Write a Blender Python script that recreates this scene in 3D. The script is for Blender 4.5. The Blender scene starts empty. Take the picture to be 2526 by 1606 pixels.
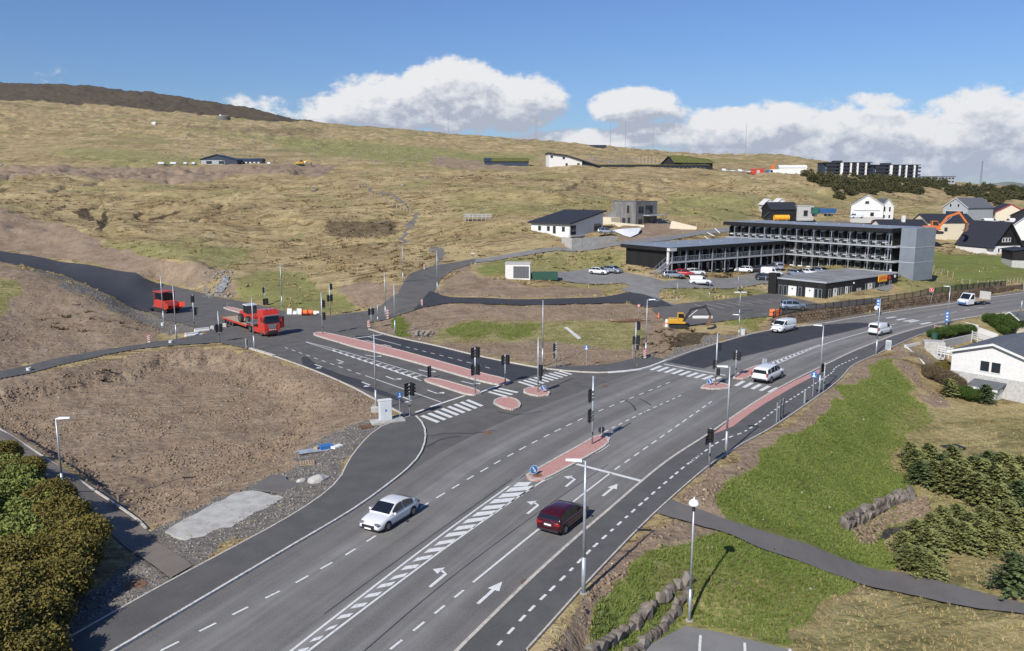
import bpy, bmesh, math, random
import numpy as np
from mathutils import Vector, Matrix
random.seed(7); np.random.seed(7)
S = bpy.context.scene
COL = S.collection
R = math.radians
# ------------------------------------------------------------------ camera
F, PW, PH, CAMH, PITCH = 1965.0, 2526, 1606, 21.5, 9.85
cam = bpy.data.cameras.new('camera'); camo = bpy.data.objects.new('camera', cam); COL.objects.link(camo)
camo.location = (0, 0, CAMH); camo.rotation_euler = (R(90 - PITCH), 0, 0)
cam.sensor_width = 36.0; cam.lens = F / PW * 36.0; cam.clip_start = 0.5; cam.clip_end = 40000
S.camera = camo
S.render.resolution_x = 1024; S.render.resolution_y = 651
S.view_settings.view_transform = 'Standard'; S.view_settings.look = 'None'
S.view_settings.exposure = 0.44; S.view_settings.gamma = 1.0; S.view_settings.use_curve_mapping = False
# ------------------------------------------------------------------ sun
SUN_EL, SH_AZ = 38.0, 33.0          # shadows fall 33 degrees right of straight ahead
sd = bpy.data.lights.new('sun', 'SUN'); so = bpy.data.objects.new('sun', sd); COL.objects.link(so)
sd.energy = 4.2; sd.angle = R(0.53); sd.color = (1.0, 0.955, 0.88)
dvec = Vector((math.sin(R(SH_AZ)) * math.cos(R(SUN_EL)), math.cos(R(SH_AZ)) * math.cos(R(SUN_EL)), -math.sin(R(SUN_EL))))
so.rotation_euler = dvec.to_track_quat('-Z', 'Y').to_euler(); so.location = (-60, -90, 120)

CP, SP = math.cos(R(PITCH)), math.sin(R(PITCH))
def ray(px, py):
    u, v = px - PW / 2, py - PH / 2
    return (u, F * CP - v * SP, -F * SP - v * CP)
def P(p, z=0.0):
    d = ray(p[0], p[1]); t = (z - CAMH) / d[2]
    return Vector((d[0] * t, d[1] * t, z))
def PY(p, y):
    d = ray(p[0], p[1]); t = y / d[1]
    return Vector((d[0] * t, y, CAMH + d[2] * t))
ZT = dict(Z1=(0, 600, 3.403), Z2=(500, 600, 3.403), Z3=(900, 750, 3.403), Z4=(1500, 750, 3.403), Z5=(800, 1100, 3.026),
          Z6=(0, 1000, 2.526), Z7=(1400, 1100, 3.026), Z8=(1900, 1000, 2.527), B1=(0, 150, 3.01), B2=(700, 250, 3.01),
          B3=(1250, 350, 3.827), B4=(1500, 520, 4.013), B5=(1850, 350, 3.562), B6=(2000, 620, 4.029), C1=(1950, 480, 4.181),
          C2=(2250, 740, 5.888), C3=(1880, 660, 6.337), C4=(350, 690, 5.6), C5=(1320, 360, 3.541), C6=(1980, 380, 4.631),
          C7=(1640, 860, 5.473), C8=(620, 960, 5.017))
def z(n, x, y):
    o = ZT[n]; return (o[0] + x / o[2], o[1] + y / o[2])
def zl(n, *pts): return [z(n, *p) for p in pts]
def azel(px, py):
    d = ray(px, py); return math.atan2(d[0], d[1]), math.atan2(d[2], math.hypot(d[0], d[1]))
# ------------------------------------------------------------------ world: clear sky with a cumulus bank
W = bpy.data.worlds.new('World'); S.world = W; W.use_nodes = True
wn, wl = W.node_tree.nodes, W.node_tree.links; wn.clear()
def cloud_group():
    g = bpy.data.node_groups.new('CloudDensity', 'ShaderNodeTree')
    g.interface.new_socket('A', in_out='INPUT', socket_type='NodeSocketFloat')
    g.interface.new_socket('E', in_out='INPUT', socket_type='NodeSocketFloat')
    g.interface.new_socket('D', in_out='OUTPUT', socket_type='NodeSocketFloat')
    n, l = g.nodes, g.links
    gi = n.new('NodeGroupInput'); go = n.new('NodeGroupOutput')
    def M(op, a, b=None, c=None, cl=False):
        m = n.new('ShaderNodeMath'); m.operation = op; m.use_clamp = cl
        for i, x in enumerate((a, b, c)):
            if x is None: continue
            if isinstance(x, (int, float)): m.inputs[i].default_value = x
            else: l.new(x, m.inputs[i])
        return m.outputs[0]
    A, E = gi.outputs[0], gi.outputs[1]
    def noise(sx, sy, det, rough, off, dist=0.0):
        cx = n.new('ShaderNodeCombineXYZ')
        l.new(M('MULTIPLY', A, sx), cx.inputs[0]); l.new(M('MULTIPLY', E, sy), cx.inputs[1]); cx.inputs[2].default_value = off
        t = n.new('ShaderNodeTexNoise'); t.noise_dimensions = '3D'
        t.inputs['Scale'].default_value = 1.0; t.inputs['Detail'].default_value = det; t.inputs['Roughness'].default_value = rough
        t.inputs['Distortion'].default_value = dist
        l.new(cx.outputs[0], t.inputs['Vector']); return t.outputs[0]
    n1 = noise(24, 36, 5, 0.58, 1.3, .25); n2 = noise(70, 95, 5, 0.65, 4.1, .2)
    nz = M('SUBTRACT', M('ADD', M('MULTIPLY', n1, 0.64), M('MULTIPLY', n2, 0.36)), 0.5)
    # (px, py, rx, ry, weight) of the heaps, flat bottoms are cut by the second term
    blobs = [(955, 262, 150, 78, 1), (1120, 240, 165, 92, 1.05), (1275, 255, 130, 75, .95), (840, 275, 130, 45, .75), (640, 268, 160, 34, .55),
             (1560, 262, 110, 48, 1), (1640, 285, 90, 30, .6),
             (1450, 345, 220, 30, .85), (1620, 335, 150, 42, .85), (1790, 318, 120, 55, 1), (1905, 318, 140, 62, 1), (2060, 335, 220, 70, .95),
             (2260, 345, 185, 66, .95), (2400, 312, 125, 82, .95), (2530, 320, 120, 80, .85), (2120, 258, 130, 26, .62), (2300, 405, 420, 44, .9), (1900, 382, 350, 34, .88),
             (180, 195, 90, 34, .30), (320, 215, 75, 28, .26), (470, 232, 70, 24, .25), (1290, 345, 130, 22, .5)]
    tot = None
    for (px, py, rx, ry, w) in blobs:
        a0, e0 = azel(px, py)
        da = M('MULTIPLY', M('SUBTRACT', A, a0), F / rx * 1.12); de = M('MULTIPLY', M('SUBTRACT', E, e0), F / ry * 1.12)
        r2 = M('ADD', M('MULTIPLY', da, da), M('MULTIPLY', de, de))
        v = M('MULTIPLY', M('POWER', 2.718, M('MULTIPLY', M('MULTIPLY', r2, r2), -0.55)), w)
        tot = v if tot is None else M('MAXIMUM', tot, v)
    # the same kind of bank goes on outside the picture
    out = M('MULTIPLY', M('SUBTRACT', M('ABSOLUTE', A), 0.60), 6.0, cl=True)
    nb = noise(5, 2, 3, 0.5, 9.7)
    band = M('MULTIPLY', M('MULTIPLY', out, M('MULTIPLY', M('SUBTRACT', nb, 0.38), 5.0, cl=True)),
             M('MULTIPLY', M('SUBTRACT', 0.15, E), 12.0, cl=True))
    tot = M('MAXIMUM', tot, M('MULTIPLY', band, .9))
    d = M('ADD', tot, M('MULTIPLY', nz, 1.75))
    l.new(d, go.inputs[0]); return g
CG = cloud_group()
def wM(op, a, b=None, cl=False):
    m = wn.new('ShaderNodeMath'); m.operation = op; m.use_clamp = cl
    for i, x in enumerate((a, b)):
        if x is None: continue
        if isinstance(x, (int, float)): m.inputs[i].default_value = x
        else: wl.new(x, m.inputs[i])
    return m.outputs[0]
tc = wn.new('ShaderNodeTexCoord'); sx = wn.new('ShaderNodeSeparateXYZ'); wl.new(tc.outputs['Generated'], sx.inputs[0])
wA = wM('ARCTAN2', sx.outputs[0], sx.outputs[1]); wE = wM('ARCSINE', sx.outputs[2])
def dens(da, de):
    g = wn.new('ShaderNodeGroup'); g.node_tree = CG
    wl.new(wM('ADD', wA, da), g.inputs[0]); wl.new(wM('ADD', wE, de), g.inputs[1]); return g.outputs[0]
d0 = dens(0, 0); d1 = dens(-0.010, 0.024)
mr = wn.new('ShaderNodeMapRange'); mr.interpolation_type = 'SMOOTHSTEP'
wl.new(d0, mr.inputs[0]); mr.inputs[1].default_value = 0.38; mr.inputs[2].default_value = 0.74
lit = wM('ADD', wM('MULTIPLY', wM('SUBTRACT', d0, d1), 1.6), 0.22, cl=True)
cr = wn.new('ShaderNodeValToRGB'); wl.new(lit, cr.inputs[0])
e = cr.color_ramp.elements; e[0].position = 0.0; e[0].color = (0.47, 0.51, 0.61, 1); e[1].position = 0.85; e[1].color = (0.93, 0.93, 0.94, 1)
x_ = cr.color_ramp.elements.new(0.4); x_.color = (0.70, 0.73, 0.79, 1)
sky = wn.new('ShaderNodeTexSky'); sky.sky_type = 'NISHITA'; sky.sun_disc = False
sky.sun_elevation = R(SUN_EL); sky.sun_rotation = R(180 + SH_AZ); sky.altitude = 60; sky.air_density = 1.15; sky.dust_density = 0.35; sky.ozone_density = 2.2
b1 = wn.new('ShaderNodeBackground'); tn = wn.new('ShaderNodeMix'); tn.data_type = 'RGBA'; tn.blend_type = 'MULTIPLY'; tn.inputs[0].default_value = 1; wl.new(sky.outputs[0], tn.inputs[6]); tn.inputs[7].default_value = (.60, .80, 1.20, 1); wl.new(tn.outputs[2], b1.inputs[0]); b1.inputs[1].default_value = 0.065
b2 = wn.new('ShaderNodeBackground'); wl.new(cr.outputs[0], b2.inputs[0]); b2.inputs[1].default_value = 0.68
W.cycles.sampling_method = 'NONE'
mx = wn.new('ShaderNodeMixShader'); wl.new(mr.outputs[0], mx.inputs[0]); wl.new(b1.outputs[0], mx.inputs[1]); wl.new(b2.outputs[0], mx.inputs[2])
wo = wn.new('ShaderNodeOutputWorld'); wl.new(mx.outputs[0], wo.inputs[0])
# ------------------------------------------------------------------ materials
MT = {}
class NT:
    """tiny node-tree helper"""
    def __init__(s, name):
        s.m = bpy.data.materials.new(name); s.m.use_nodes = True
        s.n, s.l = s.m.node_tree.nodes, s.m.node_tree.links
        s.b = s.n['Principled BSDF']; s._pos = None
    def pos(s):
        if s._pos is None:
            g = s.n.new('ShaderNodeNewGeometry'); s._pos = g.outputs['Position']
        return s._pos
    def obj(s):
        return s.n.new('ShaderNodeTexCoord').outputs['Object']
    def scale(s, vec, v):
        m = s.n.new('ShaderNodeVectorMath'); m.operation = 'MULTIPLY'; s.l.new(vec, m.inputs[0]); m.inputs[1].default_value = v; return m.outputs[0]
    def rotscale(s, vec, ang, v):
        m = s.n.new('ShaderNodeMapping'); m.vector_type = 'TEXTURE'; s.l.new(vec, m.inputs[0]); m.inputs['Rotation'].default_value = (0, 0, ang); m.inputs['Scale'].default_value = (1 / v[0], 1 / v[1], 1 / v[2]); return m.outputs[0]
    def noise(s, scale, det=4, rough=.55, vec=None, dist=0.0):
        t = s.n.new('ShaderNodeTexNoise'); t.inputs['Scale'].default_value = scale; t.inputs['Detail'].default_value = det
        t.inputs['Roughness'].default_value = rough; t.inputs['Distortion'].default_value = dist
        s.l.new(vec if vec is not None else s.pos(), t.inputs['Vector']); return t.outputs[0]
    def voro(s, scale, vec=None, feat='F1', out='Distance'):
        t = s.n.new('ShaderNodeTexVoronoi'); t.inputs['Scale'].default_value = scale; t.feature = feat
        s.l.new(vec if vec is not None else s.pos(), t.inputs['Vector']); return t.outputs[out]
    def M(s, op, a, b=None, cl=False):
        m = s.n.new('ShaderNodeMath'); m.operation = op; m.use_clamp = cl
        for i, x in enumerate((a, b)):
            if x is None: continue
            if isinstance(x, (int, float)): m.inputs[i].default_value = x
            else: s.l.new(x, m.inputs[i])
        return m.outputs[0]
    def step(s, v, a, b, lo=0.0, hi=1.0):
        m = s.n.new('ShaderNodeMapRange'); m.interpolation_type = 'SMOOTHSTEP'; s.l.new(v, m.inputs[0])
        for i, x in zip((1, 2, 3, 4), (a, b, lo, hi)): m.inputs[i].default_value = x
        return m.outputs[0]
    def ramp(s, v, stops):
        r = s.n.new('ShaderNodeValToRGB'); s.l.new(v, r.inputs[0]); el = r.color_ramp.elements
        el[0].position, el[0].color = stops[0][0], (*stops[0][1], 1); el[1].position, el[1].color = stops[-1][0], (*stops[-1][1], 1)
        for p, c in stops[1:-1]:
            k = el.new(p); k.color = (*c, 1)
        return r.outputs[0]
    def mix(s, f, a, b, mode='MIX'):
        m = s.n.new('ShaderNodeMix'); m.data_type = 'RGBA'; m.blend_type = mode
        if isinstance(f, (int, float)): m.inputs[0].default_value = f
        else: s.l.new(f, m.inputs[0])
        for i, x in ((6, a), (7, b)):
            if isinstance(x, tuple): m.inputs[i].default_value = (*x[:3], 1)
            else: s.l.new(x, m.inputs[i])
        return m.outputs[2]
    def attr(s, name):
        a = s.n.new('ShaderNodeAttribute'); a.attribute_name = name; return a
    def bump(s, h, dist=.1, st=1.0):
        b = s.n.new('ShaderNodeBump'); b.inputs['Strength'].default_value = st; b.inputs['Distance'].default_value = dist
        s.l.new(h, b.inputs['Height']); s.l.new(b.outputs[0], s.b.inputs['Normal'])
    def col(s, c):
        if isinstance(c, tuple): s.b.inputs['Base Color'].default_value = (*c[:3], 1)
        else: s.l.new(c, s.b.inputs['Base Color'])
    def fin(s, rough=.8, metal=0, spec=.5, coat=0):
        s.b.inputs['Roughness'].default_value = rough; s.b.inputs['Metallic'].default_value = metal
        s.b.inputs['Specular IOR Level'].default_value = spec; s.b.inputs['Coat Weight'].default_value = coat
        MT[s.m.name] = s.m; return s.m
def simple(name, c, rough=.6, metal=0, spec=.5, coat=0, var=.12, scale=3.0, dirt=None):
    t = NT(name); n1 = t.noise(scale, 5, .6, t.obj())
    v = t.mix(t.step(n1, .3, .7), tuple(x * (1 - var) for x in c), tuple(min(1, x * (1 + var)) for x in c))
    if dirt:
        v = t.mix(t.step(t.noise(scale * .35, 6, .65, t.obj()), .5, .72, 0, dirt[1]), v, dirt[0])
    t.col(v); return t.fin(rough, metal, spec, coat)
# ------------------------------------------------------------------ mesh builder
class MB:
    def __init__(s): s.v, s.f = [], []
    def add(s, vs, fs):
        o = len(s.v); s.v += [tuple(v) for v in vs]; s.f += [tuple(i + o for i in f) for f in fs]; return s
    def box(s, c, d, rz=0, taper=1.0):
        hx, hy, hz = d[0] / 2, d[1] / 2, d[2] / 2; ca, sa = math.cos(rz), math.sin(rz); vs = []
        for zz, k in ((-hz, 1), (hz, taper)):
            for x, y in ((-hx, -hy), (hx, -hy), (hx, hy), (-hx, hy)):
                x, y = x * k, y * k
                vs.append((c[0] + x * ca - y * sa, c[1] + x * sa + y * ca, c[2] + zz))
        return s.add(vs, [(3, 2, 1, 0), (4, 5, 6, 7), (0, 1, 5, 4), (1, 2, 6, 5), (2, 3, 7, 6), (3, 0, 4, 7)])
    def b2(s, lo, hi):
        return s.box([(a + b) / 2 for a, b in zip(lo, hi)], [abs(b - a) for a, b in zip(lo, hi)])
    def bar(s, a, b, w, h=None, up=(0, 0, 1)):
        a, b = Vector(a), Vector(b); h = h or w; d = (b - a).normalized(); up = Vector(up)
        if abs(d.dot(up)) > .98: up = Vector((0, 1, 0))
        r = d.cross(up).normalized() * w / 2; u = r.cross(d).normalized() * h / 2
        vs = [p + sx_ * r + sy_ * u for p in (a, b) for sx_, sy_ in ((-1, -1), (1, -1), (1, 1), (-1, 1))]
        return s.add(vs, [(0, 1, 2, 3), (7, 6, 5, 4), (0, 4, 5, 1), (1, 5, 6, 2), (2, 6, 7, 3), (3, 7, 4, 0)])
    def tube(s, a, b, r0, r1=None, n=8, cap=True):
        a, b = Vector(a), Vector(b); r1 = r0 if r1 is None else r1; d = (b - a).normalized()
        up = Vector((0, 0, 1)) if abs(d.z) < .95 else Vector((1, 0, 0)); r = d.cross(up).normalized(); u = r.cross(d)
        vs = []
        for p, q in ((a, r0), (b, r1)):
            for i in range(n):
                t = 2 * math.pi * i / n; vs.append(p + (r * math.cos(t) + u * math.sin(t)) * q)
        fs = [(i, (i + 1) % n, n + (i + 1) % n, n + i) for i in range(n)]
        if cap: fs += [tuple(range(n))[::-1], tuple(range(n, 2 * n))]
        return s.add(vs, fs)
    def prism(s, pts, z0, z1):
        n = len(pts); vs = [(p[0], p[1], z0) for p in pts] + [(p[0], p[1], z1) for p in pts]
        return s.add(vs, [tuple(range(n))[::-1], tuple(range(n, 2 * n))] + [(i, (i + 1) % n, n + (i + 1) % n, n + i) for i in range(n)])
    def xprism(s, prof, x0, x1):      # profile in (y,z) swept along x
        n = len(prof); vs = [(x0, p[0], p[1]) for p in prof] + [(x1, p[0], p[1]) for p in prof]
        return s.add(vs, [tuple(range(n)), tuple(range(n, 2 * n))[::-1]] + [(i, n + i, n + (i + 1) % n, (i + 1) % n) for i in range(n)])
    def yprism(s, prof, y0, y1):      # profile in (x,z) swept along y
        n = len(prof); vs = [(p[0], y0, p[1]) for p in prof] + [(p[0], y1, p[1]) for p in prof]
        return s.add(vs, [tuple(range(n))[::-1], tuple(range(n, 2 * n))] + [(i, (i + 1) % n, n + (i + 1) % n, n + i) for i in range(n)])
    def loft(s, secs, close=True, cap=True):
        k = len(secs[0]); o = []
        for q in secs: o += list(q)
        fs = []
        for i in range(len(secs) - 1):
            for j in range(k if close else k - 1):
                a, b = i * k + j, i * k + (j + 1) % k; fs.append((a, b, b + k, a + k))
        if cap and close: fs += [tuple(range(k))[::-1], tuple(range((len(secs) - 1) * k, len(secs) * k))]
        return s.add(o, fs)
    def mesh(s, name, smooth=False, fix=True):
        m = bpy.data.meshes.new(name); m.from_pydata(s.v, [], s.f)
        if fix:
            bm = bmesh.new(); bm.from_mesh(m); bmesh.ops.recalc_face_normals(bm, faces=bm.faces); bm.to_mesh(m); bm.free()
        if smooth: m.polygons.foreach_set('use_smooth', [True] * len(m.polygons))
        m.update(); return m
    def build(s, name, mat, parent=None, smooth=False, fix=True, loc=None):
        o = bpy.data.objects.new(name, s.mesh(name, smooth, fix)); COL.objects.link(o)
        if mat: o.data.materials.append(MT[mat] if isinstance(mat, str) else mat)
        if parent: o.parent = parent
        if loc: o.location = loc
        return o
def tag(o, label, cat, group=None, kind=None):
    if label: o['label'] = label
    if cat: o['category'] = cat
    if group: o['group'] = group
    if kind: o['kind'] = kind
    return o
def empty(name, loc=(0, 0, 0), rz=0, label=None, cat=None, group=None):
    o = bpy.data.objects.new(name, None); COL.objects.link(o); o.location = loc; o.rotation_euler = (0, 0, rz); o.empty_display_size = .2
    return tag(o, label, cat, group)
KIDS = {}
def copy_tree(o, parent=None):
    c = o.copy(); COL.objects.link(c); c.parent = parent
    for ch in list(o.children): copy_tree(ch, c)
    return c
def bevel(o, w, seg=1, ang=40):
    m = o.modifiers.new('bevel', 'BEVEL'); m.width = w; m.segments = seg; m.limit_method = 'ANGLE'; m.angle_limit = R(ang); return o
def inst(name, mesh, mat=None, parent=None, loc=(0, 0, 0), rot=(0, 0, 0), sc=(1, 1, 1)):
    o = bpy.data.objects.new(name, mesh); COL.objects.link(o); o.location = loc; o.rotation_euler = rot; o.scale = sc
    if parent: o.parent = parent
    if mat and not mesh.materials: mesh.materials.append(MT[mat])
    return o
# ------------------------------------------------------------------ noise / polygon maths
_perm = np.random.RandomState(3).rand(256, 256)
def vnoise(x, y):
    xi, yi = np.floor(x).astype(int), np.floor(y).astype(int); fx, fy = x - xi, y - yi
    fx, fy = fx * fx * fx * (fx * (fx * 6 - 15) + 10), fy * fy * fy * (fy * (fy * 6 - 15) + 10)
    g = lambda a, b: _perm[a & 255, b & 255]
    return (g(xi, yi) * (1 - fx) + g(xi + 1, yi) * fx) * (1 - fy) + (g(xi, yi + 1) * (1 - fx) + g(xi + 1, yi + 1) * fx) * fy
def fbm(x, y, o=5, lac=2.03, gain=.5):
    a, t, n = 1.0, 0, 0
    for i in range(o):
        t = t + a * (vnoise(x + 17.3 * i, y - 9.1 * i) - .5); n += a; a *= gain; x, y = x * lac * .8 - y * lac * .6, x * lac * .6 + y * lac * .8
    return t / n * 2
def sdist(poly, X, Y):
    """signed distance to polygon, negative inside"""
    poly = [(p[0], p[1]) for p in poly]; d = np.full(X.shape, 1e18); ins = np.zeros(X.shape, bool)
    for i in range(len(poly)):
        ax, ay = poly[i - 1]; bx, by = poly[i]; ex, ey = bx - ax, by - ay
        wx, wy = X - ax, Y - ay; q = ex * ex + ey * ey
        t = np.clip((wx * ex + wy * ey) / (q if q > 0 else 1), 0, 1)
        d = np.minimum(d, (wx - ex * t) ** 2 + (wy - ey * t) ** 2)
        if ey != 0:
            c = ((ay > Y) != (by > Y)) & (X < ex * (Y - ay) / ey + ax); ins ^= c
    d = np.sqrt(d); return np.where(ins, -d, d)
def sm(x, a, b):
    t = np.clip((x - a) / (b - a), 0, 1); return t * t * (3 - 2 * t)
# ------------------------------------------------------------------ terrain: control points read off the photograph
CTL = []                                         # (x, y, h)
def cy(px, py, y): p = PY((px, py), y); CTL.append((p.x, p.y, p.z))
def ch(px, py, h): p = P((px, py), h); CTL.append((p.x, p.y, h))
for px, rows in {
    -350: [(200, 628), (250, 530), (330, 465), (450, 405), (600, 370), (900, 285), (1300, 215), (1700, 185), (2300, 230)],
    0: [(245, 535), (275, 505), (330, 468), (390, 440), (450, 415), (550, 395), (700, 352), (900, 312), (1150, 280), (1280, 252), (1400, 250), (1750, 205), (2300, 235)],
    200: [(225, 575), (260, 540), (330, 480), (390, 445), (450, 418), (550, 396), (700, 352), (900, 316), (1200, 286), (1400, 264), (1750, 216), (2300, 240)],
    420: [(185, 640), (205, 605), (250, 560), (330, 485), (420, 440), (520, 407), (700, 358), (900, 325), (1200, 298), (1400, 280), (1700, 241), (2300, 262)],
    620: [(180, 660), (215, 610), (260, 555), (330, 490), (420, 443), (520, 407), (700, 368), (900, 332), (1200, 306), (1400, 298), (1650, 272), (2300, 300)],
    800: [(150, 735), (165, 690), (205, 620), (260, 550), (330, 490), (420, 443), (520, 415), (650, 388), (850, 352), (1100, 324), (1320, 305), (1700, 315), (2300, 330)],
    1000: [(165, 670), (205, 610), (260, 545), (330, 485), (420, 442), (520, 412), (650, 390), (850, 355), (1100, 330), (1250, 322), (1700, 335), (2300, 345)],
    1200: [(200, 600), (260, 530), (330, 478), (420, 441), (500, 425), (560, 409), (700, 382), (900, 352), (1100, 339), (1300, 345), (2300, 365)],
    1450: [(240, 548), (300, 502), (400, 450), (500, 428), (545, 415), (700, 385), (850, 366), (1000, 359), (1250, 368), (2300, 385)],
    1650: [(265, 555), (330, 512), (420, 460), (500, 431), (560, 416), (650, 404), (800, 385), (950, 378), (1250, 388), (2300, 402)],
    1930: [(255, 556), (295, 540), (350, 500), (430, 458), (500, 432), (580, 425), (700, 405), (800, 386), (1000, 396), (2300, 425)],
    2150: [(255, 565), (295, 545), (350, 520), (420, 490), (500, 455), (590, 442), (700, 430), (850, 418), (1100, 432), (2300, 450)],
    2350: [(250, 592), (295, 558), (360, 525), (440, 500), (520, 478), (620, 455), (800, 452), (1100, 462), (2300, 466)],
    2526: [(245, 612), (300, 575), (380, 530), (470, 497), (560, 478), (680, 470), (900, 470), (1300, 474), (2300, 474)],
    2900: [(250, 610), (380, 540), (560, 490), (680, 480), (1200, 478), (2300, 475)]}.items():
    for y, py in rows: cy(px, py, y)
# the road network is level, the two streets climb a little
for px, py, h in [(-200, 632, 5), (0, 632, 4), (147, 660, 2.2), (290, 700, .9), (400, 735, .15), (480, 750, .0), (620, 800, 0), (760, 800, 0), (860, 790, .1), (700, 860, 0), (560, 840, 0), (440, 835, 0),
                  (940, 775, .7), (1000, 735, 1.8), (1045, 690, 3.0), (1117, 657, 4.3), (1200, 642, 5.1), (1298, 627, 6.2), (1381, 613, 7.1), (1500, 604, 7.7), (1630, 590, 8.5), (1720, 575, 9.3), (1799, 567, 9.8),
                  (1120, 741, 1.4), (1250, 744, 1.3), (1400, 743, 1.3), (1540, 735, 1.3), (1600, 742, 1.2), (1700, 765, 1.0), (1850, 765, 1.0), (1900, 740, 1.1), (1720, 800, .5), (1650, 790, .7),
                  (1300, 700, 2.5), (1180, 690, 3.1), (1470, 672, 3.2), (1390, 680, 3.0), (1650, 692, 3), (1800, 662, 3), (2000, 672, 3), (2100, 690, 3), (2230, 690, 2.8), (1400, 640, 5.1), (1300, 660, 4.3), (1520, 645, 4.9),
                  (1100, 800, .3), (1300, 800, .2), (1450, 860, .05), (1200, 850, .1), (1050, 800, .2), (1600, 840, .1), (1700, 830, .2), (1860, 800, .5), (1500, 780, .7), (1560, 690, 2.9), (1600, 715, 2.3),
                  (2000, 785, .6), (2200, 735, .9), (2350, 712, .9), (2526, 690, 1.2), (2300, 690, 1.6), (2400, 660, 2.2), (2526, 650, 2.4), (2420, 628, 2.9), (2280, 650, 2.2),
                  (0, 925, .2), (200, 880, .1), (350, 852, 0),
                  (100, 1300, -.4), (300, 1250, -1.1), (160, 1215, -.1), (0, 1080, -.2), (0, 1030, -1.2), (200, 1080, -1.3), (450, 1080, -1.3), (700, 1040, -1.2), (600, 960, -1.3), (300, 960, -1.3), (500, 1200, -1.0), (800, 1080, -.7), (100, 985, -1.0),
                  (880, 1010, -.1), (930, 1060, -.15), (850, 1130, -.2), (700, 1220, -.3), (480, 1350, -.2), (300, 1450, -.1), (640, 885, -.1), (800, 935, -.1), (440, 880, -.2), (150, 915, -.1),
                  (80, 1606, -.1), (-200, 1400, 0), (-300, 1100, -.5), (-300, 900, .8),
                  (900, 1200, 0), (1200, 1050, 0), (1500, 1000, 0), (900, 1500, 0), (1300, 1400, 0), (1700, 1000, 0), (1900, 920, 0), (2100, 840, 0), (2300, 770, 0), (2526, 740, 0), (2526, 768, 0), (1000, 900, 0), (1200, 940, 0), (1300, 1606, 0), (1440, 1455, 0), (1590, 1300, 0), (1750, 1155, 0), (1945, 1036, 0), (2100, 915, 0), (2220, 855, 0),
                  (1460, 1606, -1.6), (1500, 1520, -1.0), (1620, 1380, -.7), (1720, 1280, -.5), (1700, 1540, -2.6), (1780, 1360, -1.3), (1900, 1400, -2.2), (1900, 1250, -1.6), (1880, 1606, -3), (2050, 1500, -3.6), (2000, 1320, -2.6),
                  (1850, 1180, -1.3), (2000, 1100, -1.8), (2150, 1000, -2.0), (2200, 920, -1.2), (2250, 880, -.9), (2250, 1050, -3.2), (2100, 1200, -3.4), (2160, 1300, -4.7), (2300, 1180, -4.4), (2400, 1250, -4.8), (2526, 1200, -4.6),
                  (2526, 1490, -4.4), (2300, 1440, -4.3), (2526, 1606, -4.5), (2350, 1060, -3.8), (2500, 1080, -4.0), (2420, 1000, -3.6), (2526, 1000, -3.8), (2300, 940, -2.6), (2320, 900, -2.2), (2900, 1100, -4.5), (2900, 1400, -4.5),
                  (2420, 860, -2.6), (2500, 830, -2.4), (2340, 830, -1.2), (2430, 800, -1.0), (2800, 800, -2)]:
    ch(px, py, h)
# mound between the left street and the footpath
for px, py, y in [(0, 655, 150), (90, 680, 143), (190, 728, 132), (290, 782, 122), (60, 765, 122), (180, 812, 114), (-250, 640, 160)]: cy(px, py, y)
for y in (8, 13, 20):
    for t in (-.9, -.45, 0, .3): CTL.append((t * y, y, 0.0))
CTL += [(.6 * y, y, -3.5) for y in (13, 22)] + [(.95 * y, y, -4) for y in (13, 22)]
C = np.array(CTL)
def lc(x, y): return np.stack([x / y * 3.2, np.log(y)], -1)
_K = lc(C[:, 0], C[:, 1]); _V = C[:, 2] / C[:, 1]
def _phi(d2): return .5 * d2 * np.log(d2 + 1e-12)
_NK = len(_K); _d2 = ((_K[:, None] - _K[None]) ** 2).sum(-1); A_ = np.zeros((_NK + 3, _NK + 3)); A_[:_NK, :_NK] = _phi(_d2) + np.eye(_NK) * 4e-4
A_[:_NK, _NK] = 1; A_[:_NK, _NK + 1:] = _K; A_[_NK:, :_NK] = A_[:_NK, _NK:].T
_w = np.linalg.solve(A_, np.concatenate([_V, np.zeros(3)]))
def ZS(x, y):
    x, y = np.atleast_1d(np.asarray(x, float)), np.atleast_1d(np.asarray(y, float)); q = lc(x, y).reshape(-1, 2); out = np.empty(len(q))
    for i in range(0, len(q), 40000):
        p = q[i:i + 40000]; d2 = (p[:, :1] - _K[:, 0]) ** 2 + (p[:, 1:] - _K[:, 1]) ** 2
        out[i:i + 40000] = _phi(d2) @ _w[:_NK] + _w[_NK] + p @ _w[_NK + 1:]
    return out.reshape(x.shape) * y
# level network outline (ground plane)
KERB_L = [(285, 1606), (700, 1360), (800, 1302), (883, 1252), (959, 1196), (1000, 1163), (1023, 1141), (1037, 1122), (1044, 1105), (1049, 1088), (1050, 1070), (1045, 1047), (1026, 1028)]
KERB_R = [(1130, 1606), (1305, 1434), (1441, 1311), (1500, 1262), (1585, 1187), (1658, 1129), (1744, 1076), (1808, 1030), (1882, 981), (1958, 939), (2043, 898), (2104, 868), (2159, 846), (2218, 823), (2318, 797), (2360, 789), (2447, 776), (2526, 766), (2700, 742)]
EDGE_L = [(-140, 1756), (119, 1606), (356, 1471), (495, 1396), (700, 1287), (800, 1222), (843, 1179), (856, 1143), (888, 1100), (905, 1082), (928, 1061), (956, 1047), (1012, 1028)]
EDGE_R = [(1180, 1740), (1299, 1606), (1362, 1536), (1438, 1450), (1500, 1384), (1585, 1295), (1664, 1222), (1747, 1150), (1794, 1120), (1838, 1091), (1882, 1070), (1941, 1032), (2000, 991), (2058, 950), (2085, 923), (2094, 909), (2117, 894), (2161, 876), (2213, 851), (2253, 833), (2293, 818), (2318, 811)]
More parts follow.
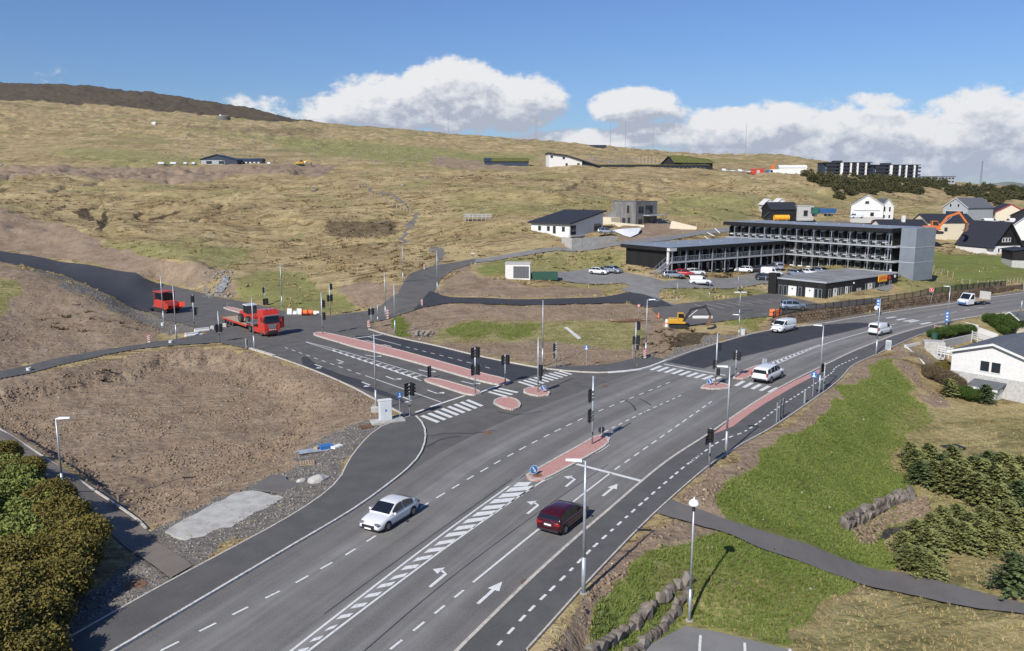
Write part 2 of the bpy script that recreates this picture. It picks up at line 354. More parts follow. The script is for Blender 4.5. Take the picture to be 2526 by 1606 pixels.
SIDE_S = [(1000, 1026), (923, 985), (870, 955), (776, 914), (676, 879), (617, 861), (544, 846)]
NORTH = [(909, 812), (938, 822), (988, 835), (1076, 853), (1164, 875), (1253, 894), (1341, 910), (1399, 916), (1458, 920), (1500, 920), (1541, 917), (1599, 909), (1644, 890), (1706, 867), (1794, 841), (1867, 820), (1958, 807), (2029, 799), (2099, 786), (2174, 774), (2273, 759), (2367, 747), (2447, 733), (2526, 723), (2700, 696)]
JUNC = [(505, 817), (470, 803), (405, 788), (367, 770), (400, 700), (470, 715), (529, 731), (617, 747), (700, 767), (750, 776), (817, 778), (891, 769), (904, 803)]
FLAT = [P(p) for p in EDGE_L + SIDE_S + JUNC + NORTH + [(2700, 742), (2526, 766), (2447, 776), (2360, 790)] + EDGE_R[::-1]]
_rd = None
def Zb(x, y):
    """smooth ground: level under the road network"""
    x, y = np.atleast_1d(np.asarray(x, float)), np.atleast_1d(np.asarray(y, float))
    w = sm(sdist(FLAT, x, y), 0.3, 7.0); return ZS(x, y) * w
def hit(p, f=None, y0=16.0, y1=2600.0):
    """first point of the smooth ground seen through pixel p"""
    d = ray(*p); f = f or Zb; ys = np.geomspace(y0, y1, 900); t = ys / d[1]
    g = CAMH + d[2] * t - f(d[0] * t, ys); k = np.argmax(g < 0)
    if g[k] >= 0: k = len(ys) - 1
    a, b = ys[max(k - 1, 0)], ys[k]; ys = np.linspace(a, b, 60); t = ys / d[1]; g = CAMH + d[2] * t - f(d[0] * t, ys); k = np.argmax(g <= 0)
    yy = ys[k]; return Vector((d[0] * yy / d[1], yy, float(f(d[0] * yy / d[1], yy)[0])))
# strips that follow the ground (street to the left, Y-street, lanes, paths): (upper edge px, lower edge px)
STRIPS = {
 'street_left': ([(-160, 596), (0, 619), (117, 638), (235, 656), (353, 685), (405, 700)], [(-160, 622), (0, 644), (26, 651), (147, 676), (235, 712), (294, 741), (367, 770)]),
 'street_fork': ([(891, 769), (941, 753), (982, 726), (994, 700), (1011, 676), (1038, 665), (1073, 654), (1117, 648), (1173, 638)], [(904, 803), (920, 794), (952, 788), (1000, 773), (1041, 759), (1076, 712), (1088, 688), (1117, 667), (1173, 648)]),
 'street_fork_east': ([(1060, 718), (1076, 722), (1091, 729), (1117, 734), (1200, 735), (1250, 738), (1400, 736), (1472, 734), (1500, 731), (1545, 721), (1587, 726), (1629, 739), (1660, 754)], [(1020, 766), (1041, 759), (1102, 748), (1146, 747), (1200, 750), (1250, 752), (1330, 752), (1400, 751), (1500, 748), (1550, 747), (1595, 758), (1625, 757), (1655, 756)]),
 'hill_lane': ([(1173, 638), (1198, 637), (1265, 625), (1381, 610), (1500, 599), (1537, 594), (1637, 584), (1720, 570), (1799, 561), (1880, 556), (1960, 552)], [(1173, 648), (1212, 645), (1298, 630), (1381, 618), (1500, 610), (1540, 604), (1637, 595), (1720, 580), (1799, 572), (1880, 566), (1960, 561)]),
 'footpath_left': ([(-160, 955), (0, 916), (117, 889), (235, 866), (323, 853), (426, 838), (514, 822)], [(-160, 975), (0, 935), (147, 901), (264, 874), (350, 859), (441, 851), (544, 845)]),
 'footpath_park': (zl('Z7', (770, 400), (900, 455), (1150, 545), (1500, 650), (1800, 750), (2118, 870)) + zl('Z8', (0, 805), (200, 870), (500, 975), (800, 1040), (1100, 1110), (1400, 1190), (1582, 1235), (2200, 1400)), zl('Z7', (650, 500), (800, 545), (1000, 605), (1300, 700), (1600, 820), (1900, 930), (2118, 1000)) + zl('Z8', (0, 895), (200, 970), (450, 1070), (750, 1155), (1050, 1225), (1300, 1270), (1582, 1300), (2200, 1500))),
 'footpath_hedge': (zl('Z6', (-300, 20), (0, 150), (250, 310), (560, 515), (860, 715), (1000, 870), (1200, 1000)), zl('Z6', (-300, 200), (0, 300), (200, 395), (450, 560), (620, 730), (800, 900), (1060, 1080))),
}
def resample(pts, n):
    pts = [Vector(p) for p in pts]; L = [0]
    for a, b in zip(pts, pts[1:]): L.append(L[-1] + (b - a).length)
    out = []; k = 0
    for i in range(n):
        s_ = L[-1] * i / (n - 1)
        while k < len(pts) - 2 and L[k + 1] < s_: k += 1
        q = (s_ - L[k]) / max(L[k + 1] - L[k], 1e-9); out.append(pts[k].lerp(pts[k + 1], q))
    return out
SXY = {}
for k_, (a_, b_) in STRIPS.items():
    A2, B2_ = resample([hit(p) for p in a_], 60), resample([hit(p) for p in b_], 60); SXY[k_] = (A2, B2_)
LOTS = {  # level-ish lots that follow the ground too
 'car_park': [(1310, 682), (1372, 672), (1440, 664), (1510, 664), (1560, 676), (1640, 694), (1880, 668), (2170, 690), (2205, 705), (2190, 720), (1905, 700), (1880, 700), (1800, 712), (1640, 712), (1630, 716), (1622, 726), (1630, 738), (1668, 752), (1640, 752), (1600, 735), (1560, 722), (1530, 716), (1555, 706), (1540, 698), (1380, 692)],
 'lower_car_park': [(1625, 757), (1660, 752), (1760, 742), (1900, 722), (2030, 752), (2200, 735), (2120, 755), (1960, 768), (1920, 778), (1880, 783), (1800, 790), (1720, 800), (1690, 806), (1640, 790), (1605, 762)],
}
LXY = {k: [hit(p) for p in v] for k, v in LOTS.items()}
PARK_LOT = [P(p, -2.75) for p in [(1575, 1606), (1690, 1545), (1780, 1562), (1960, 1606), (2000, 1700), (1500, 1720)]]
# ------------------------------------------------------------------ the sheet
NX, NY = 800, 800
tt = np.concatenate([np.linspace(-1.15, -.70, 45, endpoint=False), np.linspace(-.70, .70, NX - 90), np.linspace(.70, 1.15, 46)[1:]]); NX = len(tt)
ly = np.linspace(math.log(11), math.log(2600), NY); yy = np.exp(ly)
GX = tt[None, :] * yy[:, None]; GY = np.repeat(yy[:, None], NX, 1); GZ = ZS(GX, GY)
dF = sdist(FLAT, GX, GY); near = GY < 320
GZ *= sm(dF, .3, 7.0)
road = dF.copy()
for k_, (a_, b_) in SXY.items():
    d = np.full(GX.shape, 99.0); d[near] = sdist(a_ + b_[::-1], GX[near], GY[near]); road = np.minimum(road, d)
for q in list(LXY.values()) + [PARK_LOT]:
    d = np.full(GX.shape, 99.0); d[near] = sdist(q, GX[near], GY[near]); road = np.minimum(road, d)
dpl = np.full(GX.shape, 99.0); dpl[near] = sdist(PARK_LOT, GX[near], GY[near]); GZ = GZ * sm(dpl, 0, 3) + (-2.75) * (1 - sm(dpl, 0, 3))
# excavated plot with banks on the path and road sides
PIT = [P(p, -1.9) for p in [(-220, 1050), (-10, 1013), (276, 950), (440, 910), (500, 905), (570, 925), (640, 972), (720, 1030), (690, 1090), (560, 1165), (400, 1215), (300, 1225), (200, 1150), (0, 1045)]]
q_ = near & (GY < 130); dpit = np.full(GX.shape, 99.0); dpit[q_] = sdist(PIT, GX[q_] + fbm(GX[q_] / 3, GY[q_] / 3, 3) * .8, GY[q_])
pw_ = (1 - sm(dpit, -.6, 4.2)) * sm(road, .6, 2.0); GZ = GZ * (1 - pw_) + pw_ * np.minimum(GZ, -1.75); bank = np.exp(-((dpit - 1.6) / 1.5) ** 2) * sm(road, .8, 2.5)
# pixel each vertex is seen through
cyv = GY * CP - (GZ - CAMH) * SP; cv = -(GY * SP + (GZ - CAMH) * CP)
PXg = PW / 2 + F * GX / cyv; PYg = PH / 2 + F * cv / cyv
wob = fbm(GX / 6, GY / 6, 4); wob2 = fbm(GX / 6 + 50, GY / 6 - 30, 4)
sc_ = np.clip(F / GY, 1, 60)
PXw = PXg + wob * sc_ * 2.2; PYw = PYg + wob2 * sc_ * .9
CH = {k: np.zeros(GX.shape) for k in ('soil', 'green', 'dark', 'gravel', 'rock', 'olive')}
def zone(chn, pts, st=1.0, soft=6, only=None):
    x0, x1 = min(p[0] for p in pts) - soft - 4, max(p[0] for p in pts) + soft + 4; y0, y1 = min(p[1] for p in pts) - soft - 4, max(p[1] for p in pts) + soft + 4
    m = (PXw > x0) & (PXw < x1) & (PYw > y0) & (PYw < y1)
    if only is not None: m &= only
    if not m.any(): return
    w = st * (1 - sm(sdist(pts, PXw[m], PYw[m]), -soft, soft))
    for k in CH:
        if k == chn: CH[k][m] = np.maximum(CH[k][m] * (1 - w), 0) + w if st >= 0 else CH[k][m]
        elif chn in ('soil', 'gravel', 'green', 'clear', 'olive'): CH[k][m] *= (1 - w)
# hillside
zone('soil', zl('B1', (-300, 800), (0, 790), (600, 790), (900, 790), (1200, 760), (1500, 790), (1950, 790), (2100, 775), (2500, 780), (2408, 860), (1900, 850), (1400, 900), (1250, 905), (900, 860), (300, 850), (-300, 900)), .95, 4)
zone('olive', zl('B1', (350, 660), (800, 650), (1300, 690), (1480, 720), (1470, 780), (900, 770), (450, 700)), .7, 8)
zone('olive', zl('B1', (1400, 520), (1900, 560), (2408, 590), (3000, 640), (3600, 700), (3600, 780), (2900, 730), (2408, 690), (2000, 600)), .95, 8); zone('green', zl('B1', (1500, 540), (1900, 572), (2408, 600), (3000, 650), (3500, 710), (2900, 700), (2408, 650), (2000, 595)), .4, 5)
zone('olive', zl('B2', (0, 270), (600, 300), (1200, 370), (1900, 400), (1850, 440), (1500, 460), (900, 460), (300, 400), (0, 330)), .8, 8)
zone('dark', zl('B1', (900, 450), (1500, 480), (2400, 500), (2408, 570), (1500, 530)), .5, 8)
zone('dark', zl('B1', (0, 160), (900, 250), (2200, 405), (2420, 480), (2300, 480), (1700, 440), (1300, 370), (400, 320), (140, 260), (-300, 240), (-300, 140)), 1.0, 3, GY > 1380)
CH['dark'][(GY > 1430) & (PXg < 800)] = .8
zone('dark', zl('B2', (300, 850), (800, 840), (880, 860), (830, 980), (400, 1000), (300, 940)), .65, 14)
zone('dark', zl('B2', (200, 1040), (600, 1040), (900, 1080), (1000, 1110), (640, 1180), (300, 1120)), .5, 16)
zone('dark', zl('B1', (1480, 1090), (1950, 1060), (1900, 1130), (1500, 1190)), .5, 10)
zone('dark', zl('B1', (560, 1060), (680, 1080), (720, 1160), (560, 1130)), .8, 6)
zone('dark', zl('B1', (960, 1190), (1100, 1140), (1300, 1090), (1360, 1090), (1300, 1120), (1100, 1165), (990, 1205)), .9, 2)
zone('dark', zl('B2', (1440, 790), (1600, 730), (1900, 690), (2080, 660), (2230, 570), (2250, 580), (2110, 680), (1900, 705), (1620, 750)), .6, 2.5)
zone('green', zl('B1', (1790, 1420), (2100, 1290), (2280, 1210), (2250, 1260), (1900, 1380), (1830, 1490)), .5, 6)
for tr in ([(1115, 1080), (1180, 1085), (1185, 1130), (1165, 1200), (1110, 1180), (1100, 1130)], [(868, 1068), (862, 1010), (890, 930), (948, 840), (980, 808), (1012, 805), (990, 835), (935, 930), (912, 1010), (908, 1066)], [(930, 800), (860, 770), (800, 735), (740, 715), (650, 690), (610, 660), (580, 630), (600, 628), (640, 665), (690, 690), (800, 722), (880, 765), (950, 800)]):
    zone('gravel', zl('B2', *tr), 1.0, 3.5)
zone('dark', zl('B1', (765, 1100), (760, 1130), (740, 1165), (735, 1200), (722, 1235), (718, 1275), (768, 1275), (775, 1235), (795, 1200), (780, 1165), (805, 1130), (795, 1105)), 1.0, 3)
zone('olive', zl('B2', (1200, 700), (2400, 720), (2408, 820), (1900, 830), (1300, 830)), .55, 14)
zone('olive', zl('B5', (-700, 440), (200, 470), (0, 640), (0, 720), (-700, 660)), .85, 14)
zone('green', zl('B3', (1480, 700), (2000, 660), (2290, 640), (2290, 760), (1900, 810), (1600, 780)), .5, 14)
zone('gravel', zl('B5', (100, 690), (420, 665), (880, 668), (1250, 695), (1080, 725), (500, 738), (100, 735)), .8, 3); zone('soil', zl('B3', (1000, 830), (1300, 790), (1500, 790), (1760, 840), (1500, 905), (1200, 930), (1050, 920)), .9, 3)
zone('rock', zl('B3', (700, 140), (1400, 150), (1450, 215), (900, 215), (750, 190)), .55, 8)
zone('soil', zl('B3', (-700, 120), (-200, 190), (210, 240), (200, 265), (-300, 260), (-700, 250)), .6, 5)
# near left
zone('soil', zl('B1', (-400, 1050), (0, 1085), (250, 1150), (700, 1300), (1000, 1430), (1240, 1490)) + zl('Z1', (1860, 200), (1800, 285), (1690, 400), (1600, 385), (1200, 285), (800, 185), (400, 120), (0, 55), (-300, 20)), 1, 5)
zone('olive', zl('Z1', (860, 0), (1050, 50), (1500, 140), (1900, 200), (2100, 130), (2050, 40), (1500, 40), (1000, -40)), .8, 8)
zone('dark', zl('Z1', (1500, 130), (1850, 190), (1900, 250), (1650, 200)), .6, 6)
zone('soil', [(-200, 640), (0, 648), (26, 655), (150, 700), (280, 770), (392, 815), (380, 846), (323, 852), (230, 866), (120, 888), (0, 918), (-200, 960)], 1, 4)
zone('dark', zl('Z1', (250, 560), (700, 560), (1000, 640), (1250, 740), (800, 800), (450, 740)), .35, 14)
zone('olive', zl('Z1', (-100, 300), (90, 320), (220, 380), (120, 480), (0, 600), (-100, 640)), .9, 10)
zone('gravel', zl('Z1', (90, 180), (500, 262), (800, 385), (1000, 485), (1250, 585), (1400, 645), (1640, 715), (1500, 800), (1340, 770), (1310, 720), (760, 470), (500, 340)), .75, 4)
zone('olive', zl('Z2', (370, 212), (520, 212), (850, 262), (930, 380), (1100, 420), (1310, 480), (1330, 535), (1080, 598), (700, 560), (250, 450)), 1, 5)
zone('green', zl('Z2', (370, 212), (520, 212), (850, 262), (930, 380), (1100, 420), (1310, 480), (1330, 535), (1080, 598), (700, 560), (600, 540), (250, 450), (330, 330)), .55, 7)
zone('soil', zl('Z2', (1170, 345), (1400, 330), (1600, 340), (1690, 330), (1640, 430), (1500, 530), (1330, 580), (1320, 490), (1100, 410)), .95, 6)
zone('soil', zl('Z2', (180, 290), (330, 330), (250, 450), (200, 450)), .9, 4)
zone('soil', [(-200, 965), (0, 940), (250, 888), (440, 856), (545, 850), (620, 865), (680, 882), (776, 916), (870, 957), (925, 988), (938, 1020), (905, 1062), (840, 1112), (690, 1200), (345, 1292), (230, 1210), (0, 1065), (-200, 960)], 1, 4)
zone('gravel', [(935, 1015), (1000, 1030), (895, 1095), (850, 1150), (800, 1222), (700, 1287), (500, 1398), (360, 1473), (100, 1625), (180, 1500), (290, 1380), (345, 1292), (500, 1225), (650, 1165), (760, 1100), (850, 1035)], .92, 5)
# islands of ground between the streets
zone('soil', [(905, 805), (1000, 773), (1041, 759), (1102, 748), (1250, 752), (1500, 748), (1600, 758), (1640, 790), (1690, 812), (1640, 880), (1541, 917), (1458, 920), (1341, 910), (1164, 875), (938, 822)], 1, 4)
zone('olive', zl('Z3', (560, 250), (750, 150), (950, 90), (1060, 100), (1300, 100), (1500, 130), (2100, 130), (2380, 160), (2380, 250), (2200, 400), (1900, 380), (1500, 310), (900, 305), (560, 315)), .85, 12)
zone('green', zl('Z3', (700, 200), (950, 95), (1060, 110), (1200, 170), (1350, 120), (1490, 150), (1480, 220), (1250, 290), (1100, 240), (900, 290), (700, 260)), .6, 10)
zone('green', zl('Z3', (270, 120), (340, 120), (400, 200), (430, 280), (290, 260), (240, 190)), .95, 4)
zone('dark', zl('Z1', (560, 1235), (800, 1130), (1150, 990), (1180, 1010), (820, 1175), (590, 1270)), .5, 5)
zone('dark', zl('Z4', (270, 260), (400, 210), (560, 225), (900, 245), (1090, 258), (1000, 300), (700, 345), (560, 375), (420, 425), (330, 420)), .8, 6)
zone('soil', zl('Z4', (-60, 0), (300, 40), (470, 90), (560, 210), (400, 215), (300, 90), (-60, 60)), .8, 6)
zone('gravel', zl('Z4', (380, 440), (490, 480), (700, 405), (1000, 315), (1250, 245), (1400, 215), (1360, 195), (1100, 262), (900, 298), (700, 348), (560, 380), (430, 420)), 1.0, 2)
zone('soil', [(1079, 715), (1090, 695), (1130, 668), (1165, 655), (1165, 668), (1200, 682), (1290, 698), (1400, 706), (1500, 716), (1472, 733), (1250, 737), (1117, 733), (1091, 728)], 1, 3)
zone('olive', zl('B3', (0, 1130), (500, 1040), (1000, 1000), (1120, 1040), (1115, 1220), (700, 1270), (200, 1260), (0, 1180)), .75, 8)
zone('green', zl('B2', (1430, 1230), (1600, 1170), (1850, 1180), (1750, 1300), (1500, 1280)), .7, 8)
zone('olive', zl('B4', (490, 770), (600, 730), (1300, 740), (1680, 830), (1550, 860), (900, 900), (600, 850)), .9, 3)
zone('green', zl('B4', (1150, 1080), (1400, 1040), (1700, 1050), (1500, 1130), (1400, 1200), (1100, 1130)), .5, 8)
zone('soil', zl('B4', (1420, 1200), (1700, 1075), (1760, 1080), (1600, 1130), (1540, 1204)), .8, 3)
# right of the road
zone('green', [(1600, 1640), (1440, 1640), (1430, 1530), (1560, 1380), (1700, 1250), (1800, 1150), (2000, 1020), (2190, 870), (2250, 950), (2300, 1000), (2290, 1060), (2230, 1085), (2225, 1190), (2240, 1225), (2160, 1330), (2240, 1390), (2150, 1430), (2050, 1500), (1950, 1600), (1800, 1640)], .95, 12)
zone('olive', [(2180, 1000), (2600, 1000), (2600, 1640), (1900, 1640), (2100, 1500), (2250, 1390), (2230, 1200)], .5, 30)
zone('olive', zl('Z8', (-900, 900), (-300, 1000), (0, 1000), (300, 1130), (700, 1250), (600, 1531), (100, 1531), (-500, 1600)), .42, 40)
zone('green', zl('B6', (860, 240), (1200, 0), (1700, 30), (2119, 100), (2500, 120), (2500, 260), (2119, 320), (1700, 360), (1450, 400), (1100, 400), (870, 300)), .85, 8)
zone('olive', zl('B6', (860, 260), (1200, 220), (1420, 270), (1300, 340), (1050, 410), (870, 330)), .8, 8)
zone('soil', [(1290, 1640), (1299, 1606), (1438, 1450), (1585, 1295), (1747, 1150), (1838, 1091), (1941, 1032), (2058, 950), (2117, 894), (2213, 851), (2250, 835), (2262, 852), (2200, 880), (2130, 925), (2050, 985), (1960, 1055), (1875, 1115), (1790, 1170), (1745, 1220), (1772, 1280), (1640, 1330), (1560, 1390), (1500, 1460), (1440, 1510), (1385, 1640)], 1, 9)
zone('soil', zl('C2', (-300, 850), (60, 980), (300, 1250), (520, 1531), (400, 1531), (100, 1200), (-150, 1000)), .95, 4)
zone('gravel', zl('B6', (920, 960), (1080, 940), (1380, 1100), (1300, 1180), (1180, 1180)), .5, 4)
for k in CH: CH[k] = np.clip(CH[k], 0, 1)
# relief
lum = sm(GY, 90, 230) * sm(road, 1.5, 14)
hum = fbm(GX / 16, GY / 16, 5); big = fbm(GX / 70, GY / 70, 4); fine = fbm(GX / 2.2, GY / 2.2, 4)
fold = fbm(GX / 58 + 3, GY / 30, 3); gul = np.exp(-(fbm(GX / 46 - 7, GY / 62 + 5, 3) / .035) ** 2)
GZ += lum * sm(GY, 165, 260) * (1 - sm(GY, 520, 640)) * (fold * 3.2 - gul * 1.3)
terr = np.abs(fbm(GX / 38 + 9, GY / 22 - 4, 4))
GZ += lum * (hum * (1.35 - .35 * sm(GY, 430, 520)) + big * .9 * sm(GY, 220, 420) + fine * .25) + lum * sm(GY, 620, 900) * (hum * 2.6 - terr * 4.0 + 1.3)
CH['dark'] = np.maximum(CH['dark'], gul * lum * sm(GY, 170, 220) * (1 - sm(GY, 560, 700)) * .6 * (1 - CH['soil']))
GZ += CH['soil'] * sm(GY, 330, 400) * (1 - sm(GY, 540, 620)) * (fbm(GX / 9, GY / 14, 4) * 2.6 + .5)
GZ += sm(GY, 1200, 1600) * (fbm(GX / 90, GY / 40, 5) * 8)
GZ += bank * (fbm(GX / 1.3, GY / 1.3, 4) * .55)
nr = sm(road, .1, 1.6) * (1 - sm(GY, 150, 260))
GZ += nr * (CH['soil'] * (fine * .16 + fbm(GX / .9, GY / .9, 3) * .10 + hum * .18) + CH['gravel'] * fine * .05 + (1 - CH['soil']) * (fine * .08 + hum * .15))
GZ += np.where(CH['dark'] > .1, CH['dark'] * lum * fine * .5, 0)
GZ -= .16 * (1 - sm(road, -.25, .02)) + 0.02
for a, b_, c, dep, wd in [((1041, 811), (1048, 830), 0, 1.0, 1.6)]:
    q = P(((a[0] + b_[0]) / 2 - 5, (a[1] + b_[1]) / 2)); GZ -= dep * np.exp(-((GX - q.x) ** 2 + (GY - q.y) ** 2) / wd ** 2)
def gz(x, y):
    fx = np.interp(x / y, tt, np.arange(NX)); fy = (math.log(y) - ly[0]) / (ly[1] - ly[0])
    i, j = int(min(max(fy, 0), NY - 2)), int(min(max(fx, 0), NX - 2)); a, b = fy - i, fx - j
    return float((GZ[i, j] * (1 - b) + GZ[i, j + 1] * b) * (1 - a) + (GZ[i + 1, j] * (1 - b) + GZ[i + 1, j + 1] * b) * a)
_yy16 = np.geomspace(16, 2500, 1500)
def ghit(p):
    """first point of the finished ground seen through pixel p"""
    d = ray(*p); t = _yy16 / d[1]; t_ = d[0] / d[1]
    fx = np.interp(t_, tt, np.arange(NX)); j = int(min(max(fx, 0), NX - 2)); b = fx - j
    col = np.interp(np.log(_yy16), ly, GZ[:, j] * (1 - b) + GZ[:, j + 1] * b)
    g = CAMH + d[2] * t - col; k = int(np.argmax(g < 0))
    if g[k] >= 0: k = len(g) - 1
    q = g[k - 1] / (g[k - 1] - g[k]) if k > 0 else 0
    y_ = _yy16[max(k - 1, 0)] * (1 - q) + _yy16[k] * q; x_ = t_ * y_
    return Vector((x_, y_, gz(x_, y_)))
def ground_at(x, y): return Vector((x, y, gz(x, y)))
me = bpy.data.meshes.new('ground')
me.vertices.add(NX * NY); me.vertices.foreach_set('co', np.stack([GX, GY, GZ], -1).reshape(-1).astype(np.float32))
ii = (np.arange(NY - 1)[:, None] * NX + np.arange(NX - 1)[None]).reshape(-1)
quads = np.stack([ii, ii + 1, ii + NX + 1, ii + NX], -1).astype(np.int32)
me.loops.add(quads.size); me.loops.foreach_set('vertex_index', quads.reshape(-1))
me.polygons.add(len(quads)); me.polygons.foreach_set('loop_start', np.arange(0, quads.size, 4, dtype=np.int32))
me.polygons.foreach_set('use_smooth', np.ones(len(quads), bool)); me.update(calc_edges=True)
for nm, ks in (('zoneA', ('soil', 'green', 'dark')), ('zoneB', ('gravel', 'rock', 'olive'))):
    at = me.attributes.new(nm, 'FLOAT_COLOR', 'POINT')
    at.data.foreach_set('color', np.stack([CH[k] for k in ks] + [np.ones(GX.shape)], -1).reshape(-1).astype(np.float32))
ground = bpy.data.objects.new('ground', me); COL.objects.link(ground); ground['kind'] = 'structure'
def ground_mat():
    t = NT('ground'); a = t.attr('zoneA'); b = t.attr('zoneB')
    sa = t.n.new('ShaderNodeSeparateColor'); t.l.new(a.outputs['Color'], sa.inputs[0]); sb = t.n.new('ShaderNodeSeparateColor'); t.l.new(b.outputs['Color'], sb.inputs[0])
    p = t.pos(); flat = t.scale(p, (1, 1, .4))
    big, mid, sml, tiny = t.noise(.035, 3, .6, flat), t.noise(.22, 4, .62, flat), t.noise(1.5, 4, .65, flat), t.noise(9, 3, .7, flat)
    streak = t.noise(1.0, 4, .65, t.rotscale(p, .35, (.12, .55, .3)), .6)
    # dry moor grass
    dry = t.ramp(t.M('ADD', t.M('MULTIPLY', big, .3), t.M('ADD', t.M('MULTIPLY', mid, .4), t.M('MULTIPLY', sml, .3))), [(.33, (.155, .108, .05)), (.44, (.27, .20, .098)), (.55, (.38, .298, .157)), (.7, (.47, .385, .22))])
    heath = t.ramp(sml, [(.3, (.05, .034, .018)), (.6, (.115, .078, .038)), (.8, (.17, .12, .055))])
    dry = t.mix(t.step(t.M('ADD', t.M('MULTIPLY', streak, .65), t.M('MULTIPLY', t.noise(.06, 4, .65, flat), .35)), .50, .62, 0, .85), dry, heath)
    dry = t.mix(t.step(t.noise(.018, 3, .6, flat), .52, .64, 0, .6), dry, t.ramp(sml, [(.3, (.11, .11, .035)), (.7, (.235, .22, .085))]))
    olive = t.ramp(t.M('ADD', t.M('MULTIPLY', mid, .5), t.M('MULTIPLY', sml, .5)), [(.3, (.09, .105, .03)), (.47, (.185, .185, .065)), (.6, (.29, .255, .11)), (.8, (.40, .33, .175))])
    green = t.ramp(t.M('ADD', t.M('MULTIPLY', mid, .45), t.M('MULTIPLY', tiny, .55)), [(.3, (.068, .085, .018)), (.44, (.115, .145, .032)), (.56, (.16, .185, .05)), (.72, (.24, .22, .10))])
    soil = t.ramp(t.M('ADD', t.M('MULTIPLY', mid, .35), t.M('ADD', t.M('MULTIPLY', sml, .35), t.M('MULTIPLY', tiny, .3))), [(.3, (.10, .070, .046)), (.44, (.205, .150, .102)), (.56, (.285, .215, .150)), (.72, (.37, .295, .22))])
    dark = t.ramp(sml, [(.3, (.03, .023, .016)), (.55, (.085, .062, .038)), (.8, (.16, .12, .07))])
    grav = t.ramp(tiny, [(.3, (.07, .061, .053)), (.5, (.16, .144, .127)), (.75, (.30, .274, .242))])
    rock = t.mix(t.step(t.voro(.35, flat), .25, .55), t.ramp(sml, [(.3, (.10, .085, .06)), (.7, (.24, .2, .15))]), t.ramp(sml, [(.3, (.16, .15, .14)), (.7, (.36, .33, .30))]))
    c = dry
    c = t.mix(sb.outputs[2], c, olive)
    gm = t.M('ADD', sa.outputs[1], t.M('MULTIPLY', t.M('SUBTRACT', mid, .5), 1.3))
    c = t.mix(t.M('MULTIPLY', t.step(gm, .15, .95), t.step(sa.outputs[1], 0, .1)), c, green)
    c = t.mix(t.step(t.M('ADD', sa.outputs[2], t.M('MULTIPLY', t.M('SUBTRACT', sml, .5), 1.2)), .3, .8), c, dark)
    c = t.mix(t.step(t.M('ADD', sb.outputs[1], t.M('MULTIPLY', t.M('SUBTRACT', mid, .5), 1.2)), .45, .8), c, rock)
    c = t.mix(t.step(t.M('ADD', sa.outputs[0], t.M('MULTIPLY', t.M('SUBTRACT', sml, .5), .5)), .35, .65), c, soil)
    c = t.mix(t.step(t.M('ADD', sb.outputs[0], t.M('MULTIPLY', t.M('SUBTRACT', sml, .5), .5)), .35, .65), c, grav)
    t.col(c)
    h = t.M('ADD', t.M('MULTIPLY', t.M('ADD', mid, streak), 1.2), t.M('ADD', t.M('MULTIPLY', sml, .45), t.M('MULTIPLY', tiny, .12)))
    t.bump(h, .55, .85); return t.fin(.95, 0, .15)
me.materials.append(ground_mat())
# ------------------------------------------------------------------ asphalt, markings
def asphalt(name, base, var=.25, streak_uv=False, dirt=(.16, .13, .105), dirt_amt=.35):
    t = NT(name); p = t.pos(); tiny, mid, big = t.noise(14, 4, .7), t.noise(.5, 5, .6), t.noise(.09, 5, .6)
    b = np.array(base)
    c = t.mix(t.step(mid, .3, .7), tuple(b * (1 - var)), tuple(b * (1 + var)))
    if streak_uv:
        uv = t.n.new('ShaderNodeUVMap').outputs[0]
        s0 = t.noise(1, 3, .5, t.scale(uv, (7, .006, 1))); c = t.mix(t.step(s0, .38, .62), t.mix(1, c, (.76, .75, .74), 'MULTIPLY'), t.mix(1, c, (1.1, 1.1, 1.1), 'MULTIPLY')); s1 = t.noise(1, 4, .6, t.scale(uv, (16, .035, 1)), .3); s2 = t.noise(1, 6, .65, t.scale(uv, (60, .06, 1)))
        c = t.mix(t.step(s1, .36, .66), t.mix(1, c, (.74, .74, .74), 'MULTIPLY'), t.mix(1, c, (1.12, 1.12, 1.11), 'MULTIPLY'))
        c = t.mix(t.step(s2, .55, .75, 0, .4), c, tuple(b * .55))
    c = t.mix(t.step(tiny, .35, .7, 0, .5), c, tuple(b * 1.5))
    c = t.mix(t.M('MULTIPLY', t.step(big, .48, .7, 0, dirt_amt), t.step(t.noise(1.4, 5, .7), .35, .7)), c, dirt)
    c = t.mix(t.step(t.noise(.8, 6, .75, t.rotscale(p, .8, (.25, 1.0, 1))), .63, .72, 0, .55), c, tuple(b * .5))
    t.col(c); t.bump(tiny, .012, .6); return t.fin(.82, 0, .3)
asphalt('asphalt_main', (.172, .166, .157), .10, True, dirt_amt=.4)
asphalt('asphalt_side', (.098, .093, .086), .2, dirt=(.15, .13, .11), dirt_amt=.65)
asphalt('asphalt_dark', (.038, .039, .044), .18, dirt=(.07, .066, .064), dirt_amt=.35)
asphalt('asphalt_dusty', (.155, .133, .115), .12, dirt=(.2, .165, .135), dirt_amt=.5)
asphalt('asphalt_path', (.088, .085, .082), .15, dirt=(.11, .10, .09), dirt_amt=.4)
asphalt('asphalt_old', (.17, .166, .16), .15, dirt=(.17, .15, .125), dirt_amt=.5)
asphalt('asphalt_foot', (.125, .115, .108), .12, dirt=(.15, .12, .10), dirt_amt=.5)
t = NT('road_paint'); t.col(t.mix(t.step(t.noise(6, 5, .8), .48, .68, 0, .7), (.66, .66, .64), (.30, .30, .29))); t.fin(.6, 0, .3)
t = NT('road_paint_worn'); t.col(t.mix(t.step(t.noise(5, 6, .75), .42, .66, 0, .8), (.62, .60, .55), (.22, .21, .2))); t.fin(.7, 0, .3)
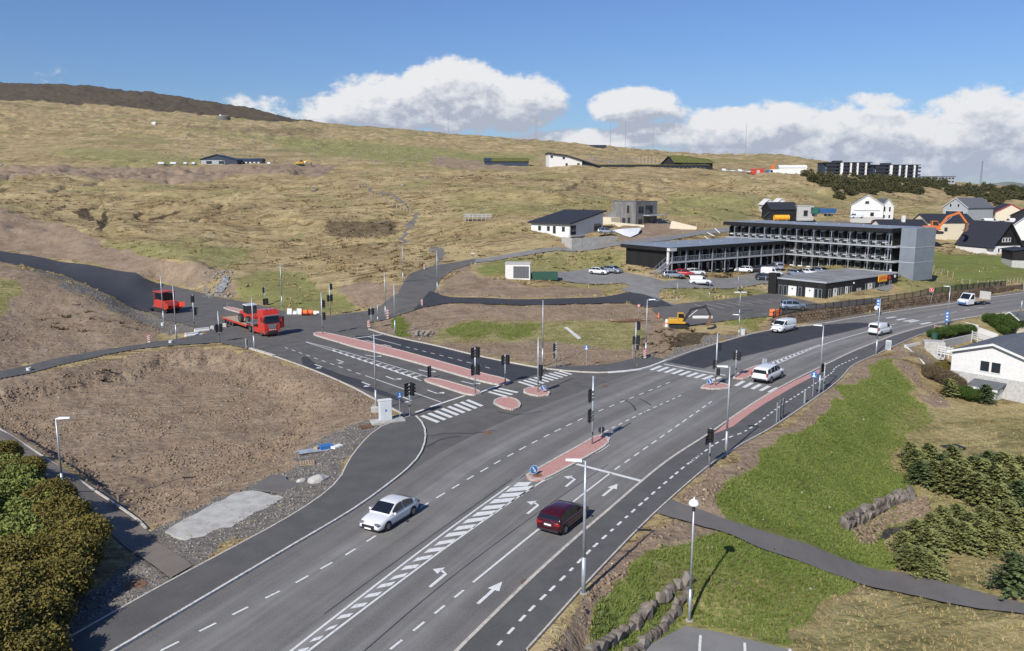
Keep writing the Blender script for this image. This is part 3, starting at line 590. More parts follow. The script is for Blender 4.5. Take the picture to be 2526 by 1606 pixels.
t = NT('kerb_concrete'); t.col(t.mix(t.step(t.noise(3, 5, .7), .4, .7), (.52, .48, .42), (.33, .30, .27))); t.fin(.85, 0, .2)
t = NT('concrete'); t.col(t.mix(t.step(t.noise(1.2, 7, .7, t.obj()), .35, .7), (.44, .43, .40), (.31, .30, .28))); t.bump(t.noise(8, 4, .6), .01, .5); t.fin(.9, 0, .2)
def paver():
    t = NT('red_paver'); br = t.n.new('ShaderNodeTexBrick'); t.l.new(t.rotscale(t.pos(), .7, (1, 1, 1)), br.inputs['Vector'])
    br.inputs['Scale'].default_value = 3.2; br.inputs['Color1'].default_value = (.40, .19, .165, 1); br.inputs['Color2'].default_value = (.50, .25, .22, 1); br.inputs['Mortar'].default_value = (.40, .27, .245, 1)
    br.inputs['Mortar Size'].default_value = .02
    t.col(t.mix(t.step(t.noise(1.3, 5, .7), .45, .75, 0, .45), br.outputs[0], (.46, .34, .31))); t.fin(.9, 0, .2)
paver()
def sheet(name, pts, zz, mat, parent=None, kind=None, thick=0):
    bm = bmesh.new(); vs = [bm.verts.new((p[0], p[1], zz)) for p in pts]; f = bm.faces.new(vs)
    if f.normal.z == 0: f.normal_update()
    if f.normal.z < 0: f.normal_flip()
    bmesh.ops.triangulate(bm, faces=bm.faces[:])
    if thick:
        r = bmesh.ops.extrude_face_region(bm, geom=bm.faces[:]); bmesh.ops.translate(bm, verts=[v for v in r['geom'] if isinstance(v, bmesh.types.BMVert)], vec=(0, 0, -thick))
        bmesh.ops.recalc_face_normals(bm, faces=bm.faces)
    m = bpy.data.meshes.new(name); bm.to_mesh(m); bm.free(); m.materials.append(MT[mat]); o = bpy.data.objects.new(name, m); COL.objects.link(o)
    if parent: o.parent = parent
    elif kind: o['kind'] = kind
    return o
def smooth_poly(pts, it=1):
    """Chaikin, closed"""
    for _ in range(it):
        q = []
        for a, b in zip(pts, pts[1:] + pts[:1]): a, b = Vector(a), Vector(b); q += [a.lerp(b, .25), a.lerp(b, .75)]
        pts = q
    return pts
def smooth_line(pts, it=2):
    for _ in range(it):
        q = [Vector(pts[0])]
        for a, b in zip(pts, pts[1:]): a, b = Vector(a), Vector(b); q += [a.lerp(b, .25), a.lerp(b, .75)]
        pts = q + [Vector(pts[-1])]
    return pts
def gp(pts, zz=0): return [P(p, zz) for p in pts]
def strip(name, A, B, lift, mat, kind='structure', across=6, parent=None, zf=None):
    n = len(A); vs, fs, uv = [], [], []; s_ = 0
    for i in range(n):
        if i: s_ += ((A[i] - A[i - 1]).length + (B[i] - B[i - 1]).length) / 2
        for j in range(across + 1):
            q = A[i].lerp(B[i], j / across); zz = q.z if zf is None else zf(q.x, q.y)
            vs.append((q.x, q.y, zz + lift)); uv.append((j / across, s_))
    k = across + 1
    for i in range(n - 1):
        for j in range(across): fs.append((i * k + j, i * k + j + 1, (i + 1) * k + j + 1, (i + 1) * k + j))
    m = MB(); m.v, m.f = vs, fs; me_ = m.mesh(name, True, False)
    if me_.polygons[0].normal.z < 0: me_.flip_normals()
    u = me_.uv_layers.new(name='UVMap')
    for l_ in me_.loops: u.data[l_.index].uv = uv[l_.vertex_index]
    o = bpy.data.objects.new(name, me_); COL.objects.link(o); me_.materials.append(MT[mat])
    if parent: o.parent = parent
    elif kind: o['kind'] = kind
    return o
main_road = sheet('road', FLAT, .0, 'asphalt_side', kind='structure')
main_road['label'] = 'grey asphalt road junction'
# through carriageway, older and lighter
CL = KERB_L[:5] + [(1090, 1112), (1250, 1035), (1400, 978), (1540, 928), (1644, 891), (1706, 868), (1794, 841), (1867, 820), (1958, 807), (2029, 799), (2099, 788), (2174, 776), (2273, 760), (2367, 748), (2447, 734), (2526, 724), (2700, 697)]
la = resample(smooth_line(gp([(100, 1716)] + CL)), 150); lb = resample(smooth_line(gp([(1015, 1716)] + KERB_R)), 150)
strip('carriageway', la, lb, .006, 'asphalt_main', across=10, zf=lambda x, y: 0)
# lane patches of newer asphalt
PATCH = zl('Z4', (490, 488), (700, 405), (1000, 312), (1250, 243), (1420, 212), (1560, 196), (1800, 176), (2050, 157)) + zl('B6', (480, 708), (560, 714), (600, 730), (560, 750), (300, 812), (0, 876)) + zl('Z4', (1500, 352), (1200, 425), (1000, 475), (800, 540))
sheet('road_patch', gp(PATCH), .011, 'asphalt_dark', kind='structure')
SIDEL = zl('Z2', (1280, 775), (1505, 772)) + zl('Z3', (300, 292), (600, 355), (900, 430), (1200, 495), (1450, 545), (1560, 560), (1200, 660), (1145, 628), (900, 558), (600, 478), (300, 398), (0, 328), (-80, 310))
sheet('road_patch', gp(SIDEL), .0055, 'asphalt_dark', kind='structure')
# raised pavements
walk_l = sheet('pavement', gp([(-140, 1756)]) + gp(EDGE_L[1:]) + gp([(1026, 1030), (1042, 1047), (1047, 1070), (1041, 1105), (1020, 1140), (957, 1194), (881, 1249), (798, 1300), (698, 1358), (283, 1604), (60, 1740)]), .10, 'asphalt_path', kind='structure', thick=.1)
walk_r = sheet('pavement', gp([(1180, 1740)] + EDGE_R[1:] + [(2318, 799), (2218, 826), (2159, 849), (2104, 871), (2043, 901), (1958, 942), (1882, 984), (1808, 1033), (1744, 1079), (1658, 1132), (1585, 1190), (1500, 1265), (1441, 1314), (1305, 1437), (1133, 1606), (1030, 1720)]), .10, 'asphalt_path', kind='structure', thick=.1)
walk_n = sheet('pavement', gp(zl('Z3', (1500, 545), (1640, 520), (1850, 525), (2050, 510), (2250, 465), (2400, 440))) + gp(zl('Z4', (250, 465), (370, 445), (490, 472), (360, 528), (240, 556), (0, 572))) + gp(zl('Z3', (1900, 575), (1700, 562))), .10, 'asphalt_path', kind='structure', thick=.1)
sheet('pavement', gp(NORTH[17:] + [(2700, 690)] + [(2526, 716), (2447, 727), (2367, 739), (2273, 751), (2174, 764), (2099, 775), (2029, 787), (1958, 797)]), .10, 'asphalt_foot', kind='structure', thick=.1)
def kerb(pts, parent, w=.22, h=.13, mat='kerb_concrete', lift=0, seg=2.0, name='kerb', sm_=2):
    q = smooth_line(pts, sm_) if sm_ else pts; L = sum((b - a).length for a, b in zip(q, q[1:])); n = max(2, int(L / seg)); q = resample(q, n + 1)
    m = MB()
    for a, b in zip(q, q[1:]):
        d = (b - a).normalized() * .012; m.bar(a + d + Vector((0, 0, h / 2 + lift)), b - d + Vector((0, 0, h / 2 + lift)), w, h)
    return m.build(name, mat, parent)
kerb(gp([(60, 1740)] + KERB_L), walk_l, .15, mat='road_paint_worn'); kerb(gp(EDGE_L[1:]), walk_l, .12, .12)
kerb(gp([(1030, 1710)] + KERB_R), walk_r, .2, .13, mat='kerb_concrete'); kerb(gp(EDGE_R[1:]), walk_r, .1, .12)
kerb(gp(NORTH), main_road, .2, .12); kerb(gp(zl('Z4', (0, 578), (240, 560), (360, 530), (490, 475))), walk_n, .26, .14, 'road_paint')
kerb(gp(SIDE_S[:5]), main_road, .18, .1); kerb(gp([(617, 861), (676, 879)]), main_road, .4, .2, 'kerb_concrete')
# red bike-lane margin
sheet('paving_strip', gp(zl('Z4', (876, 1104), (1050, 958), (1300, 790), (1560, 655), (1788, 545), (1800, 560), (1785, 582), (1560, 700), (1330, 835), (1200, 920), (1120, 980), (1050, 1035))), .106, 'red_paver', walk_r)
# islands
ISL = [
 zl('Z2', (930, 765), (945, 752), (1030, 755), (1250, 805), (1600, 890), (2000, 1000), (2382, 1110)) + zl('Z3', (1150, 625), (1238, 658), (1145, 692), (900, 634), (600, 545), (300, 460), (0, 385)) + zl('Z2', (1300, 885), (1100, 822), (945, 778)),
 zl('Z3', (490, 645), (545, 628), (600, 630), (800, 685), (1000, 745), (905, 780), (700, 715), (530, 660)),
 zl('Z3', (1060, 830), (1150, 790), (1200, 787), (1270, 805), (1305, 840), (1300, 870), (1265, 893), (1200, 893), (1150, 870)),
 zl('Z3', (1310, 738), (1390, 703), (1450, 705), (1530, 735), (1558, 755), (1540, 772), (1470, 780), (1400, 770)),
 zl('Z3', (1345, 1460), (1400, 1425), (1600, 1310), (1800, 1200), (1960, 1105), (2010, 1105), (2040, 1130), (2050, 1160), (2020, 1200), (1900, 1270), (1700, 1380), (1560, 1455), (1480, 1490), (1400, 1490)),
 zl('Z4', (770, 705), (850, 670), (930, 665), (1030, 690), (1020, 710), (900, 720), (800, 715)),
 zl('Z4', (1030, 625), (1100, 585), (1250, 520), (1320, 515), (1370, 525), (1340, 545), (1220, 600), (1130, 640)),
 zl('C4', (1115, 395), (1190, 378), (1400, 430), (1480, 450), (1470, 475), (1380, 470)),
]
for k_, isl in enumerate(ISL):
    q = smooth_poly(gp(isl), 1 if k_ in (0, 1, 7) else 2); o = sheet('traffic_island', q, .13, 'red_paver', kind='structure', thick=.12)
    o['label'] = 'red paved traffic island with pale kerb'
    kerb(q + [q[0]], o, .2, .16, 'kerb_concrete', seg=1.0, sm_=0)
# wear: skid arcs, seams and patches
def mark(name, pts, w, mat, zz): return strip(name, *[resample([p + s_ * Vector((-d.y, d.x, 0)) for p, d in q_], 30) for s_ in (w / 2, -w / 2) for q_ in [[(a, (b - a).normalized()) for a, b in zip(Q_, Q_[1:] + [Q_[-1] * 2 - Q_[-2]])] for Q_ in [smooth_line(gp(pts), 2)]]], zz, mat, across=1, zf=lambda x, y: 0)
for n_, a in [('Z3', ((2150, 800), (2215, 820), (2265, 865), (2270, 895))), ('Z3', ((2300, 795), (2350, 815), (2400, 850))), ('Z3', ((1120, 905), (1300, 935), (1480, 900))), ('Z3', ((540, 1110), (700, 1080), (900, 1090), (1100, 1060))), ('Z3', ((520, 1200), (640, 1130), (800, 1110))), ('C8', ((1680, 680), (1760, 580), (1900, 530), (2050, 520)))]: mark('tyre_mark', zl(n_, *a), .16, 'asphalt_dark', .0125)
for n_, a in [('Z5', ((0, 1255), (700, 740), (1400, 250))), ('Z5', ((300, 1531), (900, 1010), (1700, 420), (2118, 140)))]: mark('road_seam', zl(n_, *a), .07, 'asphalt_dark', .0125)
for q_ in [] and [zl('Z5', (560, 1130), (700, 1060), (760, 1090), (620, 1170)), zl('Z3', (1010, 1240), (1060, 1215), (1140, 1290), (1100, 1300)), zl('Z4', (240, 890), (330, 850), (370, 865), (280, 910))]: sheet('road_patch', gp(q_), .0125, 'asphalt_side', kind='structure')
# ---- paint, each marking its own piece
PZ = .016
def quad(name, c, parent=None, mat='road_paint', zz=PZ):
    m = MB(); m.add([(p[0], p[1], zz) for p in c], [tuple(range(len(c)))]); me_ = m.mesh(name, False, False)
    if me_.polygons[0].normal.z < 0: me_.flip_normals()
    o = bpy.data.objects.new(name, me_); COL.objects.link(o); me_.materials.append(MT[mat]); o.parent = parent or main_road; return o
def line_quad(name, a, b, w, **k):
    a, b = Vector(a), Vector(b); d = (b - a); d.z = 0; d.normalize(); n = Vector((-d.y, d.x, 0)) * w / 2; return quad(name, [a - n, b - n, b + n, a + n], **k)
def solid(pts, w=.14, **k):
    q = smooth_line(gp(pts), 1) if len(pts) > 2 else gp(pts); m = MB(); zz = k.pop('zz', PZ); vs = []
    for i, p in enumerate(q):
        d = (q[min(i + 1, len(q) - 1)] - q[max(i - 1, 0)]); d.z = 0; d.normalize(); n = Vector((-d.y, d.x, 0)) * w / 2
        vs += [(p.x - n.x, p.y - n.y, zz), (p.x + n.x, p.y + n.y, zz)]
    m.add(vs, [(2 * i, 2 * i + 2, 2 * i + 3, 2 * i + 1) for i in range(len(q) - 1)]); me_ = m.mesh('painted_line', False, False)
    if me_.polygons[0].normal.z < 0: me_.flip_normals()
    o = bpy.data.objects.new('painted_line', me_); COL.objects.link(o); me_.materials.append(MT[k.get('mat', 'road_paint')]); o.parent = k.get('parent') or main_road; return o
def dashes(pts, n, frac, w=.14, **k):
    q = smooth_line(gp(pts), 1); L = sum((b - a).length for a, b in zip(q, q[1:])); pit = L / (n - 1 + frac); Q = resample(q, 400)
    at = lambda s_: Q[min(399, max(0, int(round(s_ / L * 399))))]
    for i in range(n): line_quad('lane_dash', at(i * pit), at(i * pit + pit * frac), w, **k)
D = dashes
D([z('Z6', 1000, 1531), z('Z5', 15, 910), z('Z5', 595, 535), z('Z5', 1168, 190), z('Z3', 1480, 1125), z('Z3', 1925, 915), z('Z4', 45, 850), z('Z4', 518, 657)], 32, .48)
D([z('Z3', 2010, 1075), z('Z3', 2372, 893), z('Z4', 290, 913), z('Z4', 612, 767)], 13, .52)
D([z('Z4', 55, 1392), z('Z4', 435, 1125), z('Z4', 870, 818)], 13, .55)
D([z('Z5', 300, 1670), z('Z5', 480, 1531), z('Z5', 1040, 1078)], 5, .5)
solid([z('Z5', 1110, 1020), z('Z5', 1600, 620), z('Z5', 2118, 215), z('Z7', 325, 205)])
solid([z('Z7', 62, 135), z('Z7', 560, 265)], .35)
bl = [z('Z5', 1200, 1610), z('Z5', 1295, 1503), z('Z5', 1530, 1240), z('Z5', 1750, 1030), z('Z5', 1960, 815), z('Z7', 150, 805), z('Z7', 440, 540), z('Z7', 680, 325), z('Z7', 880, 155), z('Z7', 1040, 35)] + zl('Z4', (640, 1380), (800, 1255), (870, 1200), (940, 1158), (1050, 1115), (1130, 1090), (1250, 1015), (1370, 920), (1480, 840), (1600, 765), (1760, 660), (1850, 605), (1890, 575), (1900, 545), (1950, 515), (2090, 455))
D(bl, 72, .5, .16, zz=.105, parent=walk_r)
# hatched median
HL = gp([z('Z5', -330, 1595), z('Z5', 0, 1338), z('Z5', 500, 950), z('Z5', 1000, 570), z('Z5', 1500, 215)]); HR = gp([z('Z5', -330, 1695), z('Z5', 0, 1440), z('Z5', 500, 1062), z('Z5', 1000, 690), z('Z5', 1590, 283)])
solid([z('Z5', -330, 1595), z('Z5', 0, 1338), z('Z5', 500, 950), z('Z5', 1000, 570), z('Z5', 1500, 215)]); solid([z('Z5', -330, 1695), z('Z5', 0, 1440), z('Z5', 500, 1062), z('Z5', 1000, 690), z('Z5', 1590, 283)] + zl('Z3', (1600, 1440), (1850, 1298), (2020, 1210), (2058, 1165), (2050, 1120)))
solid(zl('Z3', (1215, 1531), (1350, 1432)), .14)
stripes = [(0, 1375, 105, 1335), (90, 1285, 220, 1250), (195, 1205, 330, 1170), (295, 1128, 435, 1090), (390, 1055, 535, 1015), (487, 993, 632, 948), (572, 918, 717, 885), (660, 855, 815, 815), (745, 790, 905, 755), (822, 735, 985, 695), (895, 672, 1070, 637), (965, 622, 1150, 585), (1035, 568, 1225, 530), (1105, 517, 1298, 482), (1170, 470, 1370, 435), (1235, 420, 1440, 388), (1297, 378, 1510, 345), (1355, 333, 1578, 300), (1410, 293, 1550, 272), (-110, 1455, 0, 1418), (-220, 1540, -105, 1505)]
for x0, y0, x1, y1 in stripes: quad('hatch_stripe', gp([z('Z5', x0 - 4, y0 + 12), z('Z5', x1 - 34, y1 + 28), z('Z5', x1 - 2, y1 - 2), z('Z5', x0 + 36, y0 - 20)]))
# crossings
def crossing(l0, l1, r0, r1, n, duty=.5):
    l0, l1, r0, r1 = gp([l0, l1, r0, r1]); h = duty / (n - 1) / 2
    for i in range(n):
        t0 = i / (n - 1); quad('crossing_stripe', [l0.lerp(l1, t0 - h), r0.lerp(r1, t0 - h), r0.lerp(r1, t0 + h), l0.lerp(l1, t0 + h)])
crossing(z('Z3', 478, 938), z('Z3', 858, 806), z('Z3', 618, 993), z('Z3', 985, 858), 8, .52)
crossing(z('Z3', 1040, 737), z('Z3', 1122, 707), z('Z3', 1190, 779), z('Z3', 1283, 744), 3, .5)
crossing(z('Z3', 1290, 652), z('Z3', 1630, 562), z('Z3', 1420, 694), z('Z3', 1735, 592), 9, .5)
crossing(z('Z4', 445, 520), z('Z4', 945, 614), z('Z4', 358, 555), z('Z4', 862, 645), 9, .5)
crossing(z('Z4', 1140, 648), z('Z4', 1425, 703), z('Z4', 1070, 688), z('Z4', 1350, 742), 5, .45)
solid([z('Z4', 470, 505), z('Z4', 985, 600)], .3); solid([z('Z2', 1785, 1420), z('Z2', 1860, 1395)], .3); solid([z('Z2', 1910, 1375), z('Z2', 2200, 1280)], .3)
solid([z('Z3', 950, 748), z('Z3', 1130, 682)], .3); solid([z('Z2', 1225, 805), z('Z2', 1505, 768)], .3)
# side road lines
solid([z('Z2', 865, 830), z('Z2', 1350, 985), z('Z2', 1835, 1155)]); solid([z('Z2', 865, 828), z('Z2', 1100, 885), z('Z2', 1500, 1000), z('Z2', 1890, 1122)])
for i in range(14):
    a = i / 13; u = gp([z('Z2', 1115 + (1835 - 1115) * a, 896 + (1112 - 896) * a)])[0]; lo = gp([z('Z2', 1120 + (1800 - 1120) * a, 912 + (1140 - 912) * a)])[0]
    mid_ = gp([z('Z2', 1088 + (1770 - 1088) * a, 898 + (1122 - 898) * a)])[0]
    line_quad('hatch_stripe', u, mid_, .32); line_quad('hatch_stripe', mid_, lo, .32, zz=PZ + .002)
D([z('Z2', 690, 875), z('Z2', 1000, 985), z('Z2', 1325, 1100)], 10, .48); solid([z('Z2', 1365, 1112), z('Z2', 2000, 1335)])
solid([z('Z2', 1390, 785), z('Z2', 1665, 858)]); D([z('Z2', 1705, 870), z('Z2', 2230, 1000), z('Z3', 1050, 540)], 10, .48)
# arrows
def arrow(at_, to_, kind, L=2.7, zz=PZ):
    a, b = P(at_), P(to_); d = (b - a); d.z = 0; d.normalize(); n = Vector((-d.y, d.x, 0)); T = lambda u_, v_: (a.x + d.x * u_ + n.x * v_, a.y + d.y * u_ + n.y * v_, zz)
    if kind == 'straight': vs, fs = [T(0, -.1), T(L * .62, -.1), T(L * .62, .1), T(0, .1), T(L * .62, -.36), T(L, 0), T(L * .62, .36)], [(0, 1, 2, 3), (4, 5, 6)]
    else:
        s_ = 1 if kind == 'left' else -1; h = L * .62
        vs = [T(0, -.1), T(h, -.1), T(h, .1), T(0, .1), T(h + .36, .42 * s_), T(h + .16, .5 * s_), T(h + .66, .42 * s_), T(h + .15, .95 * s_), T(h - .20, .42 * s_)]; fs = [(0, 1, 2, 3), (2, 1, 4, 5) if s_ > 0 else (1, 2, 5, 4), (6, 7, 8)]
    m = MB(); m.add(vs, fs); me_ = m.mesh('turn_arrow', False, True)
    for p_ in me_.polygons:
        if p_.normal.z < 0: p_.flip()
    o = bpy.data.objects.new('turn_arrow', me_); COL.objects.link(o); me_.materials.append(MT['road_paint']); o.parent = main_road
for a, b, k in [((788, 1055), (872, 985), 'left'), ((1515, 508), (1575, 460), 'left'), ((1803, 305), (1855, 262), 'left'), ((1145, 1180), (1245, 1090), 'straight')]: arrow(z('Z5', *a), z('Z5', *b), k)
arrow(z('Z7', 262, 375), z('Z7', 320, 328), 'straight')
for a, b, k in [((1125, 978), (1165, 992), 'right'), ((940, 1018), (975, 1030), 'right'), ((1540, 1118), (1590, 1138), 'left'), ((1335, 1165), (1380, 1182), 'right'), ((1885, 1232), (1940, 1252), 'left'), ((1675, 1290), (1720, 1308), 'right'),
                ((1435, 830), (1370, 815), 'left'), ((1585, 868), (1520, 852), 'left'), ((1365, 938), (1430, 950), 'left'), ((1812, 1062), (1880, 1078), 'left'), ((2175, 1160), (2250, 1178), 'left')]: arrow(z('Z2', *a), z('Z2', *b), k, 3.0)
# east arm
solid(zl('Z4', (1345, 535), (1500, 470), (1780, 345), (2170, 232)) + zl('B6', (560, 795),)); solid(zl('Z4', (1320, 505), (1560, 420), (1780, 342)))
for i in range(11):
    a = i / 11; u = P(z('Z4', 1345 + 380 * a, 492 - 128 * a)); lo = P(z('Z4', 1360 + 380 * a, 522 - 160 * a)); line_quad('hatch_stripe', u, lo, .35)
for x0, y0, x1, y1 in [(750, 740, 850, 720), (1160, 655, 1250, 637), (1280, 632, 1340, 620), (1390, 610, 1450, 600), (1520, 588, 1580, 578), (1650, 565, 1720, 555)]: solid([z('B6', x0, y0), z('B6', x1, y1)], .14)
for x0, y0, x1, y1 in [(750, 665, 845, 652), (855, 684, 940, 669), (925, 697, 1030, 680), (975, 705, 1070, 687), (1090, 725, 1190, 707)]: solid([z('B6', x0, y0), z('B6', x1, y1)], .55)
for x0, y0, x1, y1 in [(1130, 775, 1220, 752), (1640, 655, 1660, 650), (1900, 603, 1930, 600), (1955, 608, 2005, 606)]: solid([z('B6', x0, y0), z('B6', x1, y1)], .14)
# side streets and paths that follow the ground
for k_, mat, lift in [('street_left', 'asphalt_dark', .035), ('street_fork', 'asphalt_side', .035), ('street_fork_east', 'asphalt_dark', .04), ('hill_lane', 'asphalt_old', .05), ('footpath_left', 'asphalt_path', .03), ('footpath_park', 'asphalt_foot', .05), ('footpath_hedge', 'asphalt_dusty', .04)]:
    strip(k_, *SXY[k_], lift, mat, zf=lambda x, y: float(Zb(x, y)[0]))
kerb([p + Vector((0, 0, .02)) for p in SXY['footpath_hedge'][0][6:50]], [o for o in COL.objects if o.name == 'footpath_hedge'][0], .14, .1)
def lot(name, pts, lift, mat, res=3.0):
    X = [p[0] for p in pts]; Y = [p[1] for p in pts]; bm = bmesh.new(); f = bm.faces.new([bm.verts.new((p[0], p[1], 0)) for p in pts]); bmesh.ops.triangulate(bm, faces=[f])
    for lo_, hi_, ax in ((min(X), max(X), 0), (min(Y), max(Y), 1)):
        c = lo_ + res
        while c < hi_:
            co, no = [0, 0, 0], [0, 0, 0]; co[ax] = c; no[ax] = 1; bmesh.ops.bisect_plane(bm, geom=bm.verts[:] + bm.edges[:] + bm.faces[:], plane_co=co, plane_no=no); c += res
    zz = Zb([v.co.x for v in bm.verts], [v.co.y for v in bm.verts])
    for v, h in zip(bm.verts, zz): v.co.z = h + lift
    for f in bm.faces:
        f.normal_update()
        if f.normal.z < 0: f.normal_flip()
    m = bpy.data.meshes.new(name); bm.to_mesh(m); bm.free(); m.materials.append(MT[mat]); o = bpy.data.objects.new(name, m); COL.objects.link(o); o['kind'] = 'structure'; return o
car_park = lot('car_park', LXY['car_park'], .03, 'asphalt_old'); lower_park = lot('car_park', LXY['lower_car_park'], .034, 'asphalt_side')
sheet('car_park', PARK_LOT, -2.72, 'asphalt_old', kind='structure')
# ------------------------------------------------------------------ vehicles
def paint(name, c, rough=.28, metal=0.0, coat=.6):
    t = NT(name); t.col(t.mix(t.step(t.noise(1.6, 5, .6, t.obj()), .5, .8, 0, .25), c, tuple(x * .8 + .02 for x in c))); return t.fin(rough, metal, .5, coat)
paint('car_white', (.64, .65, .66)); paint('car_maroon', (.055, .004, .009), .22, .2); paint('car_silver', (.42, .45, .49), .3, .6); paint('car_red', (.42, .02, .02)); paint('car_black', (.018, .02, .024), .25)
paint('car_bluegrey', (.30, .36, .43), .3, .5); paint('truck_red', (.52, .032, .018), .35); paint('machine_yellow', (.52, .28, .02), .45, 0, .2); paint('machine_orange', (.55, .15, .03), .45, 0, .2); paint('machine_red', (.45, .045, .028), .45, 0, .2); paint('truck_green', (.02, .12, .08), .4); paint('truck_blue', (.03, .10, .25), .4)
simple('tyre', (.018, .018, .018), .9); simple('rim', (.30, .31, .32), .35, .8); simple('plastic_black', (.02, .02, .022), .6); simple('chrome', (.6, .6, .62), .2, .9)
t = NT('car_glass'); t.col((.010, .013, .017)); t.fin(.06, 0, .7)
t = NT('lamp_red'); t.col((.28, .012, .012)); t.fin(.2, 0, .5); t = NT('lamp_clear'); t.col((.16, .17, .19)); t.fin(.12, 0, .6)
simple('plate_white', (.72, .72, .70), .5); simple('rust_brown', (.16, .085, .05), .85, var=.3); simple('timber', (.36, .27, .18), .85, var=.3, scale=6); simple('steel_grey', (.28, .29, .30), .5, .5); simple('galvanised', (.46, .49, .53), .42, .55, var=.15, scale=2)
simple('aluminium_flat', (.50, .50, .48), .6, .2)
WHEEL = {}
def wheel_mesh(r, w):
    k = (r, w)
    if k not in WHEEL:
        m = MB(); n = 18
        secs = []
        for y_, q in ((-w / 2, r * .62), (-w / 2, r * .9), (-w * .32, r), (w * .32, r), (w / 2, r * .9), (w / 2, r * .62)):
            secs.append([(q * math.cos(2 * math.pi * i / n), y_, q * math.sin(2 * math.pi * i / n)) for i in range(n)])
        m.loft(secs, True, True); ty = m.mesh('tyre', True); ty.materials.append(MT['tyre'])
        g = MB(); y0 = w / 2 + .004
        for sg in (1, -1):
            c = [(0, sg * (y0 + .015), 0)]; vs = c + [(r * .60 * math.cos(2 * math.pi * i / 10), sg * y0, r * .60 * math.sin(2 * math.pi * i / 10)) for i in range(10)]
            g.add(vs, [(0, i + 1, (i + 1) % 10 + 1) for i in range(10)])
            for i in range(5):
                a = 2 * math.pi * i / 5; g.box((r * .36 * math.cos(a), sg * (y0 + .012), r * .36 * math.sin(a)), (.06, .02, .06))
        rm = g.mesh('rim'); rm.materials.append(MT['rim']); WHEEL[k] = (ty, rm)
    return WHEEL[k]
def add_wheel(root, x, y, r, w):
    ty, rm = wheel_mesh(r, w); o = inst('wheel', ty, None, root, (x, y, r)); inst('rim', rm, None, o); return o
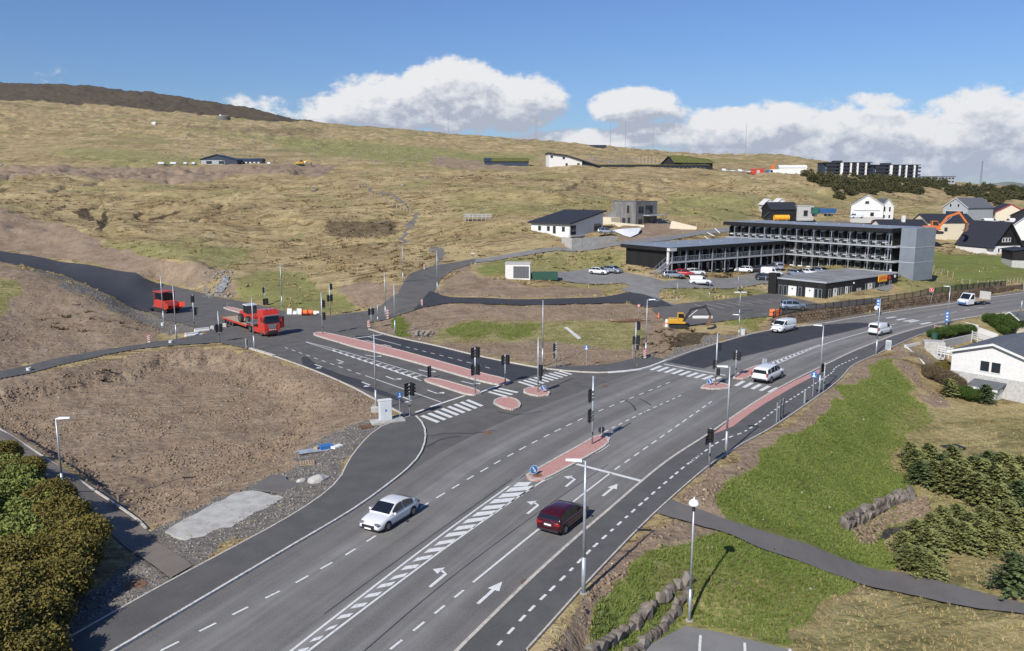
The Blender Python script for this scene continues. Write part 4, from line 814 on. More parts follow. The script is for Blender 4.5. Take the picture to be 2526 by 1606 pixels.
SPECS = {
 # body stations: x fraction from rear, z low, z top, width factor ; cabin stations: x fraction, z (fraction of H), windows
 'fastback': dict(L=4.46, W=1.80, H=1.43, wb=(.185, .80), r=.32,
   body=[(0, .42, .62, .80), (.012, .32, .86, .88), (.05, .24, .94, .94), (.14, .20, .93, .99), (.3, .17, .90, 1), (.6, .17, .88, 1), (.70, .17, .88, 1), (.82, .19, .82, .985), (.92, .21, .73, .94), (.975, .24, .62, .86), (1, .34, .50, .74)],
   cab=[(.035, .66), (.13, .80), (.24, .93), (.36, .995), (.48, 1.0), (.56, .965), (.735, .655)], wr=.72, belt=.88),
 'hatch': dict(L=4.3, W=1.79, H=1.47, wb=(.17, .79), r=.32,
   body=[(0, .42, .70, .86), (.012, .30, .92, .92), (.05, .24, .98, .96), (.14, .20, .99, .99), (.3, .17, .97, 1), (.6, .17, .95, 1), (.72, .17, .95, 1), (.84, .19, .86, .98), (.93, .21, .74, .94), (.98, .25, .63, .85), (1, .34, .52, .74)],
   cab=[(.015, .67), (.07, .85), (.13, .95), (.30, 1.0), (.46, 1.0), (.55, .965), (.745, .66)], wr=.74, belt=.96),
 'estate': dict(L=4.5, W=1.8, H=1.48, wb=(.18, .79), r=.32,
   body=[(0, .42, .72, .86), (.012, .30, .94, .92), (.05, .24, .99, .96), (.14, .20, .99, .99), (.3, .17, .97, 1), (.6, .17, .95, 1), (.72, .17, .95, 1), (.84, .19, .86, .98), (.93, .21, .74, .94), (.98, .25, .63, .85), (1, .34, .52, .74)],
   cab=[(.012, .67), (.05, .86), (.09, .96), (.28, 1.0), (.46, 1.0), (.55, .965), (.74, .66)], wr=.75, belt=.96),
 'suv': dict(L=4.4, W=1.84, H=1.66, wb=(.18, .79), r=.36,
   body=[(0, .5, .80, .88), (.012, .36, 1.02, .93), (.05, .28, 1.08, .97), (.14, .24, 1.1, .99), (.3, .22, 1.08, 1), (.6, .22, 1.06, 1), (.72, .22, 1.06, 1), (.84, .24, 1.0, .98), (.94, .26, .9, .94), (.985, .3, .76, .86), (1, .4, .62, .78)],
   cab=[(.015, .66), (.06, .86), (.11, .96), (.28, 1.0), (.46, 1.0), (.55, .965), (.73, .65)], wr=.77, belt=1.07),
 'pickup': dict(L=5.3, W=1.94, H=1.84, wb=(.21, .79), r=.40,
   body=[(0, .62, .90, .92), (.01, .48, 1.10, .95), (.04, .40, 1.14, .97), (.14, .36, 1.15, .99), (.3, .34, 1.15, 1), (.6, .34, 1.14, 1), (.74, .34, 1.13, 1), (.86, .36, 1.09, .98), (.95, .4, 1.0, .95), (.99, .46, .88, .9), (1, .52, .72, .84)],
   cab=[(.02, .63), (.04, .84), (.06, .92), (.20, .965), (.42, 1.0), (.55, 1.0), (.61, .97), (.745, .63)], wr=.78, belt=1.14),
 'van': dict(L=4.75, W=1.92, H=1.90, wb=(.17, .80), r=.33, van=True,
   body=[(0, .46, 1.0, .92), (.008, .30, 1.12, .96), (.05, .26, 1.14, .985), (.3, .22, 1.14, 1), (.66, .22, 1.13, 1), (.76, .22, 1.10, 1), (.87, .24, 1.0, .98), (.95, .26, .88, .94), (.985, .3, .74, .87), (1, .4, .6, .80)],
   cab=[(.004, .62), (.012, .90), (.035, .975), (.2, 1.0), (.56, 1.0), (.66, .965), (.72, .90), (.865, .555)], wr=.86, belt=1.12),
 'smallvan': dict(L=4.4, W=1.82, H=1.82, wb=(.17, .79), r=.32, van=True,
   body=[(0, .46, 1.0, .92), (.008, .30, 1.05, .96), (.05, .26, 1.08, .985), (.3, .22, 1.08, 1), (.62, .22, 1.07, 1), (.73, .22, 1.05, 1), (.85, .24, .97, .98), (.94, .26, .86, .94), (.985, .3, .72, .87), (1, .4, .58, .80)],
   cab=[(.004, .62), (.015, .90), (.04, .975), (.2, 1.0), (.5, 1.0), (.60, .965), (.66, .91), (.80, .56)], wr=.85, belt=1.07),
}
def car(kind, mat, label, rear=None, front=None, cat='car', group=None, at=None, name=None, z0=None, sc=1.0, gf=None):
    sp = SPECS[kind]; L, W, H = sp['L'], sp['W'], sp['H']; gf = gf or (lambda p: P(p, 0.012))
    a, b = gf(rear), gf(front); c = (a + b) / 2; hd = math.atan2(b.y - a.y, b.x - a.x)
    root = empty(name or ('white_van' if 'van' in kind else 'car'), (c.x, c.y, c.z if z0 is None else z0), hd, label, cat, group)
    hw = W / 2; X = lambda f: (f - .5) * L
    secs = []
    for f, zl_, zt, wf in sp['body']:
        w = hw * wf; h = zt - zl_
        half = [(w * .80, zl_), (w * .965, zl_ + h * .10), (w, zl_ + h * .38), (w * .985, zl_ + h * .70), (w * .93, zl_ + h * .93), (w * .80, zt), (w * .45, zt + .025), (0, zt + .035)]
        secs.append([(X(f), y_, z_) for y_, z_ in half] + [(X(f), -y_, z_) for y_, z_ in half[-2::-1]])
    m = MB(); m.loft(secs); body = m.build('body', mat, root, True)
    # cabin
    belt = sp['belt']; wb_, wr_ = hw * .93, hw * sp['wr']; cs = []
    def sec(f, zf, out=0.0):
        zt = zf * H; k = max(0, min(1, (zt - belt) / (H - belt))) if H > belt else 0; w = wb_ + (wr_ - wb_) * k
        return w + out, zt
    for f, zf in sp['cab']:
        w, zt = sec(f, zf); zt = max(zt, belt - .02)
        half = [(wb_, belt - .05), (wb_ * .995, belt + (zt - belt) * .05), (w + (wb_ - w) * .12, belt + (zt - belt) * .86), (w * .93, belt + (zt - belt) * .965), (w * .6, zt), (0, zt + .012)]
        cs.append([(X(f), y_, z_) for y_, z_ in half] + [(X(f), -y_, z_) for y_, z_ in half[-2::-1]])
    m = MB(); m.loft(cs); m.build('cabin', mat, root, True)
    cab = sp['cab']
    # windscreen and rear window: lofted slightly proud of the cabin ends
    def pane(nm, i0, i1, lo, hi):
        p0, p1 = cab[i0], cab[i1]; m = MB(); rows = []
        for q in (lo, (lo + hi) / 2, hi):
            f = p0[0] + (p1[0] - p0[0]) * q; w, zt = sec(f, p0[1] + (p1[1] - p0[1]) * q); d = .018 if i0 > i1 else -.018
            rows.append([(X(f) + d, y_ * w * .92, zt + .016 + .012 * (1 - y_ * y_)) for y_ in (-1, -.5, 0, .5, 1)])
        m.loft(rows, False, False); m.build(nm, 'car_glass', root, True)
    pane('windscreen', len(cab) - 1, len(cab) - 2, .04, .98)
    if not sp.get('van'):
        pane('rear_window', 0, 1 if kind != 'fastback' else 2, .18, .95) if kind != 'pickup' else None
    def flatpane(nm, x, y0, y1, z0_, z1_): m = MB(); m.add([(x, y0, z0_), (x, y1, z0_), (x + .03, y1 * .93, z1_), (x + .03, y0 * .93, z1_)], [(0, 1, 2, 3)]); m.build(nm, 'car_glass', root)
    if sp.get('van'): flatpane('rear_window', X(0) - .012, -hw * .74, hw * .74, H * .64, H * .88)
    if kind == 'pickup': flatpane('rear_window', X(.02) - .02, -hw * .8, hw * .8, H * .645, H * .86)
    # side windows
    fx = [c_[0] for c_ in cab]; fz = [c_[1] for c_ in cab]
    if sp.get('van'): spans = [(fx[-1] - .235, fx[-1] - .075)]
    elif kind == 'pickup': spans = [(.05, .20), (.23, .40), (.42, .545), (.56, .68)]
    elif kind == 'fastback': spans = [(.17, .405), (.42, .665)]
    else: spans = [(.05, .17), (.185, .385), (.40, .66)]
    for sg in (1, -1):
        for s0, s1 in spans:
            m = MB(); rows = []
            for i in range(5):
                f = s0 + (s1 - s0) * i / 4; zf = np.interp(f, fx, fz); w, zt = sec(f, zf); hb = belt + (zt - belt) * .05; ht = belt + (zt - belt) * .88
                if zt - belt < .06: ht = hb + .01
                wl_, wt_ = wb_ * .995, w + (wb_ - w) * .16
                rows.append([(X(f), sg * (wl_ + .010), hb), (X(f), sg * (wt_ + .012), ht)])
            m.loft(rows, False, False); m.build('side_window', 'car_glass', root)
    # wheels and arches
    r = sp['r']
    for f in sp['wb']:
        for sg in (1, -1):
            m = MB(); n = 16; y0 = sg * (hw + .004); vs = [(X(f), y0, r)] + [(X(f) + (r + .05) * math.cos(math.pi * 2 * i / n), y0 if math.sin(math.pi * 2 * i / n) > -.3 else y0 * .9, max(.2, r + (r + .05) * math.sin(math.pi * 2 * i / n))) for i in range(n)]
            m.add(vs, [(0, i + 1, (i + 1) % n + 1) for i in range(n)]); m.build('wheel_arch', 'plastic_black', root)
            add_wheel(root, X(f), sg * (hw - .085), r, .21)
    zt = sp['body'][-2][2]; zr = sp['body'][1][2]
    for sg in (1, -1):
        m = MB(); m.box((X(.968), sg * hw * .66, zt - .01), (.24, .36, .13), -sg * .35); bevel(m.build('headlight', 'lamp_clear', root), .03)
        m = MB()
        if sp.get('van') or kind == 'pickup': m.box((X(.006) - .01, sg * hw * .88, zr - .02), (.07, .15, .42))
        else: m.box((X(.012) - .01, sg * hw * .70, zr - .12), (.10, .40, .13))
        m.build('tail_light', 'lamp_red', root)
        m = MB(); m.box((X(fx[-1] - .075), sg * (hw + .09), belt + .06), (.10, .20, .13)); bevel(m.build('mirror', mat, root), .02)
    m = MB(); m.box((X(1) - .06, 0, .50 * zt + (.16 if zt < .7 else .10)), (.22, W * .52, .17)); m.build('grille', 'plastic_black', root)
    m = MB(); m.box((X(1) - .05, 0, .31), (.16, W * .7, .08)); m.build('bumper_intake', 'plastic_black', root)
    m = MB(); m.box((X(1) + .045, 0, .36), (.02, .50, .11)); m.build('number_plate', 'plate_white', root)
    m = MB(); m.box((X(0) - .012, 0, .72 if not sp.get('van') else .62), (.02, .50, .11)); m.build('number_plate', 'plate_white', root)
    m = MB(); m.box((X(0) + .03, 0, .38 if kind != 'pickup' else .55), (.16, W * .84, .13)); m.build('bumper', 'plastic_black', root)
    m = MB()
    for sg in (1, -1): m.box((0, sg * hw * .955, sp['body'][4][1] + .03), (L * .46, .06, .1))
    m.build('sill', 'plastic_black', root)
    return root
car('fastback', 'car_white', 'white fastback car driving on the road beside the hatched median', (1014, 1253), (905, 1318))
car('hatch', 'car_maroon', 'dark red hatchback driving beside the painted straight arrow', (1338, 1330), (1440, 1255))
car('pickup', 'car_white', 'white pickup with canopy driving over the zebra crossing', (1862, 952), (1926, 922), 'pickup', name='pickup_truck')
car('van', 'car_white', 'white panel van driving on the fresh dark asphalt', (1960, 810), (1902, 824), 'van', name='panel_van')
car('smallvan', 'car_white', 'small white van with dark rear window driving away past the path', (2146, 830), (2196, 818), 'van', name='panel_van')
gl = lambda p: hit(p) + Vector((0, 0, .04))
pk = 'cars parked in front of the black hotel'
def b4(*p): return z('B4', *p)
for kind, mat, lab, r_, f_ in [
    ('hatch', 'car_white', 'white hatchback parked near the green container', b4(-165, 622), b4(-12, 632)),
    ('estate', 'car_silver', 'silver estate car parked beside the corner of the black hotel', b4(-20, 605), b4(128, 622)),
    ('estate', 'car_silver', 'silver estate car parked beside the red car at the stairs', b4(565, 655), b4(728, 672)),
    ('hatch', 'car_red', 'red car parked between silver and white cars', b4(680, 632), b4(815, 660)),
    ('hatch', 'car_white', 'white car parked behind the white parked van', b4(790, 625), b4(935, 650)),
    ('smallvan', 'car_white', 'white delivery van parked alone by the grassy bank', b4(805, 715), b4(1015, 745)),
    ('hatch', 'car_white', 'white hatchback parked at the inner corner of the hotel', b4(1420, 615), b4(1258, 605)),
    ('suv', 'car_black', 'black car parked beside the white hatchback at the inner corner', b4(1560, 612), b4(1430, 605)),
    ('suv', 'car_black', 'large black car parked under the balconies of the hotel', b4(1700, 590), b4(1570, 585)),
    ('smallvan', 'car_silver', 'silver van parked upright to the hotel front', b4(1700, 600), b4(1640, 570)),
    ('van', 'car_white', 'white car half hidden behind a black one by the shop roof', b4(1530, 635), b4(1715, 655)),
    ('hatch', 'car_black', 'black hatchback parked by the corner of the shop', b4(1485, 685), b4(1640, 690)),
    ('hatch', 'car_bluegrey', 'dark blue hatchback parked behind the flat shop roof', b4(1800, 640), b4(1945, 655)),
    ('hatch', 'car_white', 'low white car parked behind the shop next to a dark blue one', b4(1930, 632), b4(2060, 645)),
    ('hatch', 'car_silver', 'silver hatchback parked behind the shop roof', b4(2035, 620), b4(2190, 632)),
    ('suv', 'car_bluegrey', 'pale blue hatchback parked in front of the black shop', z('C3', 345, 660), z('C3', 640, 665))]:
    p_ = {'white delivery van': 1}
    car(kind, mat, lab, r_, f_, 'van' if 'van' in lab and 'behind the white parked van' not in lab else 'car', pk, gf=gl, name='parked_van' if 'van' in kind and 'van' in lab else 'parked_car')
# flatbed truck
def flatbed():
    a, b = P(z('B6', 1745, 520), .012), P(z('B6', 1490, 545), .012); c = (a + b) / 2; root = empty('flatbed_truck', c, math.atan2(b.y - a.y, b.x - a.x), 'white flatbed truck with empty bed driving beside the stone wall', 'truck')
    m = MB(); prof = [(1.35, .35), (3.35, .35), (3.4, .9), (3.2, 1.15), (2.75, 1.3), (2.1, 2.25), (1.9, 2.32), (1.35, 2.32)]; m.yprism(prof, -.98, .98); bevel(m.build('cab', 'car_white', root), .06, 2)
    m = MB(); m.add([(2.79, -.85, 1.34), (2.79, .85, 1.34), (2.17, .78, 2.21), (2.17, -.78, 2.21)], [(0, 1, 2, 3)]); m.build('windscreen', 'car_glass', root)
    for sg in (1, -1):
        m = MB(); m.add([(1.5, sg * .99, 1.3), (2.6, sg * .99, 1.3), (2.1, sg * .99, 2.1), (1.5, sg * .99, 2.1)], [(0, 1, 2, 3)]); m.build('side_window', 'car_glass', root)
        for x in (2.55, -1.6): add_wheel(root, x, sg * .85, .36, .24)
        m = MB(); m.box((3.37, sg * .72, .85), (.06, .3, .18)); m.build('headlight', 'lamp_clear', root)
    m = MB(); m.box((3.4, 0, .55), (.06, 1.7, .3)); m.build('bumper', 'truck_blue', root)
    m = MB(); m.box((-1.0, 0, .88), (4.5, 2.1, .14)); m.bar((1.2, .35, .7), (-3.1, .35, .7), .12, .2); m.bar((1.2, -.35, .7), (-3.1, -.35, .7), .12, .2); m.build('flatbed', 'timber', root)
    m = MB(); m.box((-3.1, 0, 1.6), (.08, 2.1, 1.5)); m.box((1.2, 0, 1.3), (.08, 2.0, .8)); m.build('tailgate_ramp', 'aluminium_flat', root)
flatbed()
# ---- red tractor with low loader
def lowloader():
    a, b = P(z('C4', 1560, 700), .012), P(z('C4', 1810, 785), .012); hd = math.atan2(b.y - a.y, b.x - a.x); root = empty('truck', b, hd, 'red heavy truck with open door towing a low loader', 'truck')
    m = MB(); prof = [(-2.3, 1.0), (0, .35), (.02, 1.2), (-.04, 2.0), (-.22, 3.0), (-.55, 3.75), (-.9, 3.9), (-2.3, 3.9)]; prof[0] = (-2.3, .9)
    m.yprism(prof, -1.24, 1.24); cabo = bevel(m.build('cab', 'truck_red', root), .07, 2)
    m = MB(); m.add([(.02, -1.08, 2.02), (.02, 1.08, 2.02), (-.17, 1.04, 2.98), (-.17, -1.04, 2.98)], [(0, 1, 2, 3)]); m.build('windscreen', 'car_glass', root)
    m = MB(); m.box((.0, 0, 3.12), (.35, 2.3, .12)); m.build('sun_visor', 'steel_grey', root)
    m = MB(); m.add([(.05, -.75, 1.85), (.05, .75, 1.85), (.06, .45, 1.2), (.06, -.45, 1.2)], [(0, 1, 2, 3)]); m.build('grille', 'steel_grey', root)
    m = MB(); m.box((.05, 0, .62), (.1, 1.5, .35)); m.build('bumper_grille', 'plastic_black', root)
    for i in range(4): m = MB(); m.box((.06, -.42 + i * .28, 1.03), (.03, .16, .14)); m.build('letter', 'plate_white', root)
    for sg in (1, -1):
        m = MB(); m.box((.03, sg * 1.0, .72), (.1, .34, .2)); m.build('headlight', 'lamp_clear', root)
        m = MB(); m.add([(-.35, sg * 1.25, 2.05), (-1.2, sg * 1.25, 2.05), (-1.2, sg * 1.25, 2.85), (-.5, sg * 1.25, 2.85)], [(0, 1, 2, 3)]); m.build('side_window', 'car_glass', root)
        m = MB(); m.box((-.05, sg * 1.42, 2.5), (.12, .2, .75)); m.build('mirror', 'truck_red', root)
        for x in (-1.35, -4.3, -5.6): add_wheel(root, x, sg * 1.02, .5, .34)
        m = MB(); m.box((-3.0, sg * .95, .75), (2.4, .5, .7)); m.build('side_tank', 'truck_red', root)
        m = MB(); m.box((-4.95, sg * 1.05, 1.12), (2.7, .45, .1)); m.build('mudguard', 'truck_red', root)
    m = MB(); m.bar((-2, .4, .85), (-6.4, .4, .85), .14, .3); m.bar((-2, -.4, .85), (-6.4, -.4, .85), .14, .3); m.build('chassis', 'plastic_black', root)
    m = MB(); m.box((-.55, 1.75, 1.9), (.9, .1, 1.7), R(-62)); dr = m.build('open_door', 'truck_red', root)
    m = MB(); m.box((-.55, 1.75, 2.35), (.6, .13, .6), R(-62)); m.build('door_window', 'car_glass', dr)
    for i in range(3): m = MB(); m.tube((-.75, -.6 + i * .6, 3.95), (-.55, -.6 + i * .6, 3.95), .09); m.build('roof_light', 'lamp_clear', root)
    # trailer
    tr = empty('low_loader_trailer', root.location, hd, 'long low loader trailer with timber deck behind the red truck', 'trailer')
    m = MB(); m.box((-11.5, 0, .92), (9.6, 2.5, .14)); dk = m.build('deck', 'timber', tr)
    m = MB(); m.box((-5.4, 0, 1.42), (2.8, 2.4, .2)); m.box((-6.75, 0, 1.15), (.2, 2.4, .7)); m.build('gooseneck', 'steel_grey', tr)
    m = MB()
    for sg in (1, -1): m.box((-11.5, sg * 1.27, .84), (9.8, .08, .28))
    m.build('side_rail', 'machine_red', tr)
    for x in (-12.6, -13.8, -15.0, -16.2):
        for sg in (1, -1): add_wheel(tr, x, sg * .98, .42, .3)
    for sg in (.7, -.7): m = MB(); m.box((-17.2, sg, .9), (2.0, .7, .1)); m.build('ramp', 'rust_brown', tr)
    # wheel loader standing on it
    wl_ = empty('wheel_loader', root.location + Vector((math.cos(hd) * -7.9, math.sin(hd) * -7.9, 1.0)), hd, 'red wheel loader with glass cab carried on the trailer', 'wheel loader')
    m = MB(); m.yprism([(-2.6, .7), (2.2, .7), (2.2, 1.3), (.6, 1.5), (-.6, 1.55), (-2.3, 1.75), (-2.6, 1.5)], -.75, .75); bevel(m.build('body', 'machine_red', wl_), .08, 2)
    m = MB(); m.yprism([(-.9, 1.5), (.6, 1.5), (.45, 2.75), (-.8, 2.75)], -.7, .7); m.build('cab_glass', 'car_glass', wl_)
    m = MB(); m.box((-.15, 0, 2.82), (1.7, 1.6, .14)); m.build('cab_roof', 'car_white', wl_)
    m = MB()
    for x, y in ((-.86, .7), (-.86, -.7), (.55, .7), (.55, -.7)): m.bar((x, y, 1.5), (x * .92, y, 2.8), .1)
    m.build('cab_frame', 'plastic_black', wl_)
    for x in (-1.5, 1.4):
        for sg in (1, -1): add_wheel(wl_, x, sg * .95, .68, .45)
    m = MB(); m.bar((1.5, .4, 1.2), (3.0, .4, .5), .2, .3); m.bar((1.5, -.4, 1.2), (3.0, -.4, .5), .2, .3); m.build('lift_arm', 'machine_red', wl_)
    m = MB(); m.yprism([(2.9, .1), (3.7, .1), (3.5, .25), (3.1, .35), (3.1, 1.0), (2.9, 1.0)], -1.2, 1.2); m.build('bucket', 'steel_grey', wl_)
lowloader()
def paver_machine():
    a, b = P(z('C4', 200, 430), .012), P(z('C4', 370, 480), .012); root = empty('road_paver', (a + b) / 2 + Vector((.6, .8, .02)), R(-38), 'red asphalt paving machine with flat canopy on the new street', 'paving machine')
    m = MB(); m.yprism([(-2.4, .6), (1.2, .6), (1.5, 1.2), (1.2, 2.0), (-1.0, 2.2), (-2.4, 2.0)], -1.15, 1.15); bevel(m.build('body', 'machine_red', root), .08, 2)
    m = MB(); m.box((-.8, 0, 3.55), (3.0, 2.5, .16)); m.build('canopy', 'machine_red', root)
    m = MB()
    for x, y in ((-2.1, 1.1), (-2.1, -1.1), (.5, 1.1), (.5, -1.1)): m.bar((x, y, 2.0), (x, y, 3.5), .12)
    m.build('canopy_post', 'machine_red', root)
    m = MB(); m.box((-.8, 0, 2.75), (2.3, 2.0, 1.1)); m.build('cab_glass', 'car_glass', root)
    m = MB(); m.add([(1.3, -1.3, .5), (3.0, -1.5, 1.1), (3.0, 1.5, 1.1), (1.3, 1.3, .5), (1.2, -1.4, 1.7), (2.9, -1.6, 1.9), (2.9, 1.6, 1.9), (1.2, 1.4, 1.7)], [(0, 1, 2, 3), (0, 1, 5, 4), (3, 2, 6, 7), (0, 3, 7, 4)]); m.build('hopper', 'machine_red', root)
    for sg in (1, -1):
        m = MB(); m.yprism([(-2.3, .1), (1.6, .1), (1.9, .45), (1.6, .8), (-2.3, .8), (-2.6, .45)], sg * 1.0 - .2, sg * 1.0 + .2); m.build('track', 'tyre', root)
    m = MB(); m.box((-3.0, 0, .35), (.7, 3.2, .5)); m.build('screed', 'plastic_black', root)
    m = MB(); m.tube((-.2, .6, 2.1), (-.2, .6, 2.9), .08); m.build('exhaust', 'steel_grey', root)
paver_machine()
def excavator(loc, hd, s_, mat, label, swing=0, reach=((2.2, 1.6), (4.0, 3.6), (5.4, 2.6), (5.6, 1.0)), dark_boom=True):
    root = empty('excavator', loc, hd, label, 'excavator'); root.scale = (s_,) * 3
    for sg in (1, -1):
        m = MB(); m.yprism([(-1.5, .0), (1.5, .0), (1.85, .3), (1.5, .62), (-1.5, .62), (-1.85, .3)], sg * .95 - .25, sg * .95 + .25); m.build('track', 'tyre', root)
    m = MB(); m.box((0, 0, .45), (1.6, 1.5, .3)); m.tube((0, 0, .55), (0, 0, .85), .55, n=12); m.build('undercarriage', 'plastic_black', root)
    up = empty('upper_frame_pivot', (0, 0, 0), 0)
    m = MB(); m.yprism([(-2.0, .85), (1.2, .85), (1.2, 1.2), (.1, 1.35), (-.2, 1.75), (-1.8, 1.8), (-2.1, 1.5)], -1.1, 1.1); bevel(m.build('upper_body', mat, root), .1, 2)
    bpy.data.objects.remove(up)
    m = MB(); m.yprism([(-.3, 1.3), (1.15, 1.2), (1.2, 1.9), (.85, 2.75), (-.3, 2.8)], .15, 1.08); cb = bevel(m.build('cab', mat, root), .05, 1)
    m = MB(); m.yprism([(-.15, 1.85), (1.1, 1.75), (1.05, 1.95), (.8, 2.62), (-.15, 2.65)], .13, 1.10); m.add([(1.19, .22, 1.4), (1.19, 1.0, 1.4), (1.23, 1.0, 1.9), (1.23, .22, 1.9)], [(0, 1, 2, 3)]); m.add([(1.215, .22, 1.92), (1.215, 1.0, 1.92), (.89, 1.0, 2.7), (.89, .22, 2.7)], [(0, 1, 2, 3)]); m.build('window', 'car_glass', cb)
    bm_ = 'plastic_black' if dark_boom else mat; r_ = reach; y = -.35
    m = MB(); m.bar((.8, y, 1.2), (r_[0][0], y, r_[0][1] + .9), .3, .45); m.bar((r_[0][0] - .1, y, r_[0][1] + .85), (r_[1][0], y, r_[1][1]), .28, .42); m.build('boom', bm_, root)
    m = MB(); m.bar((r_[1][0] - .25, y, r_[1][1] + .25), (r_[2][0], y, r_[2][1]), .24, .36); m.build('stick', bm_, root)
    m = MB(); m.tube((1.0, y, 1.5), ((r_[0][0] + r_[1][0]) / 2 - .2, y, (r_[0][1] + r_[1][1]) / 2 + .1), .07); m.build('ram', 'chrome', root)
    bx, bz = r_[3]; m = MB(); m.yprism([(r_[2][0] - .15, r_[2][1]), (r_[2][0] + .2, r_[2][1] - .1), (bx + .35, bz + .5), (bx + .1, bz), (bx - .5, bz + .05), (bx - .3, bz + .3), (bx - .1, bz + .75)], y - .45, y + .45); m.build('bucket', 'rust_brown', root)
    return root
q = hit(z('B4', 700, 1155)); excavator(q, R(-8), .80, 'machine_yellow', 'small yellow excavator with black boom digging beside the car park', reach=((2.2, 2.7), (4.9, 4.2), (5.7, 2.6), (5.4, .5)))
# ------------------------------------------------------------------ street furniture
simple('pole_grey', (.40, .43, .47), .42, .45, var=.1); simple('signal_black', (.012, .012, .014), .5); simple('white_paint', (.64, .64, .62), .55, var=.06, dirt=((.45, .42, .38), .35)); simple('dark_board', (.035, .04, .05), .5)
simple('sign_blue', (.04, .16, .42), .4); simple('sign_red', (.55, .03, .03), .4); simple('orange', (.75, .17, .04), .5); simple('yellow_sign', (.80, .36, .02), .5); simple('cabinet_grey', (.56, .58, .60), .5, var=.05, dirt=((.4, .38, .35), .3)); simple('container_green', (.02, .075, .05), .6)
for nm, c in (('lens_red', (.12, .006, .006)), ('lens_amber', (.12, .06, .004)), ('lens_green', (.004, .08, .05))): t = NT(nm); t.col(c); t.fin(.25)
simple('lamp_white', (.74, .75, .76), .4, var=.04)
def gnd(p):
    q = P(p); d = float(sdist(FLAT, np.array([q.x]), np.array([q.y]))[0])
    return q if d < .35 else ghit(p)
def lamp(base, top, label, head=None, block=False, r=.085, group='street lamp posts'):
    q = gnd(base); h = max(1.5, PY(top, q.y).z - q.z); root = empty('street_lamp', q, 0, label, 'street lamp', group if head != 'dome' else None)
    m = MB(); m.tube((0, 0, -.15), (0, 0, h * .28), r * 1.25, r * 1.15, 10); m.tube((0, 0, h * .28), (0, 0, h), r * 1.0, r * .55, 10); m.build('pole', 'pole_grey', root, True)
    if head in ('left', 'right'):
        s_ = -1 if head == 'left' else 1; m = MB(); m.tube((0, 0, h - .03), (s_ * .45, 0, h + .02), .04, .04, 6); m.build('arm', 'pole_grey', root)
        m = MB(); m.add([(s_ * .2, -.13, h - .03), (s_ * .2, .13, h - .03), (s_ * 1.05, .11, h + .04), (s_ * 1.05, -.11, h + .04), (s_ * .2, -.1, h + .1), (s_ * .2, .1, h + .1), (s_ * 1.0, .09, h + .11), (s_ * 1.0, -.09, h + .11)], [(0, 1, 2, 3), (4, 5, 6, 7), (0, 1, 5, 4), (2, 3, 7, 6), (0, 3, 7, 4), (1, 2, 6, 5)]); m.build('lamp_head', 'lamp_white', root)
    if head == 'double':
        m = MB()
        for s_ in (-1, 1): m.box((s_ * .55, 0, h + .04), (.9, .26, .12))
        m.build('lamp_head', 'lamp_white', root)
    if head == 'dome':
        m = MB(); n = 16; secs = []
        for rr, zz in ((.30, 0), (.29, .1), (.24, .22), (.15, .30), (.04, .34), (.03, .46)): secs.append([(rr * math.cos(2 * math.pi * i / n), rr * math.sin(2 * math.pi * i / n), h + zz) for i in range(n)])
        m.loft(secs); m.build('lamp_head', 'lamp_white', root, True); m = MB(); m.tube((0, 0, h - .35), (0, 0, h + .02), .09, .07, 8); m.build('collar', 'plastic_black', root)
    if block: m = MB(); m.box((0, 0, .22), (.85, .85, .6)); bevel(m.build('base_block', 'concrete', root), .04)
    else: m = MB(); m.box((0, 0, .02), (.34, .34, .06)); m.build('base_plate', 'concrete', root)
    return root
Z_ = z
lamp(z('Z7', 118, 1100), z('Z7', 128, 112), 'tall grey street lamp with white head rising in front of the dark red car', 'left', r=.1)
lamp(z('Z7', 908, 1305), z('Z7', 948, 440), 'park lamp with white dome on the grass by the small car park', 'dome', r=.075)
lamp(z('Z6', 395, 552), z('Z6', 345, 82), 'short street lamp beside the bushes and the brown field', 'right', r=.08)
lamp(z('Z4', 988, 1272), z('Z4', 1030, 528), 'street lamp beside the lone traffic signal at the dashed cycle path', 'left')
lamp(z('Z4', 1770, 757), z('Z4', 1808, 182), 'street lamp at the far end of the red paving strip', 'left')
lamp(z('B6', 648, 1030), z('B6', 690, 470), 'street lamp on the path side next to the grey cabinet', None)
lamp(z('B6', 1350, 750), z('B6', 1405, 350), 'street lamp with blue banner by the wooden fence', 'left')
lamp(z('B6', 2090, 592), z('B6', 2115, 215), 'street lamp on the kerb opposite the stone wall')
lamp(z('Z3', 95, 900), z('Z3', 75, 250), 'bare lamp post in a concrete block beside the white control cabinet', None, True)
lamp(z('C4', 305, 625), z('C4', 265, -70), 'bare lamp post beside the red paving machine')
lamp(z('C4', 480, 825), z('C4', 425, 80), 'bare lamp post on rubble by the white barrier blocks')
lamp(z('C4', 1555, 975), z('C4', 1515, 240), 'bare lamp post in front of the red truck')
lamp(z('Z2', 668, 545), z('Z2', 652, 170), 'bare lamp post on the green bank behind the red truck')
lamp(z('Z2', 1615, 765), z('Z2', 1605, 335), 'bare lamp post on the soil beside the fork of the street')
lamp(z('Z2', 1535, 635), z('Z2', 1527, 240), 'bare lamp post beside a red and white marker board at the fork')
lamp(z('Z2', 1470, 655), z('Z2', 1468, 515), 'short bare post between the signal and the lamp posts at the fork')
lamp(z('Z2', 1682, 330), z('Z2', 1675, 15), 'bare lamp post on the heath side of the rising street')
lamp(z('Z2', 1970, 425), z('Z2', 1965, 62), 'bare lamp post on the inner corner of the rising street')
lamp(z('B2', 1422, 1218), z('B2', 1422, 1130), 'small lamp post at the bend of the hill lane', 'left', r=.06)
lamp(z('Z3', 1492, 525), z('Z3', 1493, -35), 'bare lamp post at the edge of the soil triangle behind the zebra crossing')
